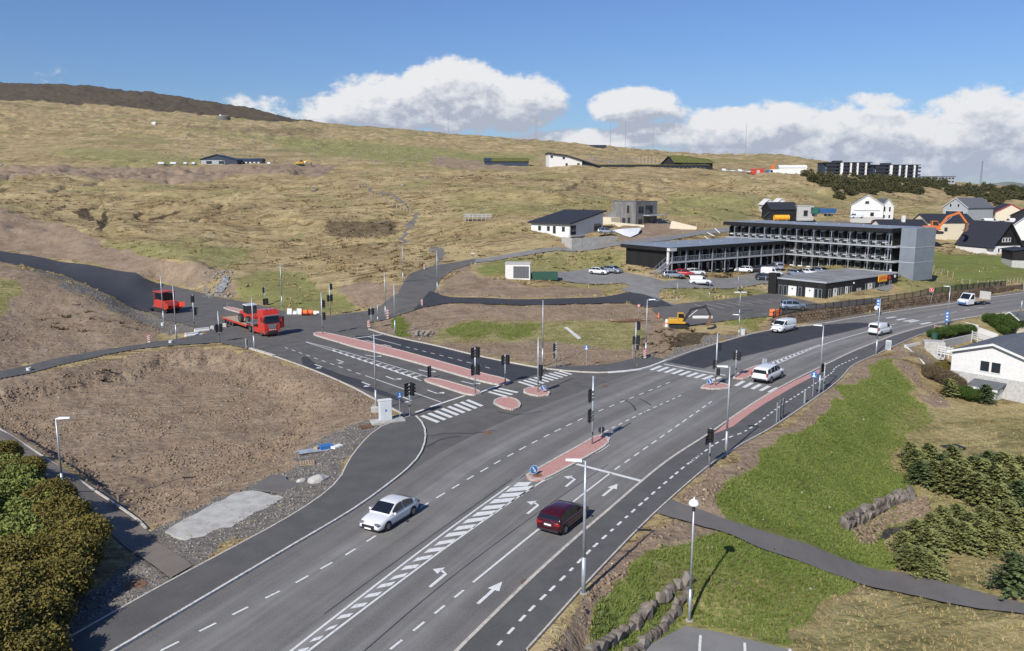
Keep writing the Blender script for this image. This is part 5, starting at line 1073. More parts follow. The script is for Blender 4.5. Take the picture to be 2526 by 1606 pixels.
lamp(z('Z4', 315, 460), z('B4', 395, 882), 'street lamp above a red and white board at the corner', 'right')
lamp(z('Z4', 1098, 262), z('Z4', 1100, 92), 'short street lamp by the gravel strip and grey box', 'left', r=.07)
for b, t_, l in [((680, 905), (683, 705), 'slim lamp post on the grassy bank of the car park by its drive'), ((1003, 855), (1010, 670), 'slim lamp post on the bank in front of the parked white van'), ((1285, 795), (1290, 640), 'slim lamp post on the bank in the middle of the car park'), ((1555, 795), (1563, 635), 'slim lamp post on the bank beside the black shop')]:
    lamp(z('B4', *b), z('B4', *t_), l, r=.05, group='slim lamp posts on the car park bank')
lamp(z('B4', 1300, 1040), z('B4', 1305, 808), 'double headed lamp post in the lower car park', 'double', r=.06)
# ---- traffic signals
def head_mesh():
    m = MB(); m.box((0, 0, 0), (.34, .24, .98)); m.box((0, -.02, 0), (.55, .03, 1.15))
    for k in (-1, 0, 1):
        n = 8; secs = [[(.125 * math.cos(math.pi * i / n), y_, k * .3 + .125 * math.sin(math.pi * i / n)) for i in range(n + 1)] for y_ in (-.12, -.34)]; m.loft(secs, False, False)
    b = m.mesh('signal_head'); b.materials.append(MT['signal_black']); ls = []
    for k, mt in ((1, 'lens_red'), (0, 'lens_amber'), (-1, 'lens_green')):
        m = MB(); m.tube((0, -.124, k * .3), (0, -.14, k * .3), .10, .10, 10); q = m.mesh('lens'); q.materials.append(MT[mt]); ls.append(q)
    return b, ls
HEAD = head_mesh()
def signal(base, top, heads, label, r=.075, extra=None):
    q = gnd(base); h = PY(top, q.y).z - q.z; root = empty('traffic_signal', q, 0, label, 'traffic signal', 'traffic signals at the junction')
    m = MB(); m.tube((0, 0, -.1), (0, 0, h), r, r * .9, 10); m.build('pole', 'pole_grey', root, True)
    for hy, side, face, s_ in heads:
        zz = PY((base[0], hy), q.y).z - q.z; off = {'l': -.26, 'r': .26, 'c': 0}[side]; a = R(face)
        o = inst('signal_head', HEAD[0], None, root, (off, -.05 if side == 'c' else 0, zz), (0, 0, a), (s_,) * 3)
        for ls in HEAD[1]: inst('lens', ls, None, o)
    if h > 3.0: m = MB(); m.box((0, -.1, 1.1), (.1, .1, .22)); m.build('push_button', 'signal_black', root)
    return root
def zy(n, y): return z(n, 0, y)[1]
signal(z('Z3', 928, 765), z('Z3', 925, 365), [(zy('Z3', 412), 'l', 60, 1), (zy('Z3', 405), 'r', 150, 1), (zy('Z3', 555), 'l', 60, 1), (zy('Z3', 550), 'r', 150, 1)], 'tall traffic signal with four heads on the short red median')
signal(z('Z3', 1178, 672), z('Z3', 1178, 420), [(zy('Z3', 470), 'l', 60, .95), (zy('Z3', 468), 'r', 150, .95)], 'traffic signal at the end of the long red median')
signal(z('Z3', 1453, 745), z('Z3', 1453, 280), [(zy('Z3', 555), 'r', 150, 1), (zy('Z3', 615), 'r', 150, .6)], 'tall traffic signal on the small island with a blue round sign')
signal(z('Z3', 378, 945), z('Z3', 375, 672), [(zy('Z3', 720), 'l', 60, 1.1), (zy('Z3', 715), 'r', 140, 1.1)], 'traffic signal between the control cabinet and the zebra crossing')
signal(z('Z3', 1605, 545), z('Z3', 1605, 320), [(zy('Z3', 365), 'l', 80, .9), (zy('Z3', 435), 'l', 80, .6)], 'traffic signal with small pedestrian head before the soil triangle')
signal(z('Z4', 228, 470), z('Z4', 235, 150), [(zy('Z4', 180), 'r', 160, 1), (zy('Z4', 305), 'l', 70, 1), (zy('Z4', 300), 'r', 150, 1), (zy('Z4', 365), 'r', 150, .6)], 'tall traffic signal at the corner by the red and white board')
signal(z('Z3', 1908, 1187), z('Z3', 1918, 605), [(zy('Z3', 770), 'l', 75, 1.05), (zy('Z3', 940), 'l', 70, 1.05)], 'tall traffic signal on the large red island in the main road', .085)
signal(z('Z4', 900, 690), z('Z4', 918, 245), [(zy('Z4', 360), 'r', 165, .8), (zy('Z4', 505), 'l', 75, 1), (zy('Z4', 570), 'r', 165, .7)], 'tall traffic signal on the pointed island by the zebra crossing', .08)
signal(z('Z4', 1068, 622), z('Z4', 1078, 388), [(zy('Z4', 437), 'l', 70, .9), (zy('Z4', 437), 'r', 160, .9)], 'traffic signal behind the white pickup on the red island')
signal(z('Z4', 1805, 742), z('Z4', 1818, 490), [(zy('Z4', 535), 'l', 20, .8)], 'traffic signal on the path side at the end of the red strip')
signal(z('Z4', 848, 1376), z('Z4', 858, 1040), [(zy('Z4', 1105), 'c', -35, .95), (zy('Z4', 1145), 'l', 40, .6)], 'traffic signal standing alone on the cycle path edge', .08)
signal(z('C4', 730, 690), z('C4', 690, 210), [(zy('C4', 265), 'c', 200, .95), (zy('C4', 440), 'r', 150, 1)], 'traffic signal by the white barrier blocks at the left street')
signal(z('C4', 1075, 860), z('C4', 1050, 432), [(zy('C4', 670), 'l', 60, 1), (zy('C4', 665), 'r', 150, 1)], 'traffic signal before the trailer at the left junction')
signal(z('C4', 1710, 350), z('C4', 1698, 98), [(zy('C4', 145), 'l', 75, .95), (zy('C4', 305), 'l', 60, 1), (zy('C4', 300), 'r', 150, 1)], 'traffic signal on the kerb behind the red truck')
signal(z('Z2', 1072, 605), z('Z2', 1062, 345), [(zy('Z2', 365), 'r', 150, .95), (zy('Z2', 462), 'l', 60, 1), (zy('Z2', 458), 'r', 150, 1)], 'traffic signal beside the white barriers on the green bank')
signal(z('Z2', 1008, 767), z('Z2', 993, 410), [(zy('Z2', 510), 'r', 150, 1), (zy('Z2', 612), 'r', 150, 1)], 'tall traffic signal on the pointed end of the long red median', .08)
signal(z('Z2', 1417, 722), z('Z2', 1415, 537), [(zy('Z2', 575), 'l', 60, .9), (zy('Z2', 572), 'r', 150, .9)], 'traffic signal at the kerb of the fork beside a striped board')
# ---- signs
def sign(base, top, kind, label, face=0, w=.62, mats=('sign_blue',), r=.035, lean=0):
    q = gnd(base); h = max(.9, PY(top, q.y).z - q.z); root = empty('road_sign', q, R(face), label, 'road sign', 'road signs')
    m = MB(); m.tube((0, .03, -.1), (lean, .03, h), r, r, 8); m.build('post', 'pole_grey', root)
    zc = h - w / 2; mt = mats[0]
    if kind == 'round':
        m = MB(); m.tube((0, 0, zc), (0, -.03, zc), w / 2, w / 2, 20); pl = m.build('sign_plate', mt, root)
        m = MB(); n = 20; secs = [[(w / 2 * k * math.cos(2 * math.pi * i / n), -.032, zc + w / 2 * k * math.sin(2 * math.pi * i / n)) for i in range(n)] for k in (.92, 1.0)]; m.loft(secs, True, False); m.build('sign_rim', 'plate_white', pl)
        m = MB(); m.add([(-.14, -.034, zc + .2), (-.07, -.034, zc + .25), (.10, -.034, zc - .05), (.16, -.034, zc - .0), (.14, -.034, zc - .22), (-.05, -.034, zc - .12), (.03, -.034, zc - .10)], [(0, 1, 2, 6), (3, 4, 5)]) if True else None; m.build('arrow', 'plate_white', pl)
    elif kind == 'square':
        m = MB(); m.box((0, -.015, zc), (w, .03, w)); pl = m.build('sign_plate', mt, root); m = MB()
        m.add([(-.18, -.034, zc - .22), (.18, -.034, zc - .22), (.05, -.034, zc + .05), (.1, -.034, zc + .2), (-.1, -.034, zc + .2), (-.02, -.034, zc + .02)], [(0, 1, 2, 3, 4, 5)]); m.build('pictogram', 'plate_white', pl)
    elif kind == 'triangle':
        m = MB(); m.yprism([(-w / 2, zc + w * .43), (w / 2, zc + w * .43), (0, zc - w * .43)], -.03, 0); pl = m.build('sign_plate', 'sign_red', root); m = MB(); m.yprism([(-w / 3, zc + w * .33), (w / 3, zc + w * .33), (0, zc - w * .26)], -.036, -.031); m.build('sign_face', 'plate_white', pl)
    elif kind == 'board': m = MB(); m.box((0, -.02, h * .55), (w, .04, h * .85)); m.build('board', mt, root)
    elif kind == 'banner':
        m = MB(); m.box((0, -.02, h - .9), (.55, .04, 1.7)); pl = m.build('sign_plate', mt, root)
        for i in range(3): m = MB(); m.box((0, -.045, h - .4 - i * .5), (.28, .01, .22)); m.build('emblem', 'plate_white', pl)
    return root
sign(z('Z3', 1418, 1448), z('Z3', 1405, 1365), 'round', 'blue round keep right sign at the near tip of the large red island', 25, .7)
sign(z('Z3', 1985, 1110), z('Z3', 1985, 1045), 'round', 'dark backed round sign at the far tip of the large red island', 200, .62, ('dark_board',))
sign(z('Z3', 1497, 752), z('Z3', 1497, 680), 'round', 'blue round sign on the small island beside the tall signal', 20, .6)
sign(z('Z4', 850, 690), z('Z4', 848, 630), 'round', 'blue round sign on the pointed island by the zebra crossing', 15, .65)
sign(z('Z3', 1858, 528), z('Z3', 1858, 348), 'square', 'small blue sign on a thin post before the soil triangle', -30, .5)
sign(z('Z3', 296, 970), z('Z3', 296, 738), 'square', 'blue square sign beside the white control cabinet', 35, .6)
sign(z('Z4', 1716, 782), z('Z4', 1722, 570), 'square', 'light blue square sign on the cycle path edge', -20, .6)
sign(z('Z3', 533, 628), z('Z3', 530, 520), 'board', 'dark narrow board at the tip of the short red median', 70, .45, ('dark_board',))
sign(z('Z3', 548, 625), z('Z3', 545, 518), 'board', 'second dark narrow board at the tip of the short red median', 70, .45, ('dark_board',))
for i, (b, t_) in enumerate([((1415, 1000), (1412, 826)), ((1440, 985), (1438, 806)), ((1466, 968), (1468, 790))]): sign(z('Z4', *b), z('Z4', *t_), 'board' if i else 'plain', ['bare post of the sign row on the cycle path', 'middle dark panel of the sign row on the cycle path', 'last dark panel of the sign row on the cycle path'][i], 60, .4, ('dark_board',), .05)
sign(z('Z4', 1648, 842), z('Z4', 1650, 735), 'plain', 'grey bollard post on the edge of the cycle path', r=.09)
sign(z('Z4', 206, 455), z('Z4', 206, 290), 'plain', 'thin grey post beside the corner traffic signal', r=.05)
sign(z('Z4', 1312, 517), z('Z4', 1312, 470), 'board', 'grey backed sign at the tip of the red island behind the pickup', 170, .55, ('galvanised',))
sign(z('B4', 300, 1045), z('B4', 308, 922), 'triangle', 'red and white give way sign by the street to the hotel', 20, .8)
sign(z('B6', 645, 640), z('B6', 645, 540), 'round', 'white round sign in front of the stone wall', 0, .7, ('plate_white',))
sign(z('B6', 1185, 528), z('B6', 1218, 362), 'round', 'pinkish round sign on a leaning post by the stone wall', -10, .8, ('sign_red',), lean=.5)
sign(z('B6', 660, 640), z('B6', 675, 470), 'banner', 'blue banner with white emblems on the far pavement', -15)
sign(z('B6', 1345, 752), z('B6', 1358, 590), 'banner', 'blue banner with white emblems beside the wooden fence', -15)
sign(z('C4', 1180, 380), z('C4', 1180, 315), 'plain', 'short white post on the island behind the trailer', r=.05)
# striped marker boards
def marker(base, top, label):
    q = gnd(base); h = max(.8, PY(top, q.y).z - q.z); root = empty('marker_board', q, R(20), label, 'marker board', 'red and white marker boards')
    m = MB(); m.box((0, 0, .06), (.6, .4, .12)); m.build('foot', 'plastic_black', root); m = MB(); m.box((0, 0, h / 2 + .1), (.34, .05, h)); m.build('board', 'white_paint', root)
    for i in range(4): zz = .25 + i * h / 4; m = MB(); m.add([(-.165, -.03, zz), (.165, -.03, zz + .14), (.165, -.03, zz + .14 + h * .12), (-.165, -.03, zz + h * .12)], [(0, 1, 2, 3)]); m.build('stripe', 'sign_red', root)
marker(z('Z4', 308, 462), z('Z4', 312, 390), 'red and white striped board at the foot of the corner street lamp')
marker(z('Z2', 1392, 712), z('Z2', 1392, 652), 'red and white striped board beside the signal at the fork')
marker(z('Z2', 1552, 640), z('Z2', 1552, 556), 'red and white striped board beside two bare lamp posts')
marker(z('Z2', 1840, 530), z('Z2', 1840, 476), 'red and white striped board where the street forks east')
marker(z('C4', 95, 880), z('C4', 95, 775), 'red and white striped board beside the left footpath')
marker(z('Z2', 1860, 222), z('Z2', 1860, 180), 'small striped board at the top of the rising street')
# control cabinet, bollards, blocks
q = gnd(z('C8', 1640, 410)); root = empty('control_cabinet', q, R(22), 'white traffic control cabinet on a concrete slab by the junction corner', 'cabinet')
m = MB(); m.box((.35, -.1, .12), (3.1, 1.3, .25)); bevel(m.build('slab', 'concrete', root), .03); m = MB(); m.box((.2, .15, 1.15), (1.15, .62, 1.85)); bevel(m.build('cabinet_body', 'cabinet_grey', root), .03); m = MB(); m.box((.2, -.17, 1.15), (.18, .02, .2)); m.build('emblem', 'sign_blue', root); m = MB(); m.box((.2, .15, 2.1), (1.2, .68, .05)); m.build('lid', 'white_paint', root)
for i in (-1, 1): m = MB(); m.box((.2 + i * .28, -.165, 1.15), (.5, .02, 1.6)); m.build('door', 'cabinet_grey', root)
q = gnd(z('B6', 770, 980)); root = empty('utility_cabinet', q, R(-35), 'grey utility cabinet beside the lamp at the path end', 'cabinet'); m = MB(); m.box((0, 0, .65), (.7, .4, 1.3)); bevel(m.build('cabinet_body', 'cabinet_grey', root), .03); m = MB(); m.box((0, -.21, .65), (.6, .02, 1.1)); m.build('door', 'galvanised', root)
q = gnd(z('Z4', 1130, 262)); root = empty('utility_cabinet', q, R(10), 'small grey utility box at the gravel strip', 'cabinet'); m = MB(); m.box((0, 0, .5), (.5, .4, 1.0)); bevel(m.build('cabinet_body', 'cabinet_grey', root), .03); m = MB(); m.box((0, 0, 1.03), (.56, .46, .06)); m.build('lid', 'galvanised', root)
q = gnd(z('C4', 1445, 945)); root = empty('bollard', q, 0, 'short dark and white bollard in front of the red truck', 'bollard'); m = MB(); m.tube((0, 0, 0), (0, 0, 1.35), .12, .12, 10); m.build('post', 'pole_grey', root); m = MB(); m.box((.1, -.02, .8), (.16, .16, .7)); m.build('panel', 'plastic_black', root)
def block(p, rz, d, label, mat='white_paint', name='barrier_block', grp='white barrier blocks'):
    q = gnd(p); root = empty(name, q, rz, label, 'barrier', grp); m = MB(); L, w, h = d; m.xprism([(-w / 2, 0), (w / 2, 0), (w / 2, h * .35), (w * .22, h * .55), (w * .2, h), (-w * .2, h), (-w * .22, h * .55), (-w / 2, h * .35)], -L / 2, L / 2); bevel(m.build('body', mat, root), .03)
    m = MB(); m.box((L / 2 + .03, 0, h * .5), (.06, w * .3, h * .5)); m.build('joint', 'steel_grey', root); return root
block(z('C4', 715, 775), R(42), (2.5, .5, .55), 'white barrier block lying at the signal by the left footpath')
block(z('C4', 830, 715), R(42), (2.2, .5, .55), 'second white barrier block in line toward the trailer')
for x, w_, l, mt in [(2045, .9, 'white plastic barrier on the kerb behind the truck door', 'white_paint'), (2110, 1.0, 'dark and white barrier panel between two white barriers', 'cabinet_grey'), (2180, .9, 'white plastic barrier next to the red drum', 'white_paint'), (2400, 1.4, 'low white barrier at the signal on the green bank', 'white_paint')]:
    block(z('C4', x, 478), R(-12), (w_, .5, 1.0 if mt == 'white_paint' and x < 2300 else .6), l, mt)
q = gnd(z('C4', 2290, 495)); root = empty('cable_drum', q, R(10), 'red cable drum lying beside white barriers', 'drum'); m = MB(); m.tube((-.9, 0, .55), (.9, 0, .55), .4, .4, 12); m.build('core', 'orange', root)
for s_ in (-.9, 0, .9): m = MB(); m.tube((s_ - .05, 0, .55), (s_ + .05, 0, .55), .55, .55, 14); m.build('flange', 'machine_red', root)
for i, (x, y_) in enumerate([(980, 690), (1150, 655)]):
    q = gnd(z('C4', x, y_)); root = empty('footing_block', q, 0, ['pale concrete foot beside the trailer signal', 'tan concrete foot behind the trailer signal'][i], 'block'); m = MB(); m.box((0, 0, .3), (.7, .7, .6), 0, .8); bevel(m.build('block', 'concrete', root), .05); m = MB(); m.tube((0, 0, .6), (0, 0, .75), .06); m.build('stub', 'steel_grey', root)
for p, l in [(z('C4', 400, 890), 'white round cap on the left footpath by the rubble'), (z('Z1', 243, 1080), 'white round ring on the left footpath'), (z('C4', 290, 640), 'white plastic pipe end at the bare lamp post')]:
    q = gnd(p); root = empty('plastic_ring', q + Vector((0, 0, .05)), 0, l, 'ring'); m = MB(); m.tube((0, 0, 0), (0, 0, .5), .26, .26, 14, False); m.tube((0, 0, 0), (0, 0, .5), .2, .2, 14, False); m.build('ring', 'white_paint', root); m = MB(); m.tube((0, 0, .0), (0, 0, .3), .19, .19, 12); m.build('core', 'rust_brown', root)
# orange barrier at the lower car park
q = hit(z('C3', 205, 765)); root = empty('safety_barrier', q, R(-15), 'orange plastic safety barrier at the edge of the lower car park', 'barrier')
for s_ in (-.5, .5):
    for h_ in (.35, .95): m = MB(); m.box((s_, 0, h_), (.85, .3, .5)); m.build('panel', 'orange', root)
# pallets and pile
def pallet(p, rz, label, mat='timber'):
    q = gnd(p); root = empty('pallet', q, rz, label, 'pallet')
    for i in range(6): m = MB(); m.box((-.5 + i * .2, 0, .15), (.13, .9, .025)); m.build('board', mat, root)
    for y_ in (-.38, 0, .38): m = MB(); m.box((0, y_, .07), (1.15, .1, .12)); m.build('bearer', mat, root)
pallet(z('C8', 690, 925), R(20), 'pale wooden pallet lying on dark gravel'); pallet(z('C8', 1420, 475), R(25), 'dark slatted pallet lying near the control cabinet slab', 'rust_brown')
q = gnd(z('C8', 820, 770)); root = empty('material_pile', q, R(22), 'pile of grey pipes and a blue sheet on the gravel', 'material pile')
for i in range(7): m = MB(); m.tube((-1.5 + random.uniform(-.3, .3), -.35 + i * .12, .1 + .05 * (i % 2)), (1.2 + random.uniform(-.3, .3), -.3 + i * .13, .12 + .05 * (i % 2)), .06, .06, 6); m.build('pipe', 'galvanised', root)
m = MB(); m.box((.7, .1, .3), (1.1, .7, .3), .2); m.build('sheet', 'sign_blue', root); m = MB(); m.box((1.6, -.2, .2), (.9, .6, .35), .5); m.build('bundle', 'plate_white', root); m = MB(); m.box((0, .15, .3), (.5, .4, .2), .8); m.build('box', 'timber', root)
for p, l, d in [(('C8', 625, 1145), 'white stone block on the gravel by the asphalt remnant', (.42, .3, .3)), (('C8', 830, 1130), 'rough pale concrete lump on the gravel', (.9, .6, .45))]:
    q = gnd(z(*p)); root = empty('concrete_lump', q, .4, l, 'block'); m = MB(); bm = bmesh.new(); bmesh.ops.create_icosphere(bm, subdivisions=2, radius=.5)
    for v in bm.verts: v.co = Vector((v.co.x * d[0] * 2, v.co.y * d[1] * 2, max(-.1, v.co.z * d[2] * 2))) * random.uniform(.85, 1.1)
    me_ = bpy.data.meshes.new('lump'); bm.to_mesh(me_); bm.free(); inst('lump', me_, 'concrete', root)
# concrete slab and asphalt remnant (ground-level leftovers)
def rough_edge(pts, n, a):
    out = []
    for p, q in zip(pts, pts[1:] + pts[:1]):
        for i in range(n): out.append((p[0] + (q[0] - p[0]) * i / n + (random.uniform(-a, a) if i else 0), p[1] + (q[1] - p[1]) * i / n + (random.uniform(-a, a) if i else 0)))
    return out
def flatsheet(name, pts, zz, mat, **k): return sheet(name, gp(pts, zz), zz + .03, mat, kind='structure', **k)
flatsheet('concrete_slab', rough_edge(zl('Z6', (1030, 785), (1110, 735), (1300, 630), (1470, 545), (1600, 535), (1768, 575), (1690, 640), (1500, 720), (1350, 840), (1270, 905), (1165, 850)), 5, 2.2), -.18, 'concrete', thick=.15)
flatsheet('asphalt_remnant', zl('C8', (0, 1230), (120, 1130), (250, 1060), (420, 1075), (440, 1120), (560, 1160), (780, 1150), (640, 1230), (520, 1305)), -.18, 'asphalt_foot', thick=.12)
# manhole covers
for p, zz, r_, mt in [(z('Z6', 840, 1122), -.08, .62, 'rust_brown'), (z('Z3', 1025, 1080), .012, .42, 'rust_brown'), (z('Z3', 1447, 1437), .14, .36, 'rust_brown'), (z('Z5', 1505, 1017), .02, .3, 'rust_brown'), (z('Z3', 2015, 690), .012, .36, 'rust_brown')]:
    q = P(p, zz); m = MB(); m.tube((q.x, q.y, zz - .02), (q.x, q.y, zz + .02), r_, r_, 20); o = m.build('manhole_cover', mt); o['kind'] = 'structure'
# timber and beams on the triangle
for k_, (a, b, w_) in enumerate([((1680, 205), (1795, 303), .16), ((1695, 205), (1810, 298), .16)]):
    A, B = ghit(z('Z3', *a)), ghit(z('Z3', *b)); m = MB(); up_ = Vector((0, 0, .18)); m.bar(A + up_, B + up_, w_, .12); o = m.build('beam', 'white_paint'); tag(o, ['pale beam lying on the grass of the triangle, inner of a pair', 'pale beam lying on the grass of the triangle, outer of a pair'][k_], 'beam', 'pale beams on the grass')
A = ghit(z('Z3', 2180, 150)); root = empty('timber_pile', A, R(12), 'pile of dark timbers and planks on the soil triangle', 'timber pile')
for i in range(9): m = MB(); m.bar((-2.2 + random.uniform(-.5, .5), -.6 + i * .15, .15 + .12 * (i % 3)), (3.6 + random.uniform(-1, .6), -.3 + i * .12, .2 + .1 * (i % 2)), .16, .12); m.build('plank', random.choice(['timber', 'rust_brown']), root)
q = hit(z('B4', 935, 1065)); root = empty('concrete_beam', q, R(2), 'long white concrete beam behind the small yellow excavator', 'beam'); m = MB(); m.box((0, 0, .2), (3.2, .45, .4)); bevel(m.build('beam', 'white_paint', root), .04); m = MB(); m.box((0, 0, .42), (3.0, .2, .05)); m.build('ridge', 'concrete', root)
q = hit(z('B4', 580, 1150)); root = empty('marker_post', q, 0, 'white round marker post left of the yellow excavator', 'marker'); m = MB(); m.tube((0, 0, 0), (0, 0, 1.2), .3, .22, 12); m.build('body', 'white_paint', root); m = MB(); m.tube((0, 0, .5), (0, 0, .7), .29, .27, 12); m.build('band', 'orange', root)
q = hit(z('B4', 500, 1060)); root = empty('traffic_cone', q, 0, 'orange cone on the soil left of the excavator', 'cone'); m = MB(); m.tube((0, 0, .05), (0, 0, .85), .2, .05, 10); m.build('cone', 'orange', root); m = MB(); m.box((0, 0, .03), (.5, .5, .06)); m.build('foot', 'plastic_black', root)
# ------------------------------------------------------------------ buildings
def clad(name, c, pitch=.12, rough=.7, var=.25, axis=0):
    t = NT(name); o = t.obj(); w = t.n.new('ShaderNodeTexWave'); w.wave_type = 'BANDS'; w.bands_direction = 'DIAGONAL' if axis == 2 else 'XYZ'[axis]; w.inputs['Scale'].default_value = 1 / pitch / 6.28; w.inputs['Distortion'].default_value = 0; t.l.new(o, w.inputs['Vector'])
    n = t.noise(.8, 5, .6, t.scale(o, (1.5, 1.5, .3))); t.col(t.mix(t.step(n, .3, .75), tuple(x * (1 - var) for x in c), tuple(min(1, x * (1 + var)) for x in c))); t.bump(w.outputs[0], .02, .5); return t.fin(rough, 0, .3)
clad('black_timber', (.014, .013, .013), .2); clad('grey_timber', (.17, .165, .16), .14, axis=2); clad('white_boards', (.62, .62, .60), .16, axis=2, var=.05)
simple('mesh_panel', (.27, .30, .335), .5, .4, var=.07, scale=.5); simple('moss_concrete', (.13, .125, .10), .9); simple('white_render', (.64, .63, .61), .8, var=.06, dirt=((.5, .47, .42), .3)); simple('grey_render', (.42, .41, .39), .85, var=.15, dirt=((.3, .28, .25), .5)); simple('beige_render', (.60, .53, .40), .85, var=.08)
simple('roof_black', (.018, .02, .028), .75, var=.2); simple('roof_grey', (.10, .105, .115), .7, var=.15); simple('roof_felt', (.20, .20, .20), .85, var=.25, scale=.3); simple('roof_bluegrey', (.23, .26, .30), .6, .2, var=.12, scale=.4); simple('barn_blue', (.02, .032, .06), .6); simple('slab_grey', (.34, .36, .38), .6, var=.1)
t = NT('pane'); t.col((.02, .026, .034)); t.fin(.05, 0, .7)
t = NT('turf'); t.col(t.mix(t.step(t.noise(1.2, 5, .7), .3, .7), (.05, .065, .018), (.16, .15, .05))); t.bump(t.noise(3, 5), .2, .6); t.fin(.95, 0, .1)
WC = {}
def win_mesh(w, h, fr, fm, pm):
    k = (round(w, 2), round(h, 2), fr, fm, pm)
    if k not in WC:
        m = MB(); d = .07
        for x0, x1, z0, z1 in ((0, w, 0, fr), (0, w, h - fr, h), (0, fr, fr, h - fr), (w - fr, w, fr, h - fr)): m.b2((x0, -d, z0), (x1, .02, z1))
        a = m.mesh('window'); a.materials.append(MT[fm]); m = MB(); m.b2((fr, -.03, fr), (w - fr, .01, h - fr)); b = m.mesh('pane'); b.materials.append(MT[pm]); WC[k] = (a, b)
    return WC[k]
def win(root, x, y, zz, w, h, face='f', fr=.09, fm='white_paint', pm='pane', name='window'):
    """face: f front(-y) l left(-x) r right(+x) b back"""
    a, b = win_mesh(w, h, fr, fm, pm); rz = {'f': 0, 'l': -math.pi / 2, 'r': math.pi / 2, 'b': math.pi}[face]
    o = inst(name, a, None, root, (x, y, zz), (0, 0, rz)); inst('pane', b, None, o); return o
def frame_at(a, b): return math.atan2(b[1] - a[1], b[0] - a[0])
def gable(name, label, loc, rz, w, l, hw, hr, wall='white_render', roof='roof_black', trim='white_paint', ov=.35, base=None, wins=(), chimney=None, group=None, cat='house', rt=.16):
    """gable end on local y=0 facing -y, width w along x, length l along y"""
    root = empty(name, loc, rz, label, cat, group)
    m = MB(); m.yprism([(0, -2), (w, -2), (w, hw), (w / 2, hw + hr), (0, hw)], 0, l); m.build('wall', wall, root)
    if base: m = MB(); m.b2((-.02, -.02, -2), (w + .02, l + .02, base)); m.build('foundation', 'grey_render', root)
    sl = hr / (w / 2)
    for s_ in (0, 1):
        m = MB(); xe = -ov if s_ == 0 else w + ov; ze = hw - ov * sl; m.yprism([(xe, ze + .02), (w / 2, hw + hr + .02), (w / 2, hw + hr + .02 + rt), (xe, ze + .02 + rt)], -ov, l + ov); m.build('roof', roof, root)
        m = MB(); m.yprism([(xe, ze + .0), (w / 2, hw + hr), (w / 2, hw + hr + rt + .05), (xe, ze + rt + .05)], -ov - .06, -ov - .01); m.build('bargeboard', trim, root)
    for x, y, zz, ww, hh, f in wins: win(root, x, y, zz, ww, hh, f, fm=trim)
    if chimney: m = MB(); m.box((w * chimney[0], l * chimney[1], hw + hr * .6 + .9), (.7, .9, 2.4)); m.build('chimney', chimney[2], root)
    return root
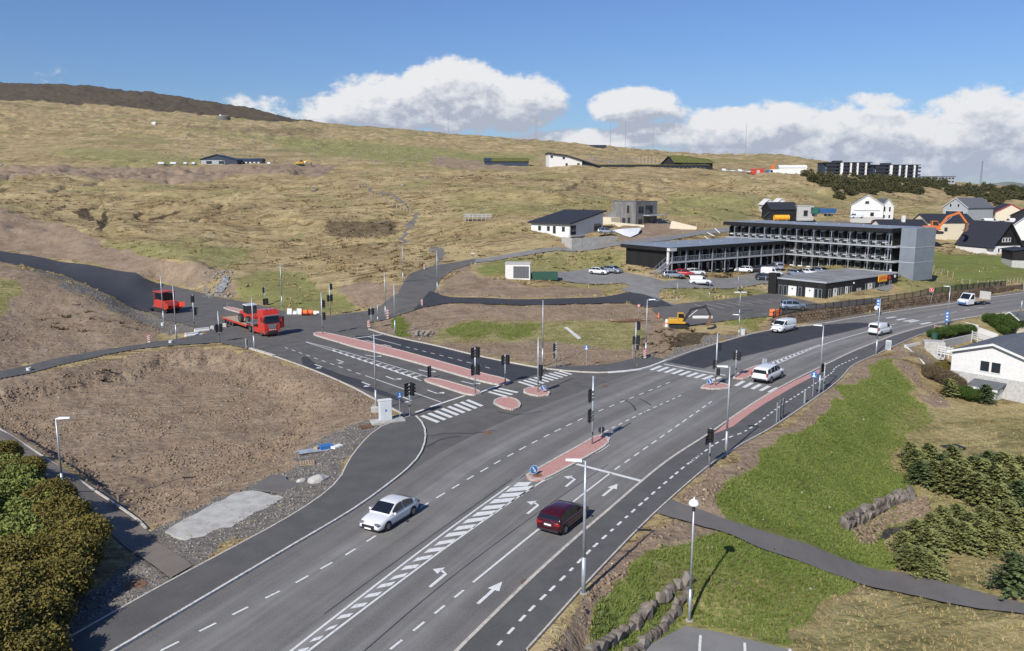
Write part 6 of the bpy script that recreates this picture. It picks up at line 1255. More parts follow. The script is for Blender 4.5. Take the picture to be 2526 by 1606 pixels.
# ---- hotel: main block with galleries, lower wing, lattice stair tower
def hotel():
    M1 = P((2197.5, 679), 3.0); v = Vector((.582, -.813, 0)); rz = math.atan2(v.y, v.x); root = empty('hotel', (M1.x, M1.y, 2.95), rz, 'long black hotel with grey galleries on three storeys', 'hotel')
    H3, H2, fl = 10.0, 6.15, 3.15; XW0, XW1, YW = -38.8, -26.9, -40.4
    m = MB(); m.b2((-43, 0, -1), (0, 11, H3 - .5)); wa = m.build('wall', 'black_timber', root)
    m = MB(); m.b2((XW0, YW, -1), (XW1, .0, H2 - .4)); wb = m.build('wing_wall', 'black_timber', root)
    m = MB(); m.b2((-43.6, -2.2, H3 - .85), (.6, 11.6, H3)); m.build('roof', 'black_timber', root); m = MB(); m.b2((-43.3, -1.9, H3 + .004), (.3, 11.3, H3 + .05)); m.build('roof_sheet', 'roof_bluegrey', root)
    m = MB(); m.b2((XW0 - .8, YW - .9, H2 - .75), (XW1 + 2.2, -2.3, H2)); m.build('wing_roof', 'black_timber', root); m = MB(); m.b2((XW0 - .5, YW - .6, H2 + .004), (XW1 + 1.9, -2.5, H2 + .05)); m.build('wing_roof_sheet', 'roof_bluegrey', root)
    for k in range(10): m = MB(); m.tube((XW0 + 6, YW + 3 + k * 3.6, H2), (XW0 + 6, YW + 3 + k * 3.6, H2 + .25), .12); m.build('roof_vent', 'galvanised', root)
    for k in range(7): m = MB(); m.tube((-40 + k * 6, 5, H3), (-40 + k * 6, 5, H3 + .3), .14); m.build('roof_vent', 'galvanised', root)
    # main block galleries
    for k in (1, 2): m = MB(); m.b2((-26.9 + 2.0, -1.9, k * fl - .28), (1.6, 0, k * fl)); m.build('gallery_slab', 'slab_grey', root)
    m = MB(); m.b2((-43, -1.9, 2 * fl - .28), (-26.9 + 1.995, 0, 2 * fl)); m.build('gallery_slab', 'slab_grey', root)
    pw = 2.24
    for i in range(19):
        x = -pw * (i + 1) + .2
        for k in range(3):
            if x < -26 and k < 2: continue
            zz = k * fl; win(root, x + .35, 0, zz + .1, 1.35, 2.2, 'f', .08, 'plate_white' if (i + k) % 4 else 'galvanised')
            m = MB(); m.b2((x - .12, -1.2 if k else -.9, zz + .02), (x + .02, -.005, zz + 2.5)); m.build('partition', 'black_timber', root)
            if k == 0: m = MB(); m.b2((x + 1.72, -.05, zz + .1), (x + 2.1, .02, zz + 2.5)); m.build('panel', 'white_render', root); m = MB(); m.b2((x + .35, -.05, zz + 2.35), (x + 1.7, .02, zz + 2.8)); m.build('panel', 'grey_render', root)
            else: m = MB(); m.b2((x + .3, -.04, zz + 2.36), (x + 1.8, .02, zz + 2.6)); m.build('lintel', 'galvanised', root)
            m = MB(); m.b2((x + .4, -1.55, zz + (.62 if k else .35)), (x + 1.45, -1.15, zz + (.86 if k else .6))); m.build('bench', 'white_paint', root)
    for i in range(10):
        x = -4.48 * i
        y0 = 0 if x > -25 else 2 * fl
        m = MB(); m.bar((x, -1.8, y0), (x, -1.8, H3 - .8), .13); m.build('post', 'galvanised', root)
        for k in (1, 2):
            if x - 4.48 < -27 and k == 1: continue
            if x - 4.48 < -43.5: continue
            m = MB(); zz = k * fl; m.bar((x - 4.4, -1.82, zz + 1.05), (x - .08, -1.82, zz + 1.05), .06)
            for j in range(9): m.bar((x - .3 - j * .48, -1.82, zz + .05), (x - .3 - j * .48, -1.82, zz + 1.03), .035)
            m.build('railing', 'galvanised', root)
    # right end galleries
    for k in (1, 2):
        m = MB(); m.b2((.005, .005, k * fl - .28), (1.6, 8.5, k * fl)); m.build('gallery_slab', 'slab_grey', root); m = MB(); m.bar((1.5, .1, k * fl + 1.05), (1.5, 3.0, k * fl + 1.05), .06)
        for j in range(8): m.bar((1.5, .2 + j * .4, k * fl), (1.5, .2 + j * .4, k * fl + 1.05), .04)
        m.build('railing', 'galvanised', root)
    # wing gallery
    m = MB(); m.b2((XW1 + .005, YW, fl - .3), (XW1 + 1.9, -2.0, fl - .02)); m.build('gallery_slab', 'slab_grey', root)
    for i in range(17):
        y = YW + .6 + i * 2.3
        for k in range(2):
            win(root, XW1, y + .4, k * fl + .1, 1.2, 2.15, 'r', .1, 'plate_white')
            m = MB(); m.b2((XW1 + .005, y - .08, k * fl), (XW1 + .75, y + .06, k * fl + 2.5)); m.build('partition', 'black_timber', root)
            if k == 0: m = MB(); m.b2((XW1 + .9, y + .5, .55), (XW1 + 1.3, y + 1.3, .7)); m.build('bench', 'galvanised', root)
    for i in range(10):
        y = YW + .1 + i * 4.2; m = MB(); m.bar((XW1 + 1.8, y, 0), (XW1 + 1.8, y, H2 - .7), .16); m.build('post', 'galvanised', root)
        if i < 9:
            m = MB(); m.bar((XW1 + 1.82, y, fl + 1.05), (XW1 + 1.82, y + 4.1, fl + 1.05), .06)
            for j in range(8): m.bar((XW1 + 1.82, y + .3 + j * .5, fl), (XW1 + 1.82, y + .3 + j * .5, fl + 1.05), .035)
            m.build('railing', 'galvanised', root)
    # stairs at the near end
    m = MB(); y1 = YW - .1
    for s_ in (.35, 1.75): m.bar((XW1 + s_, y1, fl - .15), (XW1 + s_, y1 - 5.0, .1), .1, .3)
    for j in range(15): m.b2((XW1 + .4, y1 - 5.0 + j * .33, .2 * j + .1), (XW1 + 1.7, y1 - 4.7 + j * .33, .2 * j + .14))
    st = m.build('stair', 'galvanised', root); m = MB()
    for s_ in (.35, 1.75):
        m.bar((XW1 + s_, y1, fl + .95), (XW1 + s_, y1 - 5, 1.1), .05)
        for j in range(6): m.bar((XW1 + s_, y1 - j, fl - .63 * j), (XW1 + s_, y1 - j, fl + .95 - .61 * j), .04)
    m.build('handrail', 'galvanised', st)
    m = MB(); m.bar((XW1 + 1.2, YW - .5, 0), (XW1 + 1.2, YW - .5, H2 - .75), .5, .25); m.build('sign_pylon', 'white_paint', root)
    m = MB(); m.b2((XW1 + 1.3, YW - 1.0, H2 - .7), (XW1 + 2.1, YW - .905, H2 - .1)); m.b2((XW1 + 2.205, YW - .9, H2 - .7), (XW1 + 2.26, YW + .9, H2 - .1)); sg = m.build('sign', 'white_paint', root)
    c = bpy.data.curves.new('sign_text', 'FONT'); c.body = 'HOTEL'; c.size = .52; c.align_x = 'CENTER'; to = bpy.data.objects.new('sign_text', c); COL.objects.link(to); dg = bpy.context.evaluated_depsgraph_get(); me_ = bpy.data.meshes.new_from_object(to.evaluated_get(dg)); bpy.data.objects.remove(to); me_.name = 'sign_text'; me_.materials.clear()
    inst('sign_text', me_, 'plastic_black', sg, (XW1 + 2.267, YW, H2 - .58), (R(90), 0, R(90)))
    # tower of galvanised mesh
    m = MB(); x0, x1, y0, y1 = 1.7, 4.9, -.3, 7.6
    for i in range(9): m.b2((x0 + i * .355, y0, -.8), (x0 + i * .355 + .32, y0 + .06, H3 + .1))
    for i in range(20): m.b2((x1 - .06, y0 + .07 + i * .392, -.8), (x1, y0 + .07 + i * .392 + .36, H3 + .1))
    m.b2((x0, y1, -.8), (x1, y1 + .06, H3 + .1)); m.b2((x0, y0 + .1, H3 + .1), (x1, y1, H3 + .16))
    m.b2((x0 + .2, y0 + .3, -.8), (x1 - .3, y1 - .2, H3 - .1)); m.build('stair_tower', 'mesh_panel', root)
    for k in (1, 2): m = MB(); m.b2((x0 - .03, y0 - .04, k * fl - .2), (x1 + .03, y0 - .005, k * fl)); m.b2((x1 + .005, y0, k * fl - .2), (x1 + .04, y1, k * fl)); m.build('tower_band', 'slab_grey', root)
hotel()
def shop():
    a, b = P((2035, 744), .95), P((2212, 715), .95); rz = math.atan2(.623, .782); root = empty('shop_building', (a.x, a.y, .95), rz, 'low black flat roofed shop with white doors and a yellow sign', 'shop'); L, Dp, H = 27, 10.5, 3.45
    m = MB(); m.b2((0, 0, -1), (L, Dp, H)); m.build('wall', 'black_timber', root); m = MB(); m.b2((.15, .15, H + .004), (L - .15, Dp - .15, H + .03)); m.build('roof', 'roof_felt', root)
    m = MB(); m.b2((-.15, -.15, H - .12), (L + .15, .1, H + .16)); m.b2((-.15, .1, H - .12), (.1, Dp + .15, H + .16)); m.b2((L - .1, .1, H - .12), (L + .15, Dp + .15, H + .16)); m.b2((.1, Dp - .1, H - .12), (L - .1, Dp + .15, H + .16)); m.build('roof_edge', 'slab_grey', root)
    m = MB(); m.b2((-.6, -1.6, -.7), (L - 2, -.002, .06)); m.b2((-1.5, -.5, -.7), (-.605, Dp, .05)); m.build('plinth', 'concrete', root)
    def door(x, y, w, f, mt='white_paint', h=2.15):
        o = win(root, x, y, .08, w, h, f, .06, mt, mt, 'door'); s_ = {'f': (x + w / 2, y - .04, 0), 'l': (x - .04, y - w / 2, 0)}[f]; m = MB()
        m.tube((s_[0], s_[1], 1.75), (s_[0] - (.05 if f == 'l' else 0), s_[1] - (.05 if f == 'f' else 0), 1.75), .14, .14, 10); m.build('emblem', 'plastic_black', root)
    for x in (2.6, 6.8): door(x, 0, 1.25 if x < 5 else .9, 'f')
    door(15.2, 0, 1.4, 'f'); door(11.0, 0, 1.5, 'f', 'grey_render', 1.5)
    for y in (4.0, 7.6): door(0, y, 1.7, 'l')
    for x in (1.0, 4.4, 5.3, 8.3, 14.2, 17.0, 19.5, 21.0, 23.5): win(root, x, 0, .3, .75, 1.9, 'f', .05, 'galvanised')
    for y in (1.4, 2.2, 5.5, 8.6, 9.6): win(root, 0, y, .3, .7, 1.9, 'l', .05, 'galvanised')
    sgx = 18.7; m = MB(); m.b2((sgx, -.25, 2.2), (sgx + 3.4, -.12, 3.5)); s_ = m.build('yellow_sign', 'yellow_sign', root)
    for i in range(7): m = MB(); m.b2((sgx + .35 + i * .4, -.28, 2.55 + (.3 if i % 2 else 0)), (sgx + .6 + i * .4, -.255, 3.0 + (.15 if i % 3 else 0))); m.build('letter', 'sign_red', s_)
    m = MB(); m.tube((23.4, -.05, 2.75), (23.4, -.15, 2.75), .42, .42, 16); m.build('round_sign', 'sign_red', root); m = MB(); m.tube((25.6, -.05, 2.9), (25.6, -.15, 2.9), .32, .32, 16); m.build('round_sign', 'plate_white', root); m = MB(); m.tube((9.6, -.05, 2.7), (9.6, -.2, 2.7), .18, .18, 8); m.build('wall_lamp', 'plate_white', root)
    m = MB(); m.b2((-.5, Dp - .5, -1), (.8, Dp + 1.2, H + .9)); m.build('chimney_block', 'black_timber', root)
shop()
# ---- house with black mono-pitch roof above the hill lane
def mono():
    y_ = 205; q = PY((1405, 581), y_); root = empty('house', q, R(48), 'single storey white house with large black mono pitch roof', 'house'); L, Dp = 14.5, 13.0
    m = MB(); m.yprism([(0, -2), (L, -2), (L, 5.6), (0, 2.9)], 0, Dp); m.build('wall', 'white_boards', root)
    m = MB(); m.yprism([(-.7, 2.78), (L + .7, 5.75), (L + .7, 6.1), (-.7, 3.13)], -.7, Dp + .7); m.build('roof', 'roof_black', root)
    for y in (2.5, 5.5, 7.5, 10.5): win(root, 0, y, .3 if y in (5.5,) else .9, 1.0, 2.0 if y in (5.5,) else 1.3, 'l', .06, 'galvanised')
    win(root, .4, 0, .1, 2.2, 2.4, 'f', .06, 'roof_grey'); win(root, 10.5, 0, .1, 3.2, 2.5, 'f', .06, 'roof_grey')
    m = MB(); m.b2((-.5, -.9, -.4), (L + 4, 0, -.05)); m.build('terrace', 'concrete', root)
    return root
mono()
# retaining wall of the terrace
a, b, c = PY(z('B3', 525, 890), 196), PY(z('B3', 610, 980), 191), PY(z('B3', 1035, 880), 199)
m = MB()
for p, q in ((a, b), (b, c)):
    d = Vector((q.x - p.x, q.y - p.y, 0)); m.bar((p.x, p.y, 7.9), (q.x, q.y, 7.9), .3, 3.2)
o = m.build('retaining_wall', 'concrete'); tag(o, 'pale concrete retaining wall below the black roofed house', 'wall')
def cube_house():
    q = PY(z('B3', 1215, 790), 236); root = empty('house', q, R(40), 'cubic two storey house with grey timber cladding and carport', 'house')
    m = MB(); m.b2((0, 0, -2), (9.6, 9.5, 6.9)); m.build('wall', 'grey_timber', root); m = MB(); m.b2((-.05, -.05, 6.9), (9.65, 9.55, 7.05)); m.build('roof', 'roof_grey', root)
    m = MB(); m.b2((0, 9.5, -1.5), (6, 12.2, 3.6)); m.build('annex', 'grey_timber', root)
    for x, zz, w, h in ((1.2, .3, 1.6, 1.5), (1.2, 3.6, 2.2, 1.9), (4.2, 3.4, 3.2, 2.4), (3.6, .2, 2.4, 2.5)): win(root, x, 0, zz, w, h, 'f', .07, 'roof_black')
    for y, zz, w, h in ((3.0, .2, .9, 2.1), (5.2, .5, 1.2, 1.6), (3.4, 3.6, .9, 2.2)): win(root, 0, y, zz, w, h, 'l', .07, 'roof_black')
    m = MB(); m.b2((3.4, -2.4, 2.75), (11.5, -.005, 3.0)); m.build('canopy', 'slab_grey', root); m = MB(); m.bar((11.2, -2.2, -.5), (11.2, -2.2, 2.74), .15); m.bar((9.7, -2.2, -.5), (9.7, -2.2, 2.74), .15); m.build('post', 'steel_grey', root)
    m = MB(); m.b2((-4, 6, -2), (-.02, 12, 2.2)); m.build('retaining_wall', 'beige_render', root)
    p = q + Vector((11.5, 3.5, .2)); return root
cube_house()
car('suv', 'car_black', 'black car parked under the canopy of the cubic timber house', z('B3', 1440, 800), z('B3', 1520, 790), gf=lambda p: PY(p, 233), name='parked_car')
car('estate', 'car_silver', 'silver car parked beside the black roofed house', z('B3', 905, 870), z('B3', 970, 860), gf=lambda p: PY(p, 206), name='parked_car')
for (a, b, l, hh) in [(z('B3', 900, 790), z('B3', 1290, 830), 'long pale concrete wall below the cubic house', 1.6), (z('B3', 1540, 775), z('B3', 1780, 835), 'pale concrete wall beside the drive of the cubic house', 1.0)]:
    A, B = PY(a, 226), PY(b, 224); m = MB(); m.bar((A.x, A.y, A.z - 1), (B.x, B.y, B.z - 1), .3, hh + 3); o = m.build('garden_wall', 'beige_render'); tag(o, l, 'wall')
# heap, small garage, green container
def garage():
    q = hit(z('B3', 60, 1290)); root = empty('garage', q, R(-4), 'small white concrete garage with grey gate on the bank', 'garage'); m = MB(); m.b2((-1.6, 0, -.5), (3.5, 3.6, 3.0)); m.build('wall', 'white_render', root); m = MB(); m.b2((-1.7, -.15, 3.0), (3.6, 3.7, 3.16)); m.build('roof', 'grey_render', root)
    for i in range(5): m = MB(); m.b2((.05 + i * .64, -.06, .1), (.05 + i * .64 + .6, -.003, 2.5)); m.build('gate_panel', 'roof_grey', root)
    q = hit(z('B3', 360, 1305)); root = empty('container', q, R(-4), 'green ribbed container beside the small garage', 'container'); m = MB(); m.b2((-2.6, 0, 0), (2.6, 2.2, 1.55)); m.build('body', 'container_green', root)
    for i in range(13): m = MB(); m.b2((-2.5 + i * .4, -.06, .1), (-2.32 + i * .4, -.003, 1.45)); m.build('rib', 'container_green', root)
garage()
# ---- turf roofed complex on the plateau
def complex_():
    y0 = 545; q = PY((1354, 413), y0); root = empty('culture_house', q, R(6), 'white gabled hall with long sloping black roof on the plateau', 'building')
    m = MB(); m.yprism([(0, -3), (22.5, -3), (22.5, 4.8), (12, 7.4), (0, 8.9)], 0, 14); m.build('wall', 'white_render', root)
    m = MB(); m.yprism([(-.6, 9.0), (12, 7.5), (37, -.2), (42, -1.6), (42, -.9), (12, 8.3), (-.6, 9.8)], -1.2, 15); m.build('roof', 'roof_black', root)
    m = MB(); m.yprism([(22.6, -3), (36, -3), (36, .1), (22.6, 4.0)], .8, 13.5); m.build('side_wall', 'barn_blue', root)
    for x, zz in ((1.0, 6.2), (9.2, 5.4), (19.2, 1.4)): win(root, x, 0, zz, 1.7, 1.5, 'f', .12, 'roof_grey')
    win(root, 11.3, 0, -.2, 1.5, 3.0, 'f', .1, 'roof_grey')
    q = PY(z('C5', 560, 203), 555); root = empty('turf_hall', q, R(2), 'long low glazed hall with turf roof on the plateau', 'building'); L = 74
    m = MB(); m.b2((0, 0, -3), (L, 10, 2.4)); m.build('wall', 'barn_blue', root); m = MB(); m.b2((-3, -1.2, 2.4), (L + 2, 11, 2.8)); m.build('fascia', 'roof_black', root); m = MB(); m.b2((-3, -.9, 2.804), (L + 2, 11, 3.2)); m.build('turf_roof', 'turf', root)
    for i in range(24): win(root, 2 + i * 2.95, 0, .2, 2.6, 1.9, 'f', .15, 'steel_grey')
    q = PY(z('C5', 1100, 162), 572); gable('turf_house', 'dark gabled house with turf roof and chimney on the plateau', q + Vector((0, 0, 0)), R(-14), 9.5, 12, .6, 5.0, 'black_timber', 'roof_black', 'roof_black', ov=1.2, chimney=(.6, .5, 'roof_black'), cat='house')
    q = PY(z('C5', 1130, 166), 578); root = empty('turf_wing', q, R(-2), 'low dark wing with grassy roof joined to the dark gabled house', 'building'); m = MB(); m.xprism([(0, -3), (12, -3), (12, 3), (0, 1.8)], 6, 34); m.build('wall', 'black_timber', root); m = MB(); m.add([(5, -2, 1.6), (36, -2, 1.2), (33, 7, 4.2), (14, 7, 6.8), (5, 7, 6.8), (5, 13, 2), (36, 13, 1.5)], [(0, 1, 2, 3, 4), (4, 3, 2, 6, 5)]); m.build('turf_roof', 'turf', root)
    for i in range(5): win(root, 12 + i * 3.6, 0, -.6, 3.0, 1.8, 'f', .15, 'steel_grey')
    q = PY(z('B2', 1490, 480), 570); root = empty('turf_barn', q, R(0), 'dark barn with turf roof behind soil heaps', 'barn'); m = MB(); m.xprism([(0, -2), (10, -2), (10, 3), (5, 5), (0, 3)], 0, 31); m.build('wall', 'barn_blue', root); m = MB(); m.xprism([(-.6, 3.1), (5, 5.2), (10.6, 3.1), (10.6, 3.5), (5, 5.7), (-.6, 3.5)], 5, 31.5); m.build('turf_roof', 'turf', root); m = MB(); m.xprism([(-.6, 3.1), (5, 5.2), (10.6, 3.1), (10.6, 3.5), (5, 5.7), (-.6, 3.5)], -.6, 4.99); m.build('roof', 'barn_blue', root)
    for i in range(6): A = PY(z('C5', 905 + i * 32, 158), 590); m = MB(); m.bar(A, A + Vector((0, 0, 5)), .7); m.bar(A + Vector((0, 0, 5)), A + Vector((4 if i % 2 else 0.1, 0, 5.0)), .6); o = m.build('frame_post', 'timber'); tag(o, 'pale timber frame standing on the turf of the plateau', 'timber frame', 'pale timber frames on the plateau')
    q = PY(z('B3', 940, 72), 860); gable('ridge_shed', 'dark low shed on the ridge', q, R(92), 16, 19, 2.4, 2.5, 'barn_blue', 'roof_black', 'roof_black', cat='shed')
complex_()
def apartment(px0, px1, base, top, y_, label, rz):
    q = PY((px0, base), y_); h = PY((px0, top), y_).z - q.z; L = (px1 - px0) / F * y_ * 1.0; root = empty('apartment_block', q, rz, label, 'apartment block', 'apartment blocks on the far hill'); fh = h / 4
    m = MB(); m.b2((0, 0, -6), (L, 14, h)); m.build('wall', 'barn_blue', root); m = MB(); m.b2((-.8, -2.6, h), (L + .8, 14.5, h + .5)); m.b2((L * .25, 2, h + .5), (L * .42, 9, h + 1.8)); m.build('roof', 'roof_black', root)
    for f in (.34, .545, .69, .87): m = MB(); w_ = 1.9 if f == .34 else 1.2; m.b2((L * f, -2.9, -4), (L * f + w_, 0, h)); m.build('fin', 'white_render', root)
    for k in range(4):
        for i, (f0, f1) in enumerate(((.04, .34), (.39, .545), (.58, .69), (.725, .87), (.905, 1.03))): m = MB(); m.b2((L * f0, -2.6, k * fh + .1), (L * f1, 0, k * fh + .32)); m.b2((L * f0, -2.65, k * fh + .32), (L * f1, -2.55, k * fh + 1.3)); m.build('balcony', 'roof_black', root); win(root, L * f0 + .4, 0, k * fh + .5, (f1 - f0) * L * .7, fh * .68, 'f', .18, 'steel_grey' if i % 2 else 'white_paint')
apartment(2030, 2140, 436, 402, 610, 'dark apartment block with white fins, nearer the bare hill', R(-3))
apartment(2152, 2258, 443, 408, 600, 'dark apartment block with white fins next to the long grey building', R(-3))
q = PY((2262, 452), 640); root = empty('office_building', q, R(3), 'long low grey building with window band beside the apartment blocks', 'building'); m = MB(); m.b2((0, 0, -4), (31, 10, 5.2)); m.build('wall', 'slab_grey', root); m = MB(); m.b2((-.4, -.6, 5.2), (31.4, 10.4, 5.6)); m.build('roof', 'roof_bluegrey', root)
for k in range(2):
    for i in range(11): win(root, 1 + i * 2.7, 0, .6 + k * 2.5, 2.0, 1.3, 'f', .15, 'steel_grey')
# ---- barn far left
q = ghit(z('B1', 1490, 768)); root = empty('barn', q, R(4), 'wide dark blue barn with low gable on the moor', 'barn'); w_ = 23.5
m = MB(); m.yprism([(0, -3), (w_, -3), (w_, 2.6), (w_ * .45, 6.0), (0, 2.9)], 0, 18); m.build('wall', 'barn_blue', root); m = MB(); m.yprism([(-.6, 2.9), (w_ * .45, 6.2), (w_ + .6, 2.6), (w_ + .6, 3.0), (w_ * .45, 6.6), (-.6, 3.3)], -.6, 18.6); m.build('roof', 'barn_blue', root)
m = MB(); m.b2((.3, -.06, -1), (w_ * .6, -.004, 2.6)); m.build('lower_wall', 'slab_grey', root)
for x in (3.5, 11.5): win(root, x, -.06, 0, 4, 2.3, 'f', .12, 'white_paint', 'pane', 'gate')
q = ghit(z('B1', 1752, 768)); root = empty('barn_annex', q, R(0), 'low dark blue shed with small white windows beside the barn', 'barn'); m = MB(); m.xprism([(0, -2), (8, -2), (8, 2.6), (4, 3.6), (0, 2.4)], 0, 17.5); m.build('wall', 'barn_blue', root); m = MB(); m.xprism([(-.3, 2.4), (4, 3.7), (8.3, 2.6), (8.3, 2.9), (4, 4.0), (-.3, 2.7)], -.3, 17.8); m.build('roof', 'barn_blue', root)
for i in range(5): win(root, 3.5 + i * 2.8, 0, .6, 1.1, .9, 'f', .2, 'white_paint', 'white_paint')
for i, x in enumerate((1200, 1290, 1380, 1440, 2000)):
    q = ghit(z('B1', x, 772)); root = empty('bale_wagon', q, 0, ['white covered wagon first in the row beside the barn', 'white covered wagon second in the row beside the barn', 'white box third in the row beside the barn', 'white box nearest the barn wall', 'small white hut right of the barn annex'][i], 'wagon'); m = MB(); m.box((0, 0, .9), (4.2 if i < 2 else 2.4, 2, 1.5)); bevel(m.build('body', 'cabinet_grey', root), .3); m = MB(); m.box((0, 0, .1), (5 if i < 2 else 2.6, 1.6, .4)); m.build('chassis', 'plastic_black', root)
q = ghit(z('B1', 1140, 474)); root = empty('shelter', q, 0, 'small white shelter on the upper moor', 'shelter'); m = MB(); m.xprism([(0, -1), (4, -1), (4, 2), (2, 3.2), (0, 2)], -2.5, 2.5); m.build('body', 'white_paint', root); m = MB(); m.xprism([(-.3, 1.9), (2, 3.3), (4.3, 1.9), (4.3, 2.1), (2, 3.6), (-.3, 2.1)], -2.7, 2.7); m.build('roof', 'white_paint', root)
q = ghit(z('B1', 1660, 440)); root = empty('water_tank', q, 0, 'round dark water tank on the upper moor', 'tank'); m = MB(); m.tube((0, 0, -5), (0, 0, 5.5), 10.5, 10.5, 28); m.build('tank', 'moss_concrete', root); m = MB(); m.tube((0, 0, 5.5), (0, 0, 6.3), 10.5, 7, 28); m.build('lid', 'grey_render', root); m = MB(); m.box((-3, -4, 7), (2.5, 2.5, 2)); m.build('hatch', 'white_paint', root)
q = ghit(z('B1', 2230, 778)); excavator(q, R(0), 1.35, 'machine_yellow', 'yellow excavator working on the soil bench of the moor', reach=((2.2, 1.3), (4.3, 2.6), (5.6, 1.6), (5.4, .2)), dark_boom=False)
# ---- houses on the right
q = PY(z('C1', 618, 235), 300); gable('house', 'large white house with front gable and dark lower wall', q, R(-22), 11, 12, 4.6, 3.6, 'white_boards', 'roof_black', wins=[(4.6, 0, 4.9, 1.5, 1.2, 'f'), (6.6, 0, .4, 1.4, 1.6, 'f'), (1.0, 0, 2.4, 9.0, .35, 'f')], base=.2)
q = PY(z('C1', 930, 250), 297); gable('house', 'narrow white gabled wing with blue windows beside the large white house', q, R(-4), 4.4, 9, 4.6, 2.6, 'white_boards', 'roof_grey', wins=[(.7, 0, 2.6, .8, 1.8, 'f'), (2.6, 0, 2.6, .8, 1.8, 'f'), (.7, 0, .2, .8, 1.3, 'f'), (2.6, 0, .2, .8, 1.3, 'f')])
for i, (x, yb) in enumerate(((115, 645), (225, 640))): q = PY(z('B5', x, yb), 312); gable('house', ['narrow pale house with steep gable behind the dark house', 'second narrow pale gable beside the first'][i], q, R(-6), 4.0, 9, 4.2, 1.9, 'white_render', 'white_render', wins=[(1.4, 0, 2.2, 1.2, 1.2, 'f')])
q = PY(z('B5', 418, 660), 300); gable('house', 'dark timber house with black roof between pale houses', q, R(97), 8, 10.5, 2.9, 2.4, 'black_timber', 'roof_black', 'roof_black', wins=[(0, 3.2, .8, 1.2, .9, 'l'), (0, 6.6, .8, 1.2, 1.2, 'l')])
q = PY(z('B5', 128, 700), 288); gable('shed', 'tiny black shed below the dark timber house', q, R(-10), 3.4, 3.5, 1.7, 1.5, 'black_timber', 'roof_black', 'roof_black', cat='shed', wins=[(1.2, 0, .2, .9, .9, 'f')])
q = PY(z('B5', 412, 668), 299); root = empty('house_shell', q, R(-4), 'unfinished grey concrete house shell with open doorway', 'house'); m = MB(); m.b2((0, 0, -1), (6.0, 6, 4.4)); m.build('wall', 'grey_render', root); m = MB(); m.b2((-.2, -.2, 4.4), (4.6, 6.2, 4.6)); m.build('roof', 'grey_render', root); win(root, 2.2, 0, .5, 1.8, 2.4, 'f', .15, 'concrete')
q = PY(z('C1', 1570, 215), 285); gable('house', 'grey gabled house with black tiled roof above the excavator', q, R(-66), 9.5, 13, 2.9, 3.2, 'slab_grey', 'roof_grey', wins=[(2.3, 0, 3.0, 1.0, 1.2, 'f'), (5.3, 0, 3.0, 1.0, 1.2, 'f'), (1.0, 0, .5, 7, 1.2, 'f')])
q = PY(z('C1', 1880, 398), 248); gable('house', 'beige house with black roof behind the orange excavator', q, R(96), 8.5, 15, 3.4, 2.3, 'beige_render', 'roof_black', 'roof_black', wins=[(0, 9.5, .6, 1.0, 1.2, 'l'), (0, 12.6, .6, 1.0, 1.2, 'l')])
q = PY(z('C1', 1420, 345), 232); gable('house', 'dark roofed house with white chimney behind the hotel', q + Vector((0, 0, -.6)), R(94), 8, 13.5, .8, 2.0, 'white_render', 'roof_black', 'roof_black', chimney=(.35, .45, 'white_render'))
def aframe():
    q = PY(z('C1', 2095, 612), 222); root = empty('house', q, R(15), 'black steep roofed house with white base on the green lawn', 'house')
    w, L = 9.0, 12.5; m = MB(); m.yprism([(0, -2), (w, -2), (w, 2.1), (0, 2.1)], 0, L); m.build('wall', 'white_render', root)
    m = MB(); m.yprism([(.25, 2.1), (w - .25, 2.1), (w / 2, 8.2)], .25, L - .2); m.build('gable_wall', 'black_timber', root)
    for s_ in (0, 1): xe = -.9 if s_ == 0 else w + .9; m = MB(); m.yprism([(xe, 1.5), (w / 2, 8.5), (w / 2, 8.8), (xe - (.2 if s_ == 0 else -.2), 1.65)], -.6, L + .6); rf = m.build('roof', 'roof_black', root)
    for y in (4.6, 8.2): o = win(root, -.9 + 5.4 * .36, y + .6, 1.5 + 7.0 * .36 + .08, 1.0, 1.3, 'l', .1, 'steel_grey', 'pane', 'roof_window'); o.rotation_euler = (0, 0, -math.pi / 2); o.rotation_euler = Matrix.Rotation(-math.pi / 2, 3, 'Z').to_4x4().to_euler(); o.rotation_euler[0] = R(-40)
    for x in (2.7, 3.75, 4.8): win(root, x, .25, 3.2, .85, 1.2, 'f', .1, 'white_paint')
    for x in (1.2, 2.4, 6.2): win(root, x, 0, .4, .8, 1.2, 'f', .1, 'white_paint')
    m = MB(); m.b2((-1.0, 2, -1), (-.005, L, 1.3)); m.build('side_bay', 'white_render', root)
aframe()
q = PY(z('C1', 2285, 690), 196); gable('shed', 'black shed with white footing at the edge of the lawn', q, R(-12), 6, 7, 2.6, .5, 'black_timber', 'roof_black', 'roof_black', cat='shed', base=.25)
for i, (x, y_, yy_, rz) in enumerate([(2110, 250, 280, -20), (2260, 290, 262, -35), (2290, 400, 240, -30)]):
    q = PY(z('C1', x, y_), yy_); gable('house', ['dark roofed house with red eaves beyond the steep roofed house', 'black roofed house among white cars on the right', 'white house end with black roof beside the steep roofed house'][i], q, R(rz), 9 if i < 2 else 6, 13, 2.4, 2.6, ('beige_render', 'black_timber', 'white_render')[i], 'roof_black', ('sign_red', 'roof_black', 'white_paint')[i])
q = PY(z('C1', 1470, 405), 230); excavator(q, R(-6), 1.32, 'machine_orange', 'large orange excavator digging beside the beige house', reach=((2.6, 2.9), (4.9, 4.6), (6.6, 2.4), (6.5, .6)), dark_boom=False)
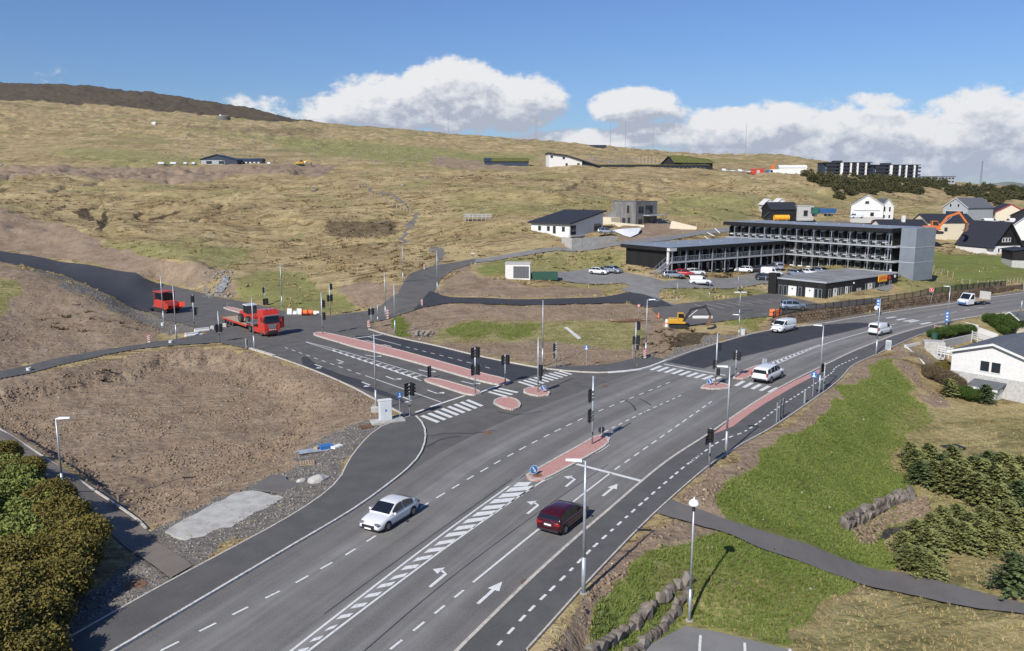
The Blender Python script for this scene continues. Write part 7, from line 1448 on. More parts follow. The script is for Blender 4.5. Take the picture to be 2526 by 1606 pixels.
# vehicles up there
q = PY(z('C1', 330, 225), 292); root = empty('dump_truck', q, R(0), 'green dump truck with blue body among the hillside houses', 'truck'); m = MB(); m.b2((-4.0, -1.2, .9), (-1.9, 1.2, 3.3)); bevel(m.build('cab', 'truck_green', root), .1); m = MB(); m.add([(-1.6, -1.2, 1.2), (4.2, -1.2, 1.2), (4.6, -1.3, 2.8), (-1.6, -1.3, 3.0), (-1.6, 1.2, 1.2), (4.2, 1.2, 1.2), (4.6, 1.3, 2.8), (-1.6, 1.3, 3.0)], [(0, 1, 2, 3), (4, 5, 6, 7), (0, 1, 5, 4), (1, 2, 6, 5), (2, 3, 7, 6), (3, 0, 4, 7)]); m.build('dump_body', 'truck_blue', root)
for x in (-3.0, 1.4, 2.8):
    for s_ in (1, -1): add_wheel(root, x, s_ * 1.0, .5, .35)
m = MB(); m.b2((-3.99 - .03, -1.0, 2.2), (-4.0, 1.0, 3.0)); m.build('windscreen', 'car_glass', root)
car('van', 'car_white', 'white van parked in front of the large white house', z('C1', 740, 248), z('C1', 615, 245), 'van', gf=lambda p: PY(p, 290), name='parked_van')
car('hatch', 'car_red', 'red car parked behind the hotel roof', z('C1', 860, 300), z('C1', 960, 310), gf=lambda p: PY(p, 255), name='parked_car')
for i, (x, y_, k) in enumerate([(2000, 300, 'van'), (2120, 310, 'hatch'), (2260, 300, 'van')]): car(k, 'car_white', ['white van left of the cars near the steep roofed house', 'white car between two white vans at the houses', 'white van nearest the dark roofed house'][i], z('C1', x, y_), z('C1', x + 110, y_ + 6), 'van' if k == 'van' else 'car', gf=lambda p: PY(p, 262), name='parked_van' if k == 'van' else 'parked_car')
for i, x in enumerate((1660, 1730, 1800, 1870)): car('hatch' if i % 2 else 'smallvan', 'car_white', ['white van first of the row on the plateau edge', 'white car second of the row on the plateau edge', 'white van third of the row on the plateau edge', 'white car last of the row on the plateau edge'][i], z('C5', x - 24, 222 + i * 3), z('C5', x + 18, 222 + i * 3), 'van' if i % 2 == 0 else 'car', gf=lambda p: PY(p, 548), name='parked_van' if i % 2 == 0 else 'parked_car')
for i, (x, y_, w_, mt) in enumerate([(1940, 250, 8, 'machine_red'), (2110, 265, 9, 'plate_white'), (2040, 262, 4, 'truck_blue')]): q = PY(z('C5', x, y_), 545); root = empty('site_container', q, 0, ['red site container on the plateau edge', 'white site container below the orange crane', 'dark blue skip between site containers'][i], 'container'); m = MB(); m.box((0, 0, 2.0), (w_, 4, 5 if i == 1 else 3.6)); m.build('body', mt, root); m = MB(); m.box((0, -2.05, 1.6), (w_ * .25, .1, 2.6)); m.build('door', 'grey_render', root)
q = PY(z('C5', 2370, 240), 560); gable('site_hall', 'small white hall with dark gate on the far plateau', q, R(80), 8, 18, 4, 1.6, 'white_render', 'white_render', cat='shed', wins=[(0, 0, 0, 0.1, .1, 'l')])
q = PY(z('C5', 2070, 212), 560); root = empty('crane', q, 0, 'small orange crane above the white site container', 'crane'); m = MB(); m.box((0, 0, 1.5), (2.4, 2.4, 3)); m.build('cab', 'machine_orange', root); m = MB(); m.bar((0, 0, 3), (3, 0, 6.5), .6); m.build('jib', 'machine_orange', root)
# ---- near white house
def white_house():
    A = P(z('C2', 560, 1010), -1.2); B = P((2526, 942), -1.2); rz = math.atan2(B.y - A.y, B.x - A.x); root = gable('house', 'white house with dark grey roof and grey basement below the road', (A.x, A.y, -1.2), rz, 9.4, 15, 2.35, 1.5, 'white_render', 'roof_grey', 'white_paint', ov=.45, rt=.22)
    m = MB(); m.b2((.03, .03, -4.2), (9.37, 14.97, .0)); root.children[0].data.transform(Matrix.Translation((0, 0, 0))); m2 = MB(); m2.b2((-.03, -.03, -4.0), (9.43, 15.03, -.02)); m2.build('basement_wall', 'grey_render', root)
    for x in (3.3, 4.55): win(root, x, 0, .4, 1.2, 1.45, 'f', .1)
    m = MB(); m.b2((3.2, -2.3, -3.9), (6.2, -.035, -1.25)); m.build('porch', 'white_render', root); m = MB(); m.add([(2.9, -2.6, -1.25), (6.5, -2.6, -1.25), (6.5, -.035, -.75), (2.9, -.035, -.75), (2.9, -2.6, -1.05), (6.5, -2.6, -1.05), (6.5, -.035, -.55), (2.9, -.035, -.55)], [(0, 1, 2, 3), (4, 5, 6, 7), (0, 1, 5, 4), (1, 2, 6, 5), (2, 3, 7, 6), (3, 0, 4, 7)]); pr = m.build('porch_roof', 'roof_grey', root)
    m = MB(); m.b2((2.88, -2.66, -1.28), (6.52, -2.61, -1.02)); m.build('porch_trim', 'white_paint', pr)
    m = MB(); m.box((7.0, 6, 3.9), (.7, .7, .9)); m.build('chimney', 'roof_black', root)
white_house()
def pergola():
    for a, b, w_, l in [((880, 455), (1230, 560), .28, 'white slatted deck fence behind the white house'), ((380, 660), (600, 700), .28, 'white slatted fence left of the white house')]:
        A, B = PY(z('C2', *a), 118 if a[0] > 500 else 106), PY(z('C2', *b), 112 if a[0] > 500 else 104); root = empty('garden_fence', A, 0, l, 'fence'); d = B - A
        for i in range(4): m = MB(); m.bar((0, 0, -.1 - i * .3), (d.x, d.y, d.z - .1 - i * .3), .05, .16); m.build('rail', 'white_paint', root)
        for i in range(5): q = d * (i / 4); m = MB(); m.bar((q.x, q.y + .08, q.z - 1.6), (q.x, q.y + .08, q.z + .1), .09); m.build('post', 'white_paint', root)
    for i, (a, b, l) in enumerate([((715, 310), (960, 370), 'white garden wall panel beside the pavement'), ((960, 400), (1240, 500), 'white garden wall panel lower down the steps')]):
        y_ = 128 if i == 0 else 122; A, B = PY(z('C2', *a), y_), PY(z('C2', *b), y_ - 3); m = MB(); m.bar((A.x, A.y, A.z - .7), (B.x, B.y, B.z - .7), .2, 1.5); o = m.build('garden_wall', 'white_render'); tag(o, l, 'wall')
    A, B, C_ = ghit(z('C2', 320, 465)), ghit(z('C2', 490, 480)), PY(z('C2', 860, 445), 126); root = empty('timber_fence', A, 0, 'low brown timber fence beside the blue banner', 'fence'); B, C_ = B - A, C_ - A
    for s_, e_ in ((Vector(), B), (B, C_)):
        for h_ in (.45, .95): m = MB(); m.bar(s_ + Vector((0, 0, h_)), e_ + Vector((0, 0, h_)), .05, .16); m.build('rail', 'timber', root)
        n = max(2, int((e_ - s_).length / 1.5))
        for i in range(n + 1): q = s_.lerp(e_, i / n); m = MB(); m.bar((q.x, q.y + .06, q.z - .5), (q.x, q.y + .06, q.z + 1.15), .1); m.build('post', 'timber', root)
    a, b, c = [ghit(z('C2', *p)) for p in ((380, 690), (870, 580), (880, 620))]; m = MB(); m.bar((a.x, a.y, a.z + .2), (b.x, b.y, b.z + .2), .3, 1.4); o = m.build('retaining_wall', 'grey_render'); tag(o, 'grey concrete garden wall below the hedge', 'wall')
    q = ghit(z('C2', 320, 780)); root = empty('stair_block', q, R(-20), 'grey concrete block with steps left of the white house', 'block'); m = MB(); m.box((0, 1.0, .5), (2.6, 2.2, 2.2)); bevel(m.build('block', 'concrete', root), .08)
    for i in range(4): m = MB(); m.box((0, -.3 - i * .3, .7 - i * .35), (2.2, .3, .35)); m.build('step', 'concrete', root)
    pts = [(-130, 940 - 0), (0, 800)]; A, B, C2_, D2 = [ghit(z('C2', *p)) for p in ((-110, 690), (110, 650), (150, 830), (240, 1020))]
    m = MB(); m.bar(A + Vector((0, 0, .1)), D2 + Vector((0, 0, .1)), .18, .5); m.bar(A + Vector((0, 0, .1)), B + Vector((0, 0, .1)), .18, .5); o = m.build('garden_kerb', 'white_render'); tag(o, 'low white garden edging around the brown plant bed', 'kerb')
    q = ghit(z('C2', 320, 590)); root = empty('water_butt', q, 0, 'small green bin at the hedge', 'bin'); m = MB(); m.tube((0, 0, 0), (0, 0, 1.1), .4, .45, 12); m.build('body', 'container_green', root); m = MB(); m.tube((0, 0, 1.1), (0, 0, 1.18), .48, .48, 12); m.build('lid', 'container_green', root)
    q = ghit(z('C2', 1300, 330)); gable('garden_shed', 'small grey roofed shed among garden shrubs', q + Vector((0, 0, -.6)), R(-70), 3, 4, 1.6, .9, 'beige_render', 'roof_grey', cat='shed')
pergola()
# ------------------------------------------------------------------ markings on the car parks, stains
def gline(n, a, b, w, parent, lift=.05):
    A, B = hit(z(n, *a)), hit(z(n, *b)); d = B - A; d.normalize(); k = Vector((-d.y, d.x, 0)) * w / 2; m = MB(); m.add([tuple(p + Vector((0, 0, lift))) for p in (A - k, B - k, B + k, A + k)], [(0, 1, 2, 3)]); me_ = m.mesh('bay_line', False, False)
    if me_.polygons[0].normal.z < 0: me_.flip_normals()
    inst('bay_line', me_, 'road_paint_worn', parent)
for a, b in [((860, 930), (1050, 980)), ((955, 922), (1150, 968)), ((1070, 915), (1255, 955)), ((1165, 905), (1350, 942)), ((1275, 900), (1440, 930)), ((1375, 892), (1535, 920)), ((1475, 885), (1630, 910)), ((1580, 878), (1715, 898)), ((1515, 1018), (1630, 1030))]: gline('B4', a, b, .13, lower_park)
for a, b in [((1030, 705), (1170, 730)), ((1100, 700), (1240, 722)), ((1180, 695), (1310, 712)), ((1250, 690), (1390, 705)), ((-30, 655), (90, 668)), ((60, 650), (180, 662))]: gline('B4', a, b, .11, car_park)
PLOT = [o for o in COL.objects if o.name == 'car_park.002'][0]
for a, b in [((993, 1412), (985, 1531)), ((1322, 1468), (1325, 1531)), ((1660, 1515), (1662, 1560))]:
    A, B = P(z('Z7', *a), -2.712), P(z('Z7', *b), -2.712); line_quad('bay_line', A, B, .14, parent=PLOT, zz=-2.712, mat='road_paint')
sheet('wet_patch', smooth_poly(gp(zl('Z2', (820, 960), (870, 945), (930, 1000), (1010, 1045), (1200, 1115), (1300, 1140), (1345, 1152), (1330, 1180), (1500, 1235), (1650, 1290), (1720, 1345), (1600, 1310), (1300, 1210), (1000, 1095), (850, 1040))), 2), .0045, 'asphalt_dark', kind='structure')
# ------------------------------------------------------------------ stone walls
t = NT('basalt'); o_ = t.obj(); t.col(t.mix(t.step(t.noise(1.1, 5, .65, t.pos()), .3, .7), (.085, .07, .055), (.24, .21, .18))); t.bump(t.noise(4, 5, .7, t.pos()), .06, .8); t.fin(.95, 0, .2)
t = NT('masonry'); t.col(t.mix(t.step(t.noise(.9, 5, .7, t.pos()), .3, .7), (.06, .042, .028), (.20, .145, .095))); t.bump(t.noise(5, 5, .7, t.pos()), .05, .8); t.fin(.95, 0, .2)
def rock_mesh(seed, sub=1, flat=.8):
    rd = random.Random(seed); bm = bmesh.new(); bmesh.ops.create_cube(bm, size=1.0)
    for v in bm.verts: v.co = Vector((v.co.x * rd.uniform(.75, 1.1), v.co.y * rd.uniform(.75, 1.1), v.co.z * rd.uniform(.7, 1.15)))
    for k in range(9):
        n_ = Vector((rd.uniform(-1, 1), rd.uniform(-1, 1), rd.uniform(-.5, 1))).normalized(); g = bmesh.ops.bisect_plane(bm, geom=bm.verts[:] + bm.edges[:] + bm.faces[:], plane_co=n_ * rd.uniform(.40, .58), plane_no=n_, clear_outer=True)
        ed = [e_ for e_ in g['geom_cut'] if isinstance(e_, bmesh.types.BMEdge)]
        if len(ed) > 2: bmesh.ops.contextual_create(bm, geom=ed)
    bmesh.ops.scale(bm, vec=(1, 1, flat), verts=bm.verts); bmesh.ops.recalc_face_normals(bm, faces=bm.faces)
    m_ = bpy.data.meshes.new('stone'); bm.to_mesh(m_); bm.free(); return m_
ROCKS = [rock_mesh(i, 1 if i < 3 else 2) for i in range(6)]
ROCKS_B = [r.copy() for r in ROCKS]
for r in ROCKS: r.materials.append(MT['basalt'])
for r in ROCKS_B: r.materials.append(MT['masonry'])
def boulder_row(name, label, pts, n, size, rows=1, cat='stone wall', lean=.0):
    """pts: ground points; boulders set side by side along the line"""
    L = resample(pts, n); root = empty(name, L[0], 0, label, cat); o0 = Vector(L[0])
    for r_ in range(rows):
        for i, p in enumerate(L):
            s_ = size * random.uniform(.8, 1.25); q = p - o0; d = L[min(i + 1, n - 1)] - L[max(i - 1, 0)]
            inst('stone', ROCKS[random.randrange(6)], None, root, (q.x + random.uniform(-.1, .1), q.y + random.uniform(-.1, .1) + r_ * lean, q.z + size * .10 + r_ * size * .5), (random.uniform(-.4, .4), random.uniform(-.4, .4), math.atan2(d.y, d.x) + random.uniform(-.25, .25)), (s_ * 1.2, s_ * .9, s_ * 1.45))
    return root
g7 = lambda *p: ghit(z('Z7', *p))
boulder_row('boulder_wall', 'upper row of basalt boulders above the small car park', [g7(120, 1580), g7(300, 1480), g7(420, 1400), g7(560, 1270), g7(680, 1150), g7(790, 1060), g7(890, 1010)], 18, .60, 1)
boulder_row('boulder_wall', 'lower row of basalt boulders beside the small car park', [g7(420, 1590), g7(560, 1480), g7(680, 1390), g7(760, 1300), g7(820, 1200), g7(880, 1110)], 17, .58, 1)
g8 = lambda *p: ghit(z('Z8', *p))
boulder_row('stone_bank', 'steep stone bank above the little stream', [g8(470, 765), g8(560, 715), g8(660, 675), g8(760, 625), g8(880, 570)], 17, .72, 2, lean=.3)
# road-side masonry wall with fence
WB = [P(p) for p in [(1905, 815), (1954, 800), (2038, 790), (2156, 769), (2259, 756), (2290, 752), (2367, 741), (2447, 727), (2526, 715), (2700, 690)]]
WT = [(1890, 800), (1924, 781), (1975, 770), (2053, 763), (2164, 749), (2259, 735), (2298, 726), (2367, 717), (2447, 709), (2526, 702), (2700, 680)]
wall_pts = resample(WB, 150); tops = []
txs = [p[0] for p in WT]; tys = [p[1] for p in WT]
for p in wall_pts:
    pxx = PW / 2 + F * p.x / (p.y * CP + CAMH * SP); tp = PY((pxx, float(np.interp(pxx, txs, tys))), p.y + .6); tops.append(max(.35, tp.z))
root = empty('stone_wall', wall_pts[0], 0, 'long brown masonry retaining wall along the main road', 'stone wall'); o0 = Vector(wall_pts[0])
m = MB()
for i in range(len(wall_pts) - 1):
    a, b = wall_pts[i] - o0, wall_pts[i + 1] - o0; d = (b - a).normalized(); nn = Vector((-d.y, d.x, 0))
    m.add([a + Vector((0, 0, -.3)), b + Vector((0, 0, -.3)), b + Vector((0, 0, tops[i + 1])) + nn * .25, a + Vector((0, 0, tops[i])) + nn * .25, a + nn * 1.0 + Vector((0, 0, tops[i])), b + nn * 1.0 + Vector((0, 0, tops[i + 1]))], [(0, 1, 2, 3), (3, 2, 5, 4)])
m.build('core', 'masonry', root, fix=False); cnt = 0; rest = MB()
for i in range(0, len(wall_pts) - 1):
    a = wall_pts[i] - o0; b = wall_pts[i + 1] - o0; d = (b - a); step = d.length; ang = math.atan2(d.y, d.x); nn = Vector((-d.y, d.x, 0)).normalized(); r_ = 0; zz = .22
    while zz < tops[i]:
        q = a.lerp(b, .5 + (.3 if r_ % 2 else -.2)) + nn * (.25 * zz / max(tops[i], .5)) + Vector((0, 0, zz)); sc = (step * random.uniform(.85, 1.2), .4, .52 * random.uniform(.85, 1.15)); r_ += 1; zz += .40
        if cnt < 295: inst('stone', ROCKS_B[random.randrange(3)], None, root, q, (random.uniform(-.15, .15), random.uniform(-.15, .15), ang), sc); cnt += 1
        else: rest.box(q, (sc[0] * .8, .28, .36), ang)
o = rest.build('stone_course', 'masonry', root, fix=False); o['kind'] = 'stuff'
fr = empty('railing_fence', wall_pts[0], 0, 'black mesh railing on top of the masonry wall', 'fence')
t = NT('fence_black'); t.col((.012, .012, .014)); t.fin(.5)
for i in range(2, 96, 3):
    a, b = wall_pts[i] - o0, wall_pts[i + 3] - o0; d = (b - a).normalized(); nn = Vector((-d.y, d.x, 0)) * .7; a = a + nn + Vector((0, 0, tops[i])); b = b + nn + Vector((0, 0, tops[i + 3]))
    m = MB(); m.bar(a + Vector((0, 0, -.2)), a + Vector((0, 0, 1.15)), .1); m.build('post', 'fence_black', fr)
    m = MB(); u = Vector((0, 0, 1)); m.bar(a + u * 1.05, b + u * 1.05, .06); m.bar(a + u * .12, b + u * .12, .05); n = 9
    for j in range(1, n): q = a.lerp(b, j / n); m.bar(q + u * .12, q + u * 1.05, .055)
    m.build('panel', 'fence_black', fr)
# post-and-wire fences
def post_fence(label, pts, n, h, mat='timber', r=.06, wire=True):
    L = resample(pts, n); root = empty('wire_fence', L[0], 0, label, 'fence'); o0 = Vector(L[0])
    for p in L: q = p - o0; m = MB(); m.bar((q.x, q.y, q.z - .2), (q.x, q.y, q.z + h), r * 2); m.build('post', mat, root)
    if wire:
        m = MB()
        for a, b in zip(L, L[1:]):
            for k in (.4, .9): m.bar(a - o0 + Vector((0, 0, h * k)), b - o0 + Vector((0, 0, h * k)), .025)
        m.build('wire', 'steel_grey', root)
post_fence('wire fence with pale posts between the lawn and the masonry wall', [ghit(z('B6', *p)) for p in ((1500, 335), (1700, 360), (1900, 345), (2119, 315))], 15, 1.4, r=.06)
post_fence('wire fence with pale posts on the grass slope behind the tower', [ghit(z('B6', *p)) for p in ((1210, 225), (1300, 240), (1410, 270))], 4, 1.6)
post_fence('post fence along the winding moor track', [ghit(z('B2', *p)) for p in ((640, 700), (740, 735), (800, 775), (870, 805), (940, 830))], 22, 1.5, r=.11)
post_fence('post fence at the top of the moor track', [ghit(z('B2', *p)) for p in ((530, 660), (560, 640), (680, 610), (860, 590))], 18, 1.5, r=.11)
post_fence('post fence on the pasture behind the hotel', [ghit(z('B3', *p)) for p in ((1600, 800), (1850, 810), (2100, 790), (2290, 770))], 20, 1.3, r=.07)
# ------------------------------------------------------------------ masts on the ridge
for i, (px, pt, pb, y_, r_) in enumerate([(1106, 275, 335, 1150, .28), (1322, 283, 350, 1050, .28), (1505, 302, 366, 1000, .28), (1542, 294, 372, 960, .3), (1610, 312, 378, 960, .22), (1838, 310, 390, 800, .25), (840, 303, 316, 1300, .3), (2248, 398, 440, 800, .22)]):
    b = PY((px, pb), y_); tp = PY((px, pt), y_); m = MB(); m.tube((0, 0, -6), (0, 0, tp.z - b.z), r_, r_ * .6, 6); root = empty('radio_mast', b, 0, ['thin radio mast below the tall cumulus cloud', 'thin radio mast right of the tall cumulus cloud', 'thin radio mast above the ridge shed', 'tallest thin radio mast beside the ridge shed', 'faint thin radio mast right of the ridge shed', 'thin radio mast above the rounded rocky hill', 'tiny mast on the open ridge line', 'short mast above the second apartment block'][i], 'mast', 'thin masts on the ridge'); m.build('mast', 'steel_grey', root)
    m = MB(); m.tube((0, 0, tp.z - b.z), (0, 0, tp.z - b.z + 2), .1, .1, 5); m.build('antenna', 'steel_grey', root)
b = PY((2418, 460), 640); tp = PY((2422, 397), 640); H_ = tp.z - b.z; root = empty('lattice_mast', b, 0, 'lattice radio mast near the distant blue hills', 'mast'); m = MB()
for k in range(3): a = 2.1 * k; m.bar((math.cos(a) * .9, math.sin(a) * .9, -4), (math.cos(a) * .35, math.sin(a) * .35, H_), .16)
m.build('leg', 'steel_grey', root); m = MB()
for i in range(14):
    zz = H_ * i / 14; r0 = .9 - .55 * i / 14
    for k in range(3): a, a2 = 2.1 * k, 2.1 * (k + 1); m.bar((math.cos(a) * r0, math.sin(a) * r0, zz), (math.cos(a2) * r0, math.sin(a2) * r0, zz + H_ / 14), .1)
m.build('bracing', 'steel_grey', root)
# ------------------------------------------------------------------ far hills and sea beyond the right edge
m = MB(); pts = []
N_ = 80
for i in range(N_):
    px = 2200 + i * 22; q = PY((px, 456 + 6 * math.sin(i * .33) + 3 * math.sin(i * 1.1) + (8 if px < 2360 else 0)), 9500); pts.append(q)
vs = [(p.x, p.y, -95) for p in pts] + [(p.x, p.y + 400, p.z) for p in pts] + [(p.x, p.y + 2500, -95) for p in pts]
m.add(vs, [(i, i + 1, N_ + i + 1, N_ + i) for i in range(N_ - 1)] + [(N_ + i, N_ + i + 1, 2 * N_ + i + 1, 2 * N_ + i) for i in range(N_ - 1)])
t = NT('far_hill'); t.col(t.mix(t.step(t.noise(.004, 5), .3, .7), (.10, .105, .07), (.2, .18, .12))); t.fin(1, 0, 0)
o = m.build('far_hills', 'far_hill', None, True); o['kind'] = 'structure'
t = NT('sea'); t.col((.02, .04, .055)); t.bump(t.noise(.05, 5), .3, .3); t.fin(.15, 0, .5)
m = MB(); m.add([(-14000, 2300, -90), (16000, 2300, -90), (16000, 20000, -90), (-14000, 20000, -90)], [(0, 1, 2, 3)]); o = m.build('sea', 'sea', fix=False); o['kind'] = 'structure'
# ------------------------------------------------------------------ water
t = NT('stream_water'); t.col(t.mix(t.step(t.noise(1.2, 4, .6), .4, .65), (.03, .025, .018), (.09, .07, .045))); t.bump(t.noise(5, 4), .08, .6); t.fin(.3, 0, .15)
t = NT('white_water'); t.col(t.mix(t.step(t.noise(2.6, 6, .8, t.scale(t.pos(), (2, .5, .5))), .42, .62), (.05, .05, .048), (.46, .47, .48))); t.fin(.5, 0, .2)
def water(name, px, mat, lift):
    A = [ghit(p) for p in px]; m = MB(); m.add([(p.x, p.y, p.z + lift) for p in A], [tuple(range(len(A)))]); o = m.build(name, mat); bm = bmesh.new(); bm.from_mesh(o.data); bmesh.ops.triangulate(bm, faces=bm.faces[:]); bm.to_mesh(o.data); bm.free(); o['kind'] = 'structure'; return o
pl = [P(p, -4.55) for p in zl('Z8', (560, 770), (640, 760), (700, 745), (800, 740), (900, 720), (990, 705), (960, 750), (820, 770), (720, 810), (650, 855), (600, 840))]; zmin = min(gz(p.x, p.y) for p in pl)
pl = smooth_poly([pl[i].lerp(sum(pl, Vector()) / len(pl), .22) + Vector((random.uniform(-.4, .4), random.uniform(-.4, .4), 0)) for i in range(len(pl))], 2); sheet('stream_pool', pl, float(np.median([gz(p.x, p.y) for p in pl])) + .06, 'stream_water', kind='structure')
def casc(L, Rr, mat, name, lift):
    A, B = resample([ghit(p) for p in L], 14), resample([ghit(p) for p in Rr], 14); vs = []
    for a, b in zip(A, B):
        for j in range(5): q = a.lerp(b, j / 4); vs.append((q.x, q.y, gz(q.x, q.y) + lift))
    m = MB(); m.add(vs, [(i * 5 + j, i * 5 + j + 1, i * 5 + j + 6, i * 5 + j + 5) for i in range(13) for j in range(4)]); o = m.build(name, mat, None, True); o['kind'] = 'structure'
casc(zl('Z2', (180, 280), (160, 330), (120, 380), (85, 420)), zl('Z2', (225, 285), (215, 330), (195, 380), (160, 422)), 'white_water', 'cascade', .25)
# ------------------------------------------------------------------ scattered ground cover (numpy, one mesh each)
rng = np.random.RandomState(11)
def scatter(name, protos, pos, sc, rot, mat, parent=None, label=None):
    vs, fs, o = [], [], 0; ch_ = rng.randint(0, len(protos), len(pos))
    for k, (pv, pf) in enumerate(protos):
        sel = ch_ == k; n = int(sel.sum())
        if not n: continue
        p, s_, r_ = pos[sel], sc[sel], rot[sel]; c, s2 = np.cos(r_), np.sin(r_)
        x = pv[None, :, 0] * s_[:, :1]; y = pv[None, :, 1] * s_[:, 1:2]; zz = pv[None, :, 2] * s_[:, 2:3]
        V = np.stack([x * c[:, None] - y * s2[:, None] + p[:, :1], x * s2[:, None] + y * c[:, None] + p[:, 1:2], zz + p[:, 2:3]], -1).reshape(-1, 3)
        Fk = (pf[None] + (np.arange(n) * len(pv))[:, None, None]).reshape(-1, pf.shape[1]) + o; vs.append(V); fs.append(Fk); o += len(V)
    V = np.concatenate(vs); Fk = np.concatenate(fs); me_ = bpy.data.meshes.new(name); me_.vertices.add(len(V)); me_.vertices.foreach_set('co', V.astype(np.float32).reshape(-1)); k = Fk.shape[1]
    me_.loops.add(Fk.size); me_.loops.foreach_set('vertex_index', Fk.astype(np.int32).reshape(-1)); me_.polygons.add(len(Fk)); me_.polygons.foreach_set('loop_start', np.arange(0, Fk.size, k, dtype=np.int32)); me_.update(calc_edges=True)
    me_.materials.append(MT[mat]); ob = bpy.data.objects.new(name, me_); COL.objects.link(ob)
    if parent: ob.parent = parent
    ob['kind'] = 'stuff'
    if label: ob['label'] = label
    return ob
def stone_proto(seed):
    r = np.random.RandomState(seed); v = np.array([(1, 0, 0), (-1, 0, 0), (0, 1, 0), (0, -1, 0), (0, 0, 1), (0, 0, -.6)], float) * .5 * (.7 + .6 * r.rand(6, 1)) + (r.rand(6, 3) - .5) * .2
    f = np.array([(0, 2, 4), (2, 1, 4), (1, 3, 4), (3, 0, 4), (2, 0, 5), (1, 2, 5), (3, 1, 5), (0, 3, 5)]); return v, f
STONES = [stone_proto(i) for i in range(5)]
cell = np.zeros(GX.shape); cell[:-1, :-1] = (GX[:-1, 1:] - GX[:-1, :-1]) * (GY[1:, :-1] - GY[:-1, :-1])
inview = (PXg > -120) & (PXg < PW + 120) & (PYg < PH + 120)
def sample(weight, n):
    w = (weight * cell * inview).reshape(-1); w = w / w.sum(); idx = rng.choice(len(w), n, p=w); i, j = idx // NX, idx % NX; i = np.minimum(i, NY - 2); j = np.minimum(j, NX - 2)
    a, b = rng.rand(n), rng.rand(n); g = lambda G: (G[i, j] * (1 - b) + G[i, j + 1] * b) * (1 - a) + (G[i + 1, j] * (1 - b) + G[i + 1, j + 1] * b) * a
    return np.stack([g(GX), g(GY), g(GZ)], -1)
clear = sm(road, .15, .5)
t = NT('clod'); t.col(t.mix(t.step(t.noise(2.5, 4, .7), .35, .7), (.16, .115, .078), (.31, .235, .165))); t.fin(.95, 0, .1)
t = NT('pebble'); t.col(t.mix(t.step(t.noise(5, 3, .7), .35, .7), (.15, .134, .118), (.35, .32, .28))); t.fin(.9, 0, .2)
t = NT('pale_stone'); t.col(t.mix(t.step(t.noise(2, 3, .7), .35, .7), (.33, .30, .26), (.55, .52, .46))); t.fin(.9, 0, .2)
def srand(n, lo, hi, p=2.0): s_ = lo + (hi - lo) * rng.rand(n) ** p; return np.stack([s_ * (1 + .4 * rng.rand(n)), s_, s_ * (.55 + .3 * rng.rand(n))], -1)
lump = sm(fbm(GX / 5, GY / 5, 4), -.1, .5) + .12
n = 30000; scatter('soil_clods', STONES, sample(CH['soil'] * clear * (lump + bank * 1.2) * (GY < 140) * (30 / GY) ** 1.2, n), srand(n, .05, .40, 3.6), rng.rand(n) * 6.3, 'clod')
n = 9000; scatter('gravel_stones', STONES, sample(CH['gravel'] * clear * (GY < 150), n), srand(n, .04, .26, 3), rng.rand(n) * 6.3, 'pebble')
n = 380; scatter('pale_stones', STONES, sample((CH['soil'] + CH['green'] * .8 + CH['olive'] * .3) * clear * (GY < 190) * (40 / GY), n), srand(n, .08, .34, 3), rng.rand(n) * 6.3, 'pale_stone')
n = 5200; scatter('moor_rocks', STONES, sample(CH['rock'] * .5 * (GY < 1300) + .02 * (GY > 300) * (GY < 900) * lump + ((PXg > 380) & (PXg < 1120) & (PYg > 330) & (PYg < 405)) * .35 * lump, n), srand(n, .5, 3.0, 3), rng.rand(n) * 6.3, 'pebble')
rk = np.zeros(GX.shape); rk[(PXg > 500) & (PXg < 570) & (PYg > 670) & (PYg < 735)] = 1; n = 220; scatter('cascade_rocks', STONES, sample(rk, n), srand(n, .3, 1.2, 2), rng.rand(n) * 6.3, 'pebble')
rk = 1 - sm(sdist(zl('Z8', (500, 780), (640, 720), (880, 590), (970, 580), (1000, 700), (700, 760), (640, 860), (560, 850)), PXg, PYg), -4, 6); n = 1500; scatter('stream_stones', STONES, sample(rk, n), srand(n, .16, .62, 2), rng.rand(n) * 6.3, 'clod')
q = P((1044, 822)); n = 60; scatter('culvert_stones', STONES, np.stack([q.x + rng.randn(n) * .9, q.y + rng.randn(n) * 1.2, np.full(n, -.25) + rng.rand(n) * .3], -1), srand(n, .3, .9, 2), rng.rand(n) * 6.3, 'pebble')
# grass blades
def tuft(seed, nb, lean):
    r = np.random.RandomState(seed); v, f = [], []
    for i in range(nb):
        a = r.rand() * 6.28; d = np.array([math.cos(a), math.sin(a)]); o_ = (r.rand(2) - .5) * .5; h = .5 + .5 * r.rand(); l = lean * (.4 + r.rand()); w = .07; p = np.array([-d[1], d[0]]) * w
        k = len(v); v += [(*(o_ - p), 0), (*(o_ + p), 0), (*(o_ + d * l), h)]; f.append((k, k + 1, k + 2))
    return np.array(v, float), np.array(f)
TUFTS = [tuft(i, 9, .45) for i in range(5)]
t = NT('grass_blade'); t.col(t.ramp(t.M('ADD', t.M('MULTIPLY', t.noise(.22, 6, .62), .5), t.M('MULTIPLY', t.noise(1.5, 5, .65), .5)), [(.3, (.085, .115, .022)), (.46, (.15, .195, .04)), (.6, (.21, .24, .065)), (.75, (.31, .28, .12))])); t.fin(.8, 0, .2)
t = NT('dry_blade'); t.col(t.ramp(t.M('ADD', t.M('MULTIPLY', t.noise(.22, 6, .62), .55), t.M('MULTIPLY', t.noise(1.5, 6, .65), .45)), [(.28, (.20, .145, .065)), (.45, (.32, .25, .12)), (.58, (.42, .34, .175)), (.75, (.50, .42, .24))])); t.fin(.85, 0, .15)
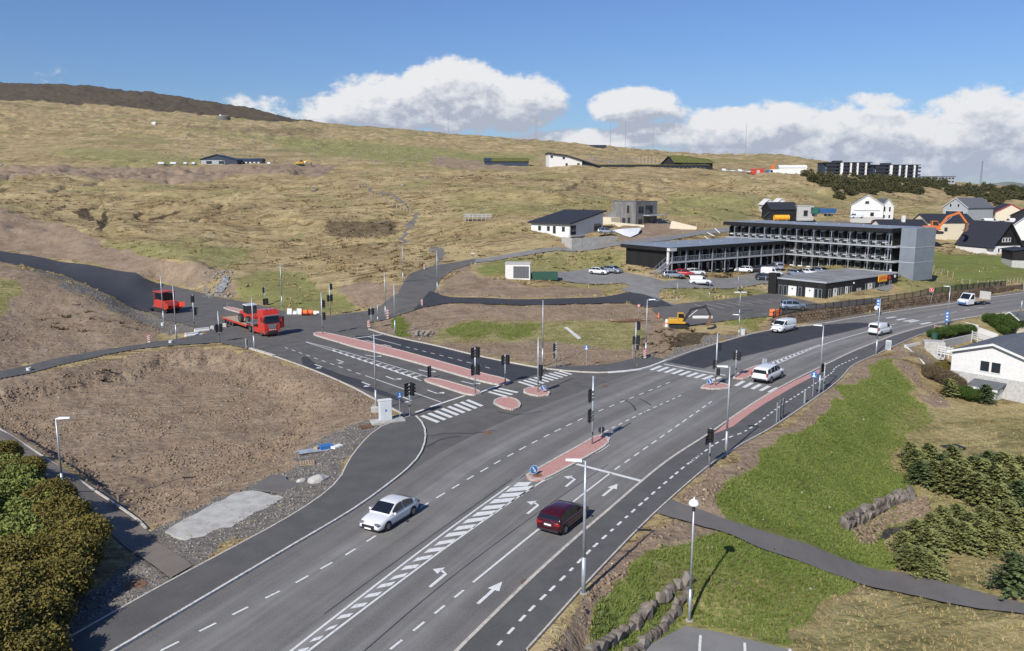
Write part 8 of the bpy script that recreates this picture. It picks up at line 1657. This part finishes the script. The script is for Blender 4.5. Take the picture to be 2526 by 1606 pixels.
n = 30000; scatter('grass', TUFTS, sample(sm(CH['green'], .25, .6) * clear * (GY < 130) * (45 / GY) ** 1.0, n), srand(n, .12, .34, 1.5), rng.rand(n) * 6.3, 'grass_blade')
other = np.clip(1 - CH['soil'] - CH['gravel'] - CH['green'] - CH['dark'], 0, 1)
n = 16000; scatter('dry_grass', TUFTS, sample(other * clear * (GY < 150) * (45 / GY), n), srand(n, .12, .34, 1.5), rng.rand(n) * 6.3, 'dry_blade')
n = 11000; P_ = sample(other * clear * (GY > 130) * (GY < 420) * sm(lump, .1, .9) * (200 / GY) ** 1.0, n); scatter('moor_grass', TUFTS, P_, srand(n, .45, 1.3, 2) * np.array([1.3, 1.3, .8]), rng.rand(n) * 6.3, 'dry_blade')
t = NT('heather'); t.col(t.mix(t.step(t.noise(1.5, 5, .7), .35, .7), (.045, .03, .016), (.13, .088, .042))); t.fin(.95, 0, .1)
hm = sm(fbm(GX / 26, GY / 15, 3), .15, .4) * other * (GY > 140) * (GY < 450) + CH['dark'] * (GY < 460)
n = 4200; scatter('heather', TUFTS, sample(hm * clear * (200 / GY), n), srand(n, .5, 1.5, 2) * np.array([1.4, 1.4, .6]), rng.rand(n) * 6.3, 'heather')
# ------------------------------------------------------------------ trees and shrubs
def leaf_mat(name, a, b, c=None):
    t = NT(name); n1 = t.noise(1.1, 4, .65, t.pos()); n2 = t.noise(7, 2, .6, t.pos()); st = [(.3, a), (.55, b)] + ([(.75, c)] if c else []); t.col(t.ramp(t.M('ADD', t.M('MULTIPLY', n1, .6), t.M('MULTIPLY', n2, .4)), st if c else st)); t.b.inputs['Subsurface Weight'].default_value = 0
    return t.fin(.75, 0, .2)
leaf_mat('needles', (.09, .105, .034), (.20, .21, .072), (.31, .29, .115)); leaf_mat('needles_dark', (.045, .068, .028), (.10, .13, .05), (.17, .18, .07)); leaf_mat('leaf_green', (.09, .12, .024), (.19, .215, .055), (.29, .30, .10)); leaf_mat('leaf_rust', (.07, .066, .016), (.165, .135, .032), (.27, .195, .05)); leaf_mat('leaf_hedge', (.025, .05, .008), (.06, .10, .018), (.10, .14, .03)); leaf_mat('leaf_bare', (.07, .055, .035), (.15, .11, .065), (.2, .15, .09)); leaf_mat('wood_dark', (.03, .032, .012), (.065, .062, .022), (.12, .09, .035))
simple('bark', (.10, .075, .055), .95, var=.3)
def quads_mesh(name, C_, U, V, mat):
    n = len(C_); v = np.stack([C_ - U - V, C_ + U - V, C_ + U + V, C_ - U + V], 1).reshape(-1, 3); me_ = bpy.data.meshes.new(name); me_.vertices.add(4 * n); me_.vertices.foreach_set('co', v.astype(np.float32).reshape(-1)); me_.loops.add(4 * n); me_.loops.foreach_set('vertex_index', np.arange(4 * n, dtype=np.int32)); me_.polygons.add(n); me_.polygons.foreach_set('loop_start', np.arange(0, 4 * n, 4, dtype=np.int32)); me_.update(calc_edges=True); me_.materials.append(MT[mat]); return me_
def unit(n, r): v = r.randn(n, 3); return v / np.linalg.norm(v, axis=1, keepdims=True)
def conifer(seed, mat, H=2.7, Rr=1.5, nb=120):
    r = np.random.RandomState(seed); C_, U, V = [], [], []
    for i in range(nb):
        h = (i + r.rand()) / nb; zz = H * (.06 + .92 * h); L = Rr * (1 - h) ** .6 * (.6 + .55 * r.rand()) + .10; a = i * 2.4 + r.rand() * .8; d = np.array([math.cos(a), math.sin(a), .10 + .35 * h + .2 * (r.rand() - .5)]); sd_ = np.array([-d[1], d[0], 0]); k = 7
        for j in range(k):
            t_ = (j + .6) / k; c = np.array([0, 0, zz]) + d * L * t_ + r.randn(3) * .035; w = (.24 * (1 - t_ * .55)) * (.6 + L * .35)
            for s_ in (-1, 1): dirv = d * .65 + sd_ * s_ * .85 + r.randn(3) * .2; C_.append(c + dirv * w * .5); U.append(dirv * w * .55); V.append(np.cross(dirv, [0, 0, 1]) * .05 + np.array([0, 0, -.028]) + r.randn(3) * .02)
    return quads_mesh('crown', np.array(C_), np.array(U), np.array(V), mat)
CON = [conifer(i, 'needles' if i != 2 else 'needles_dark') for i in range(4)]
m = MB(); m.tube((0, 0, -.3), (0, 0, 2.3), .12, .02, 7); TRUNK = m.mesh('trunk'); TRUNK.materials.append(MT['bark'])
def tree(p, s_, k, label, group='young conifers of the thicket'):
    root = empty('conifer_tree', p, rng.rand() * 6.3, label, 'tree', group); root.scale = (s_ * random.uniform(.95, 1.2), s_ * random.uniform(.95, 1.2), s_ * random.uniform(.72, .95)); inst('trunk', TRUNK, None, root); inst('crown', CON[k], None, root)
up_l, lo_l = 'young olive green conifer in the thicket above the stream', 'young olive green conifer in the thicket beside the park footpath'
for i, (x, y_, s_, k) in enumerate([(860, 330, .9, 0), (900, 400, 1.1, 1), (930, 470, 1.15, 2), (980, 360, 1.0, 3), (1020, 480, 1.1, 0), (1060, 430, 1.0, 2), (1100, 520, 1.25, 1), (1130, 390, 1.0, 3), (1180, 470, 1.15, 0), (1200, 560, 1.2, 1), (1260, 420, 1.0, 2), (1290, 600, 1.2, 3), (1300, 490, 1.15, 1), (1350, 400, 1.15, 2), (1390, 560, 1.2, 0), (1420, 630, 1.2, 3), (1440, 450, 1.1, 0), (1500, 530, 1.1, 1), (1540, 620, 1.1, 2), (1560, 440, 1.1, 3)]):
    tree(ghit(z('Z8', x, y_ + 18)), s_ * random.uniform(.85, 1.0), k, up_l, 'conifers above the stream')
for i, (x, y_, s_, k) in enumerate([(820, 900, .85, 0), (850, 990, .9, 1), (900, 860, .85, 3), (930, 1030, .95, 0), (980, 930, 1.0, 1), (1000, 800, .9, 3), (1050, 880, 1.0, 0), (1060, 760, .9, 1), (1130, 850, 1.0, 3), (1160, 740, 1.0, 0), (1200, 900, .95, 1), (1240, 800, 1.05, 3), (1300, 860, .95, 0), (1320, 740, 1.0, 1), (1390, 820, 1.0, 3), (1420, 900, .9, 0), (1470, 760, 1.0, 1), (1530, 850, 1.0, 3), (1570, 770, 1.0, 0), (1000, 1060, .8, 1)]):
    tree(ghit(z('Z8', x, y_ + 14)), s_ * random.uniform(.8, .95), k, lo_l, 'conifers beside the park footpath')
tree(ghit(z('Z8', 1500, 1175)), 1.15, 2, 'single dark green conifer standing apart on dry grass by the footpath', None)
tree(ghit(z('C2', 1050, 1500)), .95, 2, 'dark conifer in front of the white porch', None)
tree(ghit(z('C2', 520, 1400)), .85, 0, 'brownish conifer at the corner of the grey basement wall', None)
def shrub(seed, mat, n=5200, leaf=.085, blobs=9, Rr=1.0, H=1.6):
    r = np.random.RandomState(seed); C_ = []
    for b in range(blobs):
        a = r.rand() * 6.28; d = Rr * .55 * r.rand() ** .5; c = np.array([math.cos(a) * d, math.sin(a) * d, H * (.35 + .42 * r.rand())]); rad = Rr * (.38 + .25 * r.rand()); u = unit(n // blobs, r); q = rad * (.70 + .36 * r.rand(n // blobs, 1) + .32 * (r.rand(n // blobs, 1) > .86) * r.rand(n // blobs, 1)); C_.append(c + u * q * np.array([1, 1, .95]))
    C_ = np.concatenate(C_); C_ = C_[C_[:, 2] > .02]; k = len(C_); U = unit(k, r) * leaf * (.6 + .8 * r.rand(k, 1)); W_ = np.cross(U, unit(k, r)); W_ = W_ / np.linalg.norm(W_, axis=1, keepdims=True) * leaf * .55
    return quads_mesh('foliage', C_, U, W_, mat)
def stems(seed):
    r = random.Random(seed); m = MB()
    for i in range(7): a = r.random() * 6.28; m.tube((.1 * math.cos(a), .1 * math.sin(a), -.2), (.5 * math.cos(a), .5 * math.sin(a), 1.1), .035, .012, 5)
    m_ = m.mesh('stem'); m_.materials.append(MT['bark']); return m_
STEM = stems(3)
SH = {k: [shrub(i * 7 + j, k, leaf=.036 if k != 'leaf_green' else .044, n=19000) for j in range(2)] for i, k in enumerate(('leaf_green', 'leaf_rust', 'leaf_hedge', 'leaf_bare'))}
def bush(p, s_, k, label, group=None, hz=1.0):
    root = empty('shrub', p, rng.rand() * 6.3, label, 'shrub', group); root.scale = (s_, s_, s_ * hz); inst('stem', STEM, None, root); inst('foliage', SH[k][rng.randint(2)], None, root)
la_, lr_ = 'tall light green leafy shrub in the bushes at the near footpath', 'rust brown shrub at the edge of the bushes by the near footpath'
for x, y_, s_, k in [(20, 330, 1.6, 'leaf_rust'), (60, 430, 1.7, 'leaf_green'), (120, 500, 1.7, 'leaf_green'), (170, 440, 1.6, 'leaf_rust'), (230, 540, 1.7, 'leaf_green'), (330, 620, 1.8, 'leaf_rust'), (250, 680, 1.8, 'leaf_green'), (120, 640, 1.9, 'leaf_green'), (20, 600, 1.9, 'leaf_green'), (430, 740, 1.8, 'leaf_rust'), (520, 880, 1.8, 'leaf_rust'), (380, 860, 1.9, 'leaf_rust'), (230, 880, 1.9, 'leaf_green'), (60, 880, 2.0, 'leaf_green'), (480, 1010, 1.8, 'leaf_rust'), (330, 1060, 1.9, 'leaf_rust'), (150, 1080, 2.0, 'leaf_rust'), (0, 1100, 2.0, 'leaf_rust'), (400, 1180, 1.8, 'leaf_rust'), (230, 1260, 1.9, 'leaf_rust'), (70, 1320, 2.0, 'leaf_rust'), (280, 1400, 1.7, 'leaf_rust'), (120, 1500, 1.8, 'leaf_rust'), (-60, 500, 1.9, 'leaf_green'), (-80, 760, 2, 'leaf_green'), (-90, 1000, 2, 'leaf_green'), (-60, 1250, 2, 'leaf_rust'), (0, 1450, 2, 'leaf_rust'), (-30, 1600, 2, 'leaf_rust'), (180, 1620, 1.7, 'leaf_rust')]:
    q = P(z('Z6', x - 30, y_ + 55), .0); bush(Vector((q.x, q.y, gz(q.x, q.y) - .1)), s_ * 1.06, k, la_ if k == 'leaf_green' else lr_, 'leafy green shrubs by the footpath' if k == 'leaf_green' else 'rust brown shrubs by the footpath', .82)
for n_, x, y_, s_, k, l in [('C2', 330, 560, 1.2, 'leaf_hedge', 'hedge'), ('C2', 420, 545, 1.3, 'leaf_hedge', 'hedge'), ('C2', 520, 530, 1.3, 'leaf_hedge', 'hedge'), ('C2', 620, 515, 1.3, 'leaf_hedge', 'hedge'), ('C2', 720, 500, 1.3, 'leaf_hedge', 'hedge'), ('C2', 810, 490, 1.2, 'leaf_hedge', 'hedge')]: bush(ghit(z(n_, x, y_)), s_, k, 'clipped green hedge shrub between the timber fence and grey wall', 'green hedge by the white house', .75)
for x, y_, s_, k in [(1130, 330, 1.3, 'leaf_hedge'), (1250, 400, 1.7, 'leaf_hedge'), (1400, 420, 1.8, 'leaf_hedge'), (1540, 430, 1.8, 'leaf_hedge'), (1330, 470, 1.5, 'leaf_hedge')]: bush(ghit(z('C2', x, y_ + 20)), s_, k, 'garden shrub behind the dark grey roof of the white house', 'garden shrubs behind the white house', .9)
for x, y_, s_, k in [(330, 1180, 1.3, 'leaf_bare'), (430, 1090, 1.2, 'leaf_rust'), (620, 1330, 1.4, 'leaf_bare'), (860, 1480, 1.2, 'leaf_hedge'), (240, 1130, 1.1, 'leaf_bare'), (500, 1250, 1.3, 'leaf_bare'), (720, 1430, 1.1, 'leaf_hedge')]: bush(ghit(z('C2', x, y_)), s_, k, {'leaf_bare': 'bare brown twiggy shrub left of the white house', 'leaf_rust': 'ochre shrub at the corner of the white house', 'leaf_hedge': 'low green shrub in front of the white porch'}[k], 'shrubs beside the white house ' + k[5:], .9)
# the wood on the far slope, one mass
WOOD = zl('C6', (-40, 290), (100, 285), (300, 290), (500, 320), (780, 315), (850, 330), (1030, 335), (1250, 330), (1400, 340), (1600, 360), (1640, 400), (1750, 430), (1950, 420), (2100, 430), (2200, 480), (2408, 470), (2700, 490), (2700, 640), (2330, 600), (2250, 640), (2100, 600), (1950, 540), (1700, 500), (1560, 440), (1320, 420), (1400, 510), (1050, 480), (850, 500), (720, 540), (500, 550), (330, 520), (240, 450), (100, 380))
wm = (sdist(WOOD, PXg, PYg + 6) < 0) & (GY > 300) & (GY < 620); n = 520; pw_ = sample(wm.astype(float), n); CC = []
for p in pw_:
    k = 150; hh = 2.2 + 2.8 * rng.rand(); u = unit(k, rng) * (rng.rand(k, 1) ** .4) * np.array([2.3, 2.3, hh * .55]); CC.append(p + np.array([0, 0, hh * .45]) + u)
CC = np.concatenate(CC); k = len(CC); U = unit(k, rng) * .38; W_ = np.cross(U, unit(k, rng)); W_ = W_ / np.linalg.norm(W_, axis=1, keepdims=True) * .26
o = bpy.data.objects.new('wood', quads_mesh('wood', CC, U, W_, 'wood_dark')); COL.objects.link(o); o['kind'] = 'stuff'; o['label'] = 'dark scrubby wood on the slope below the apartment blocks'
# small stray panel on the dry grass
q = ghit(z('Z8', 1140, 268)); m = MB(); m.box((0, 0, .12), (1.9, 1.3, .12), .3); m.box((0, 0, .04), (1.5, .9, .08), .3); o = m.build('cover_panel', 'roof_black', loc=(q.x, q.y, q.z + .02)); tag(o, 'dark flat panel lying on the dry grass above the conifers', 'panel')

# loose things on the hill
root = empty('footbridge', ghit(z('B2', 1440, 885)), R(-8), 'grey timber footbridge with railings over the moor stream', 'footbridge')
for s_ in (-1.0, 1.0):
    for h_ in (.7, 1.3): m = MB(); m.bar((-4, s_, h_ + .6), (4, s_, h_ + .6), .1, .16); m.build('rail', 'slab_grey', root)
    for i in range(7): m = MB(); m.bar((-4 + i * 1.33, s_, -.8), (-4 + i * 1.33, s_, 2.0), .14); m.build('post', 'slab_grey', root)
for i in range(16): m = MB(); m.box((-3.8 + i * .5, 0, .55), (.42, 2.2, .1)); m.build('plank', 'timber', root)
for i, (a, b) in enumerate([((1870, 900), (1900, 925)), ((1895, 865), (1965, 900)), ((1965, 825), (2010, 865))]):
    A, B = ghit(z('B3', *a)), ghit(z('B3', *b)); m = MB(); m.tube(A + Vector((0, 0, .2)), B + Vector((0, 0, .2)), .14, .14, 8); tag(m.build('pipe', 'plate_white'), ['short white pipe lying lowest on the grass by the hill lane', 'white pipe lying in the middle of three by the hill lane', 'white pipe lying nearest the hill lane'][i], 'pipe', 'white pipes by the hill lane')
A = ghit(z('B3', 1060, 880)); m = MB(); q = [ghit(z('B3', *p)) - A + Vector((0, 0, h_)) for p, h_ in (((990, 850), .5), ((1090, 845), .7), ((1270, 840), .9), ((1240, 880), .4), ((1170, 905), .2), ((1110, 890), .2))]; m.add([tuple(p) for p in q], [(0, 1, 5), (1, 2, 3), (1, 3, 4), (1, 4, 5)]); o = m.build('tarpaulin', 'plate_white', loc=A); tag(o, 'white tarpaulin spread over a heap in front of the cubic house', 'tarpaulin'); mo = o.modifiers.new('thick', 'SOLIDIFY'); mo.thickness = .06
q = ghit(z('B5', 275, 700)); root = empty('storage_tank', q + Vector((0, 0, .3)), R(4), 'yellow cylindrical tank lying beside the tiny black shed', 'tank'); m = MB(); m.tube((-2.6, 0, 1), (2.6, 0, 1), 1.0, 1.0, 14); m.build('tank', 'yellow_sign', root)
for x in (-1.6, 1.6): m = MB(); m.box((x, 0, .1), (.4, 1.8, .6)); m.build('cradle', 'steel_grey', root)
# ------------------------------------------------------------------ air
m = MB(); m.b2((-15500, -400, -97), (17500, 13200, 330)); hz = m.build('haze', None); hz['kind'] = 'stuff'
hm_ = bpy.data.materials.new('haze'); hm_.use_nodes = True; hn = hm_.node_tree.nodes; hn.clear(); pv = hn.new('ShaderNodeVolumePrincipled'); ho = hn.new('ShaderNodeOutputMaterial'); hm_.node_tree.links.new(pv.outputs[0], ho.inputs['Volume'])
pv.inputs['Color'].default_value = (.72, .84, 1.0, 1); pv.inputs['Density'].default_value = 2.6e-5; pv.inputs['Anisotropy'].default_value = 0.0; hz.data.materials.append(hm_); MT['haze'] = hm_
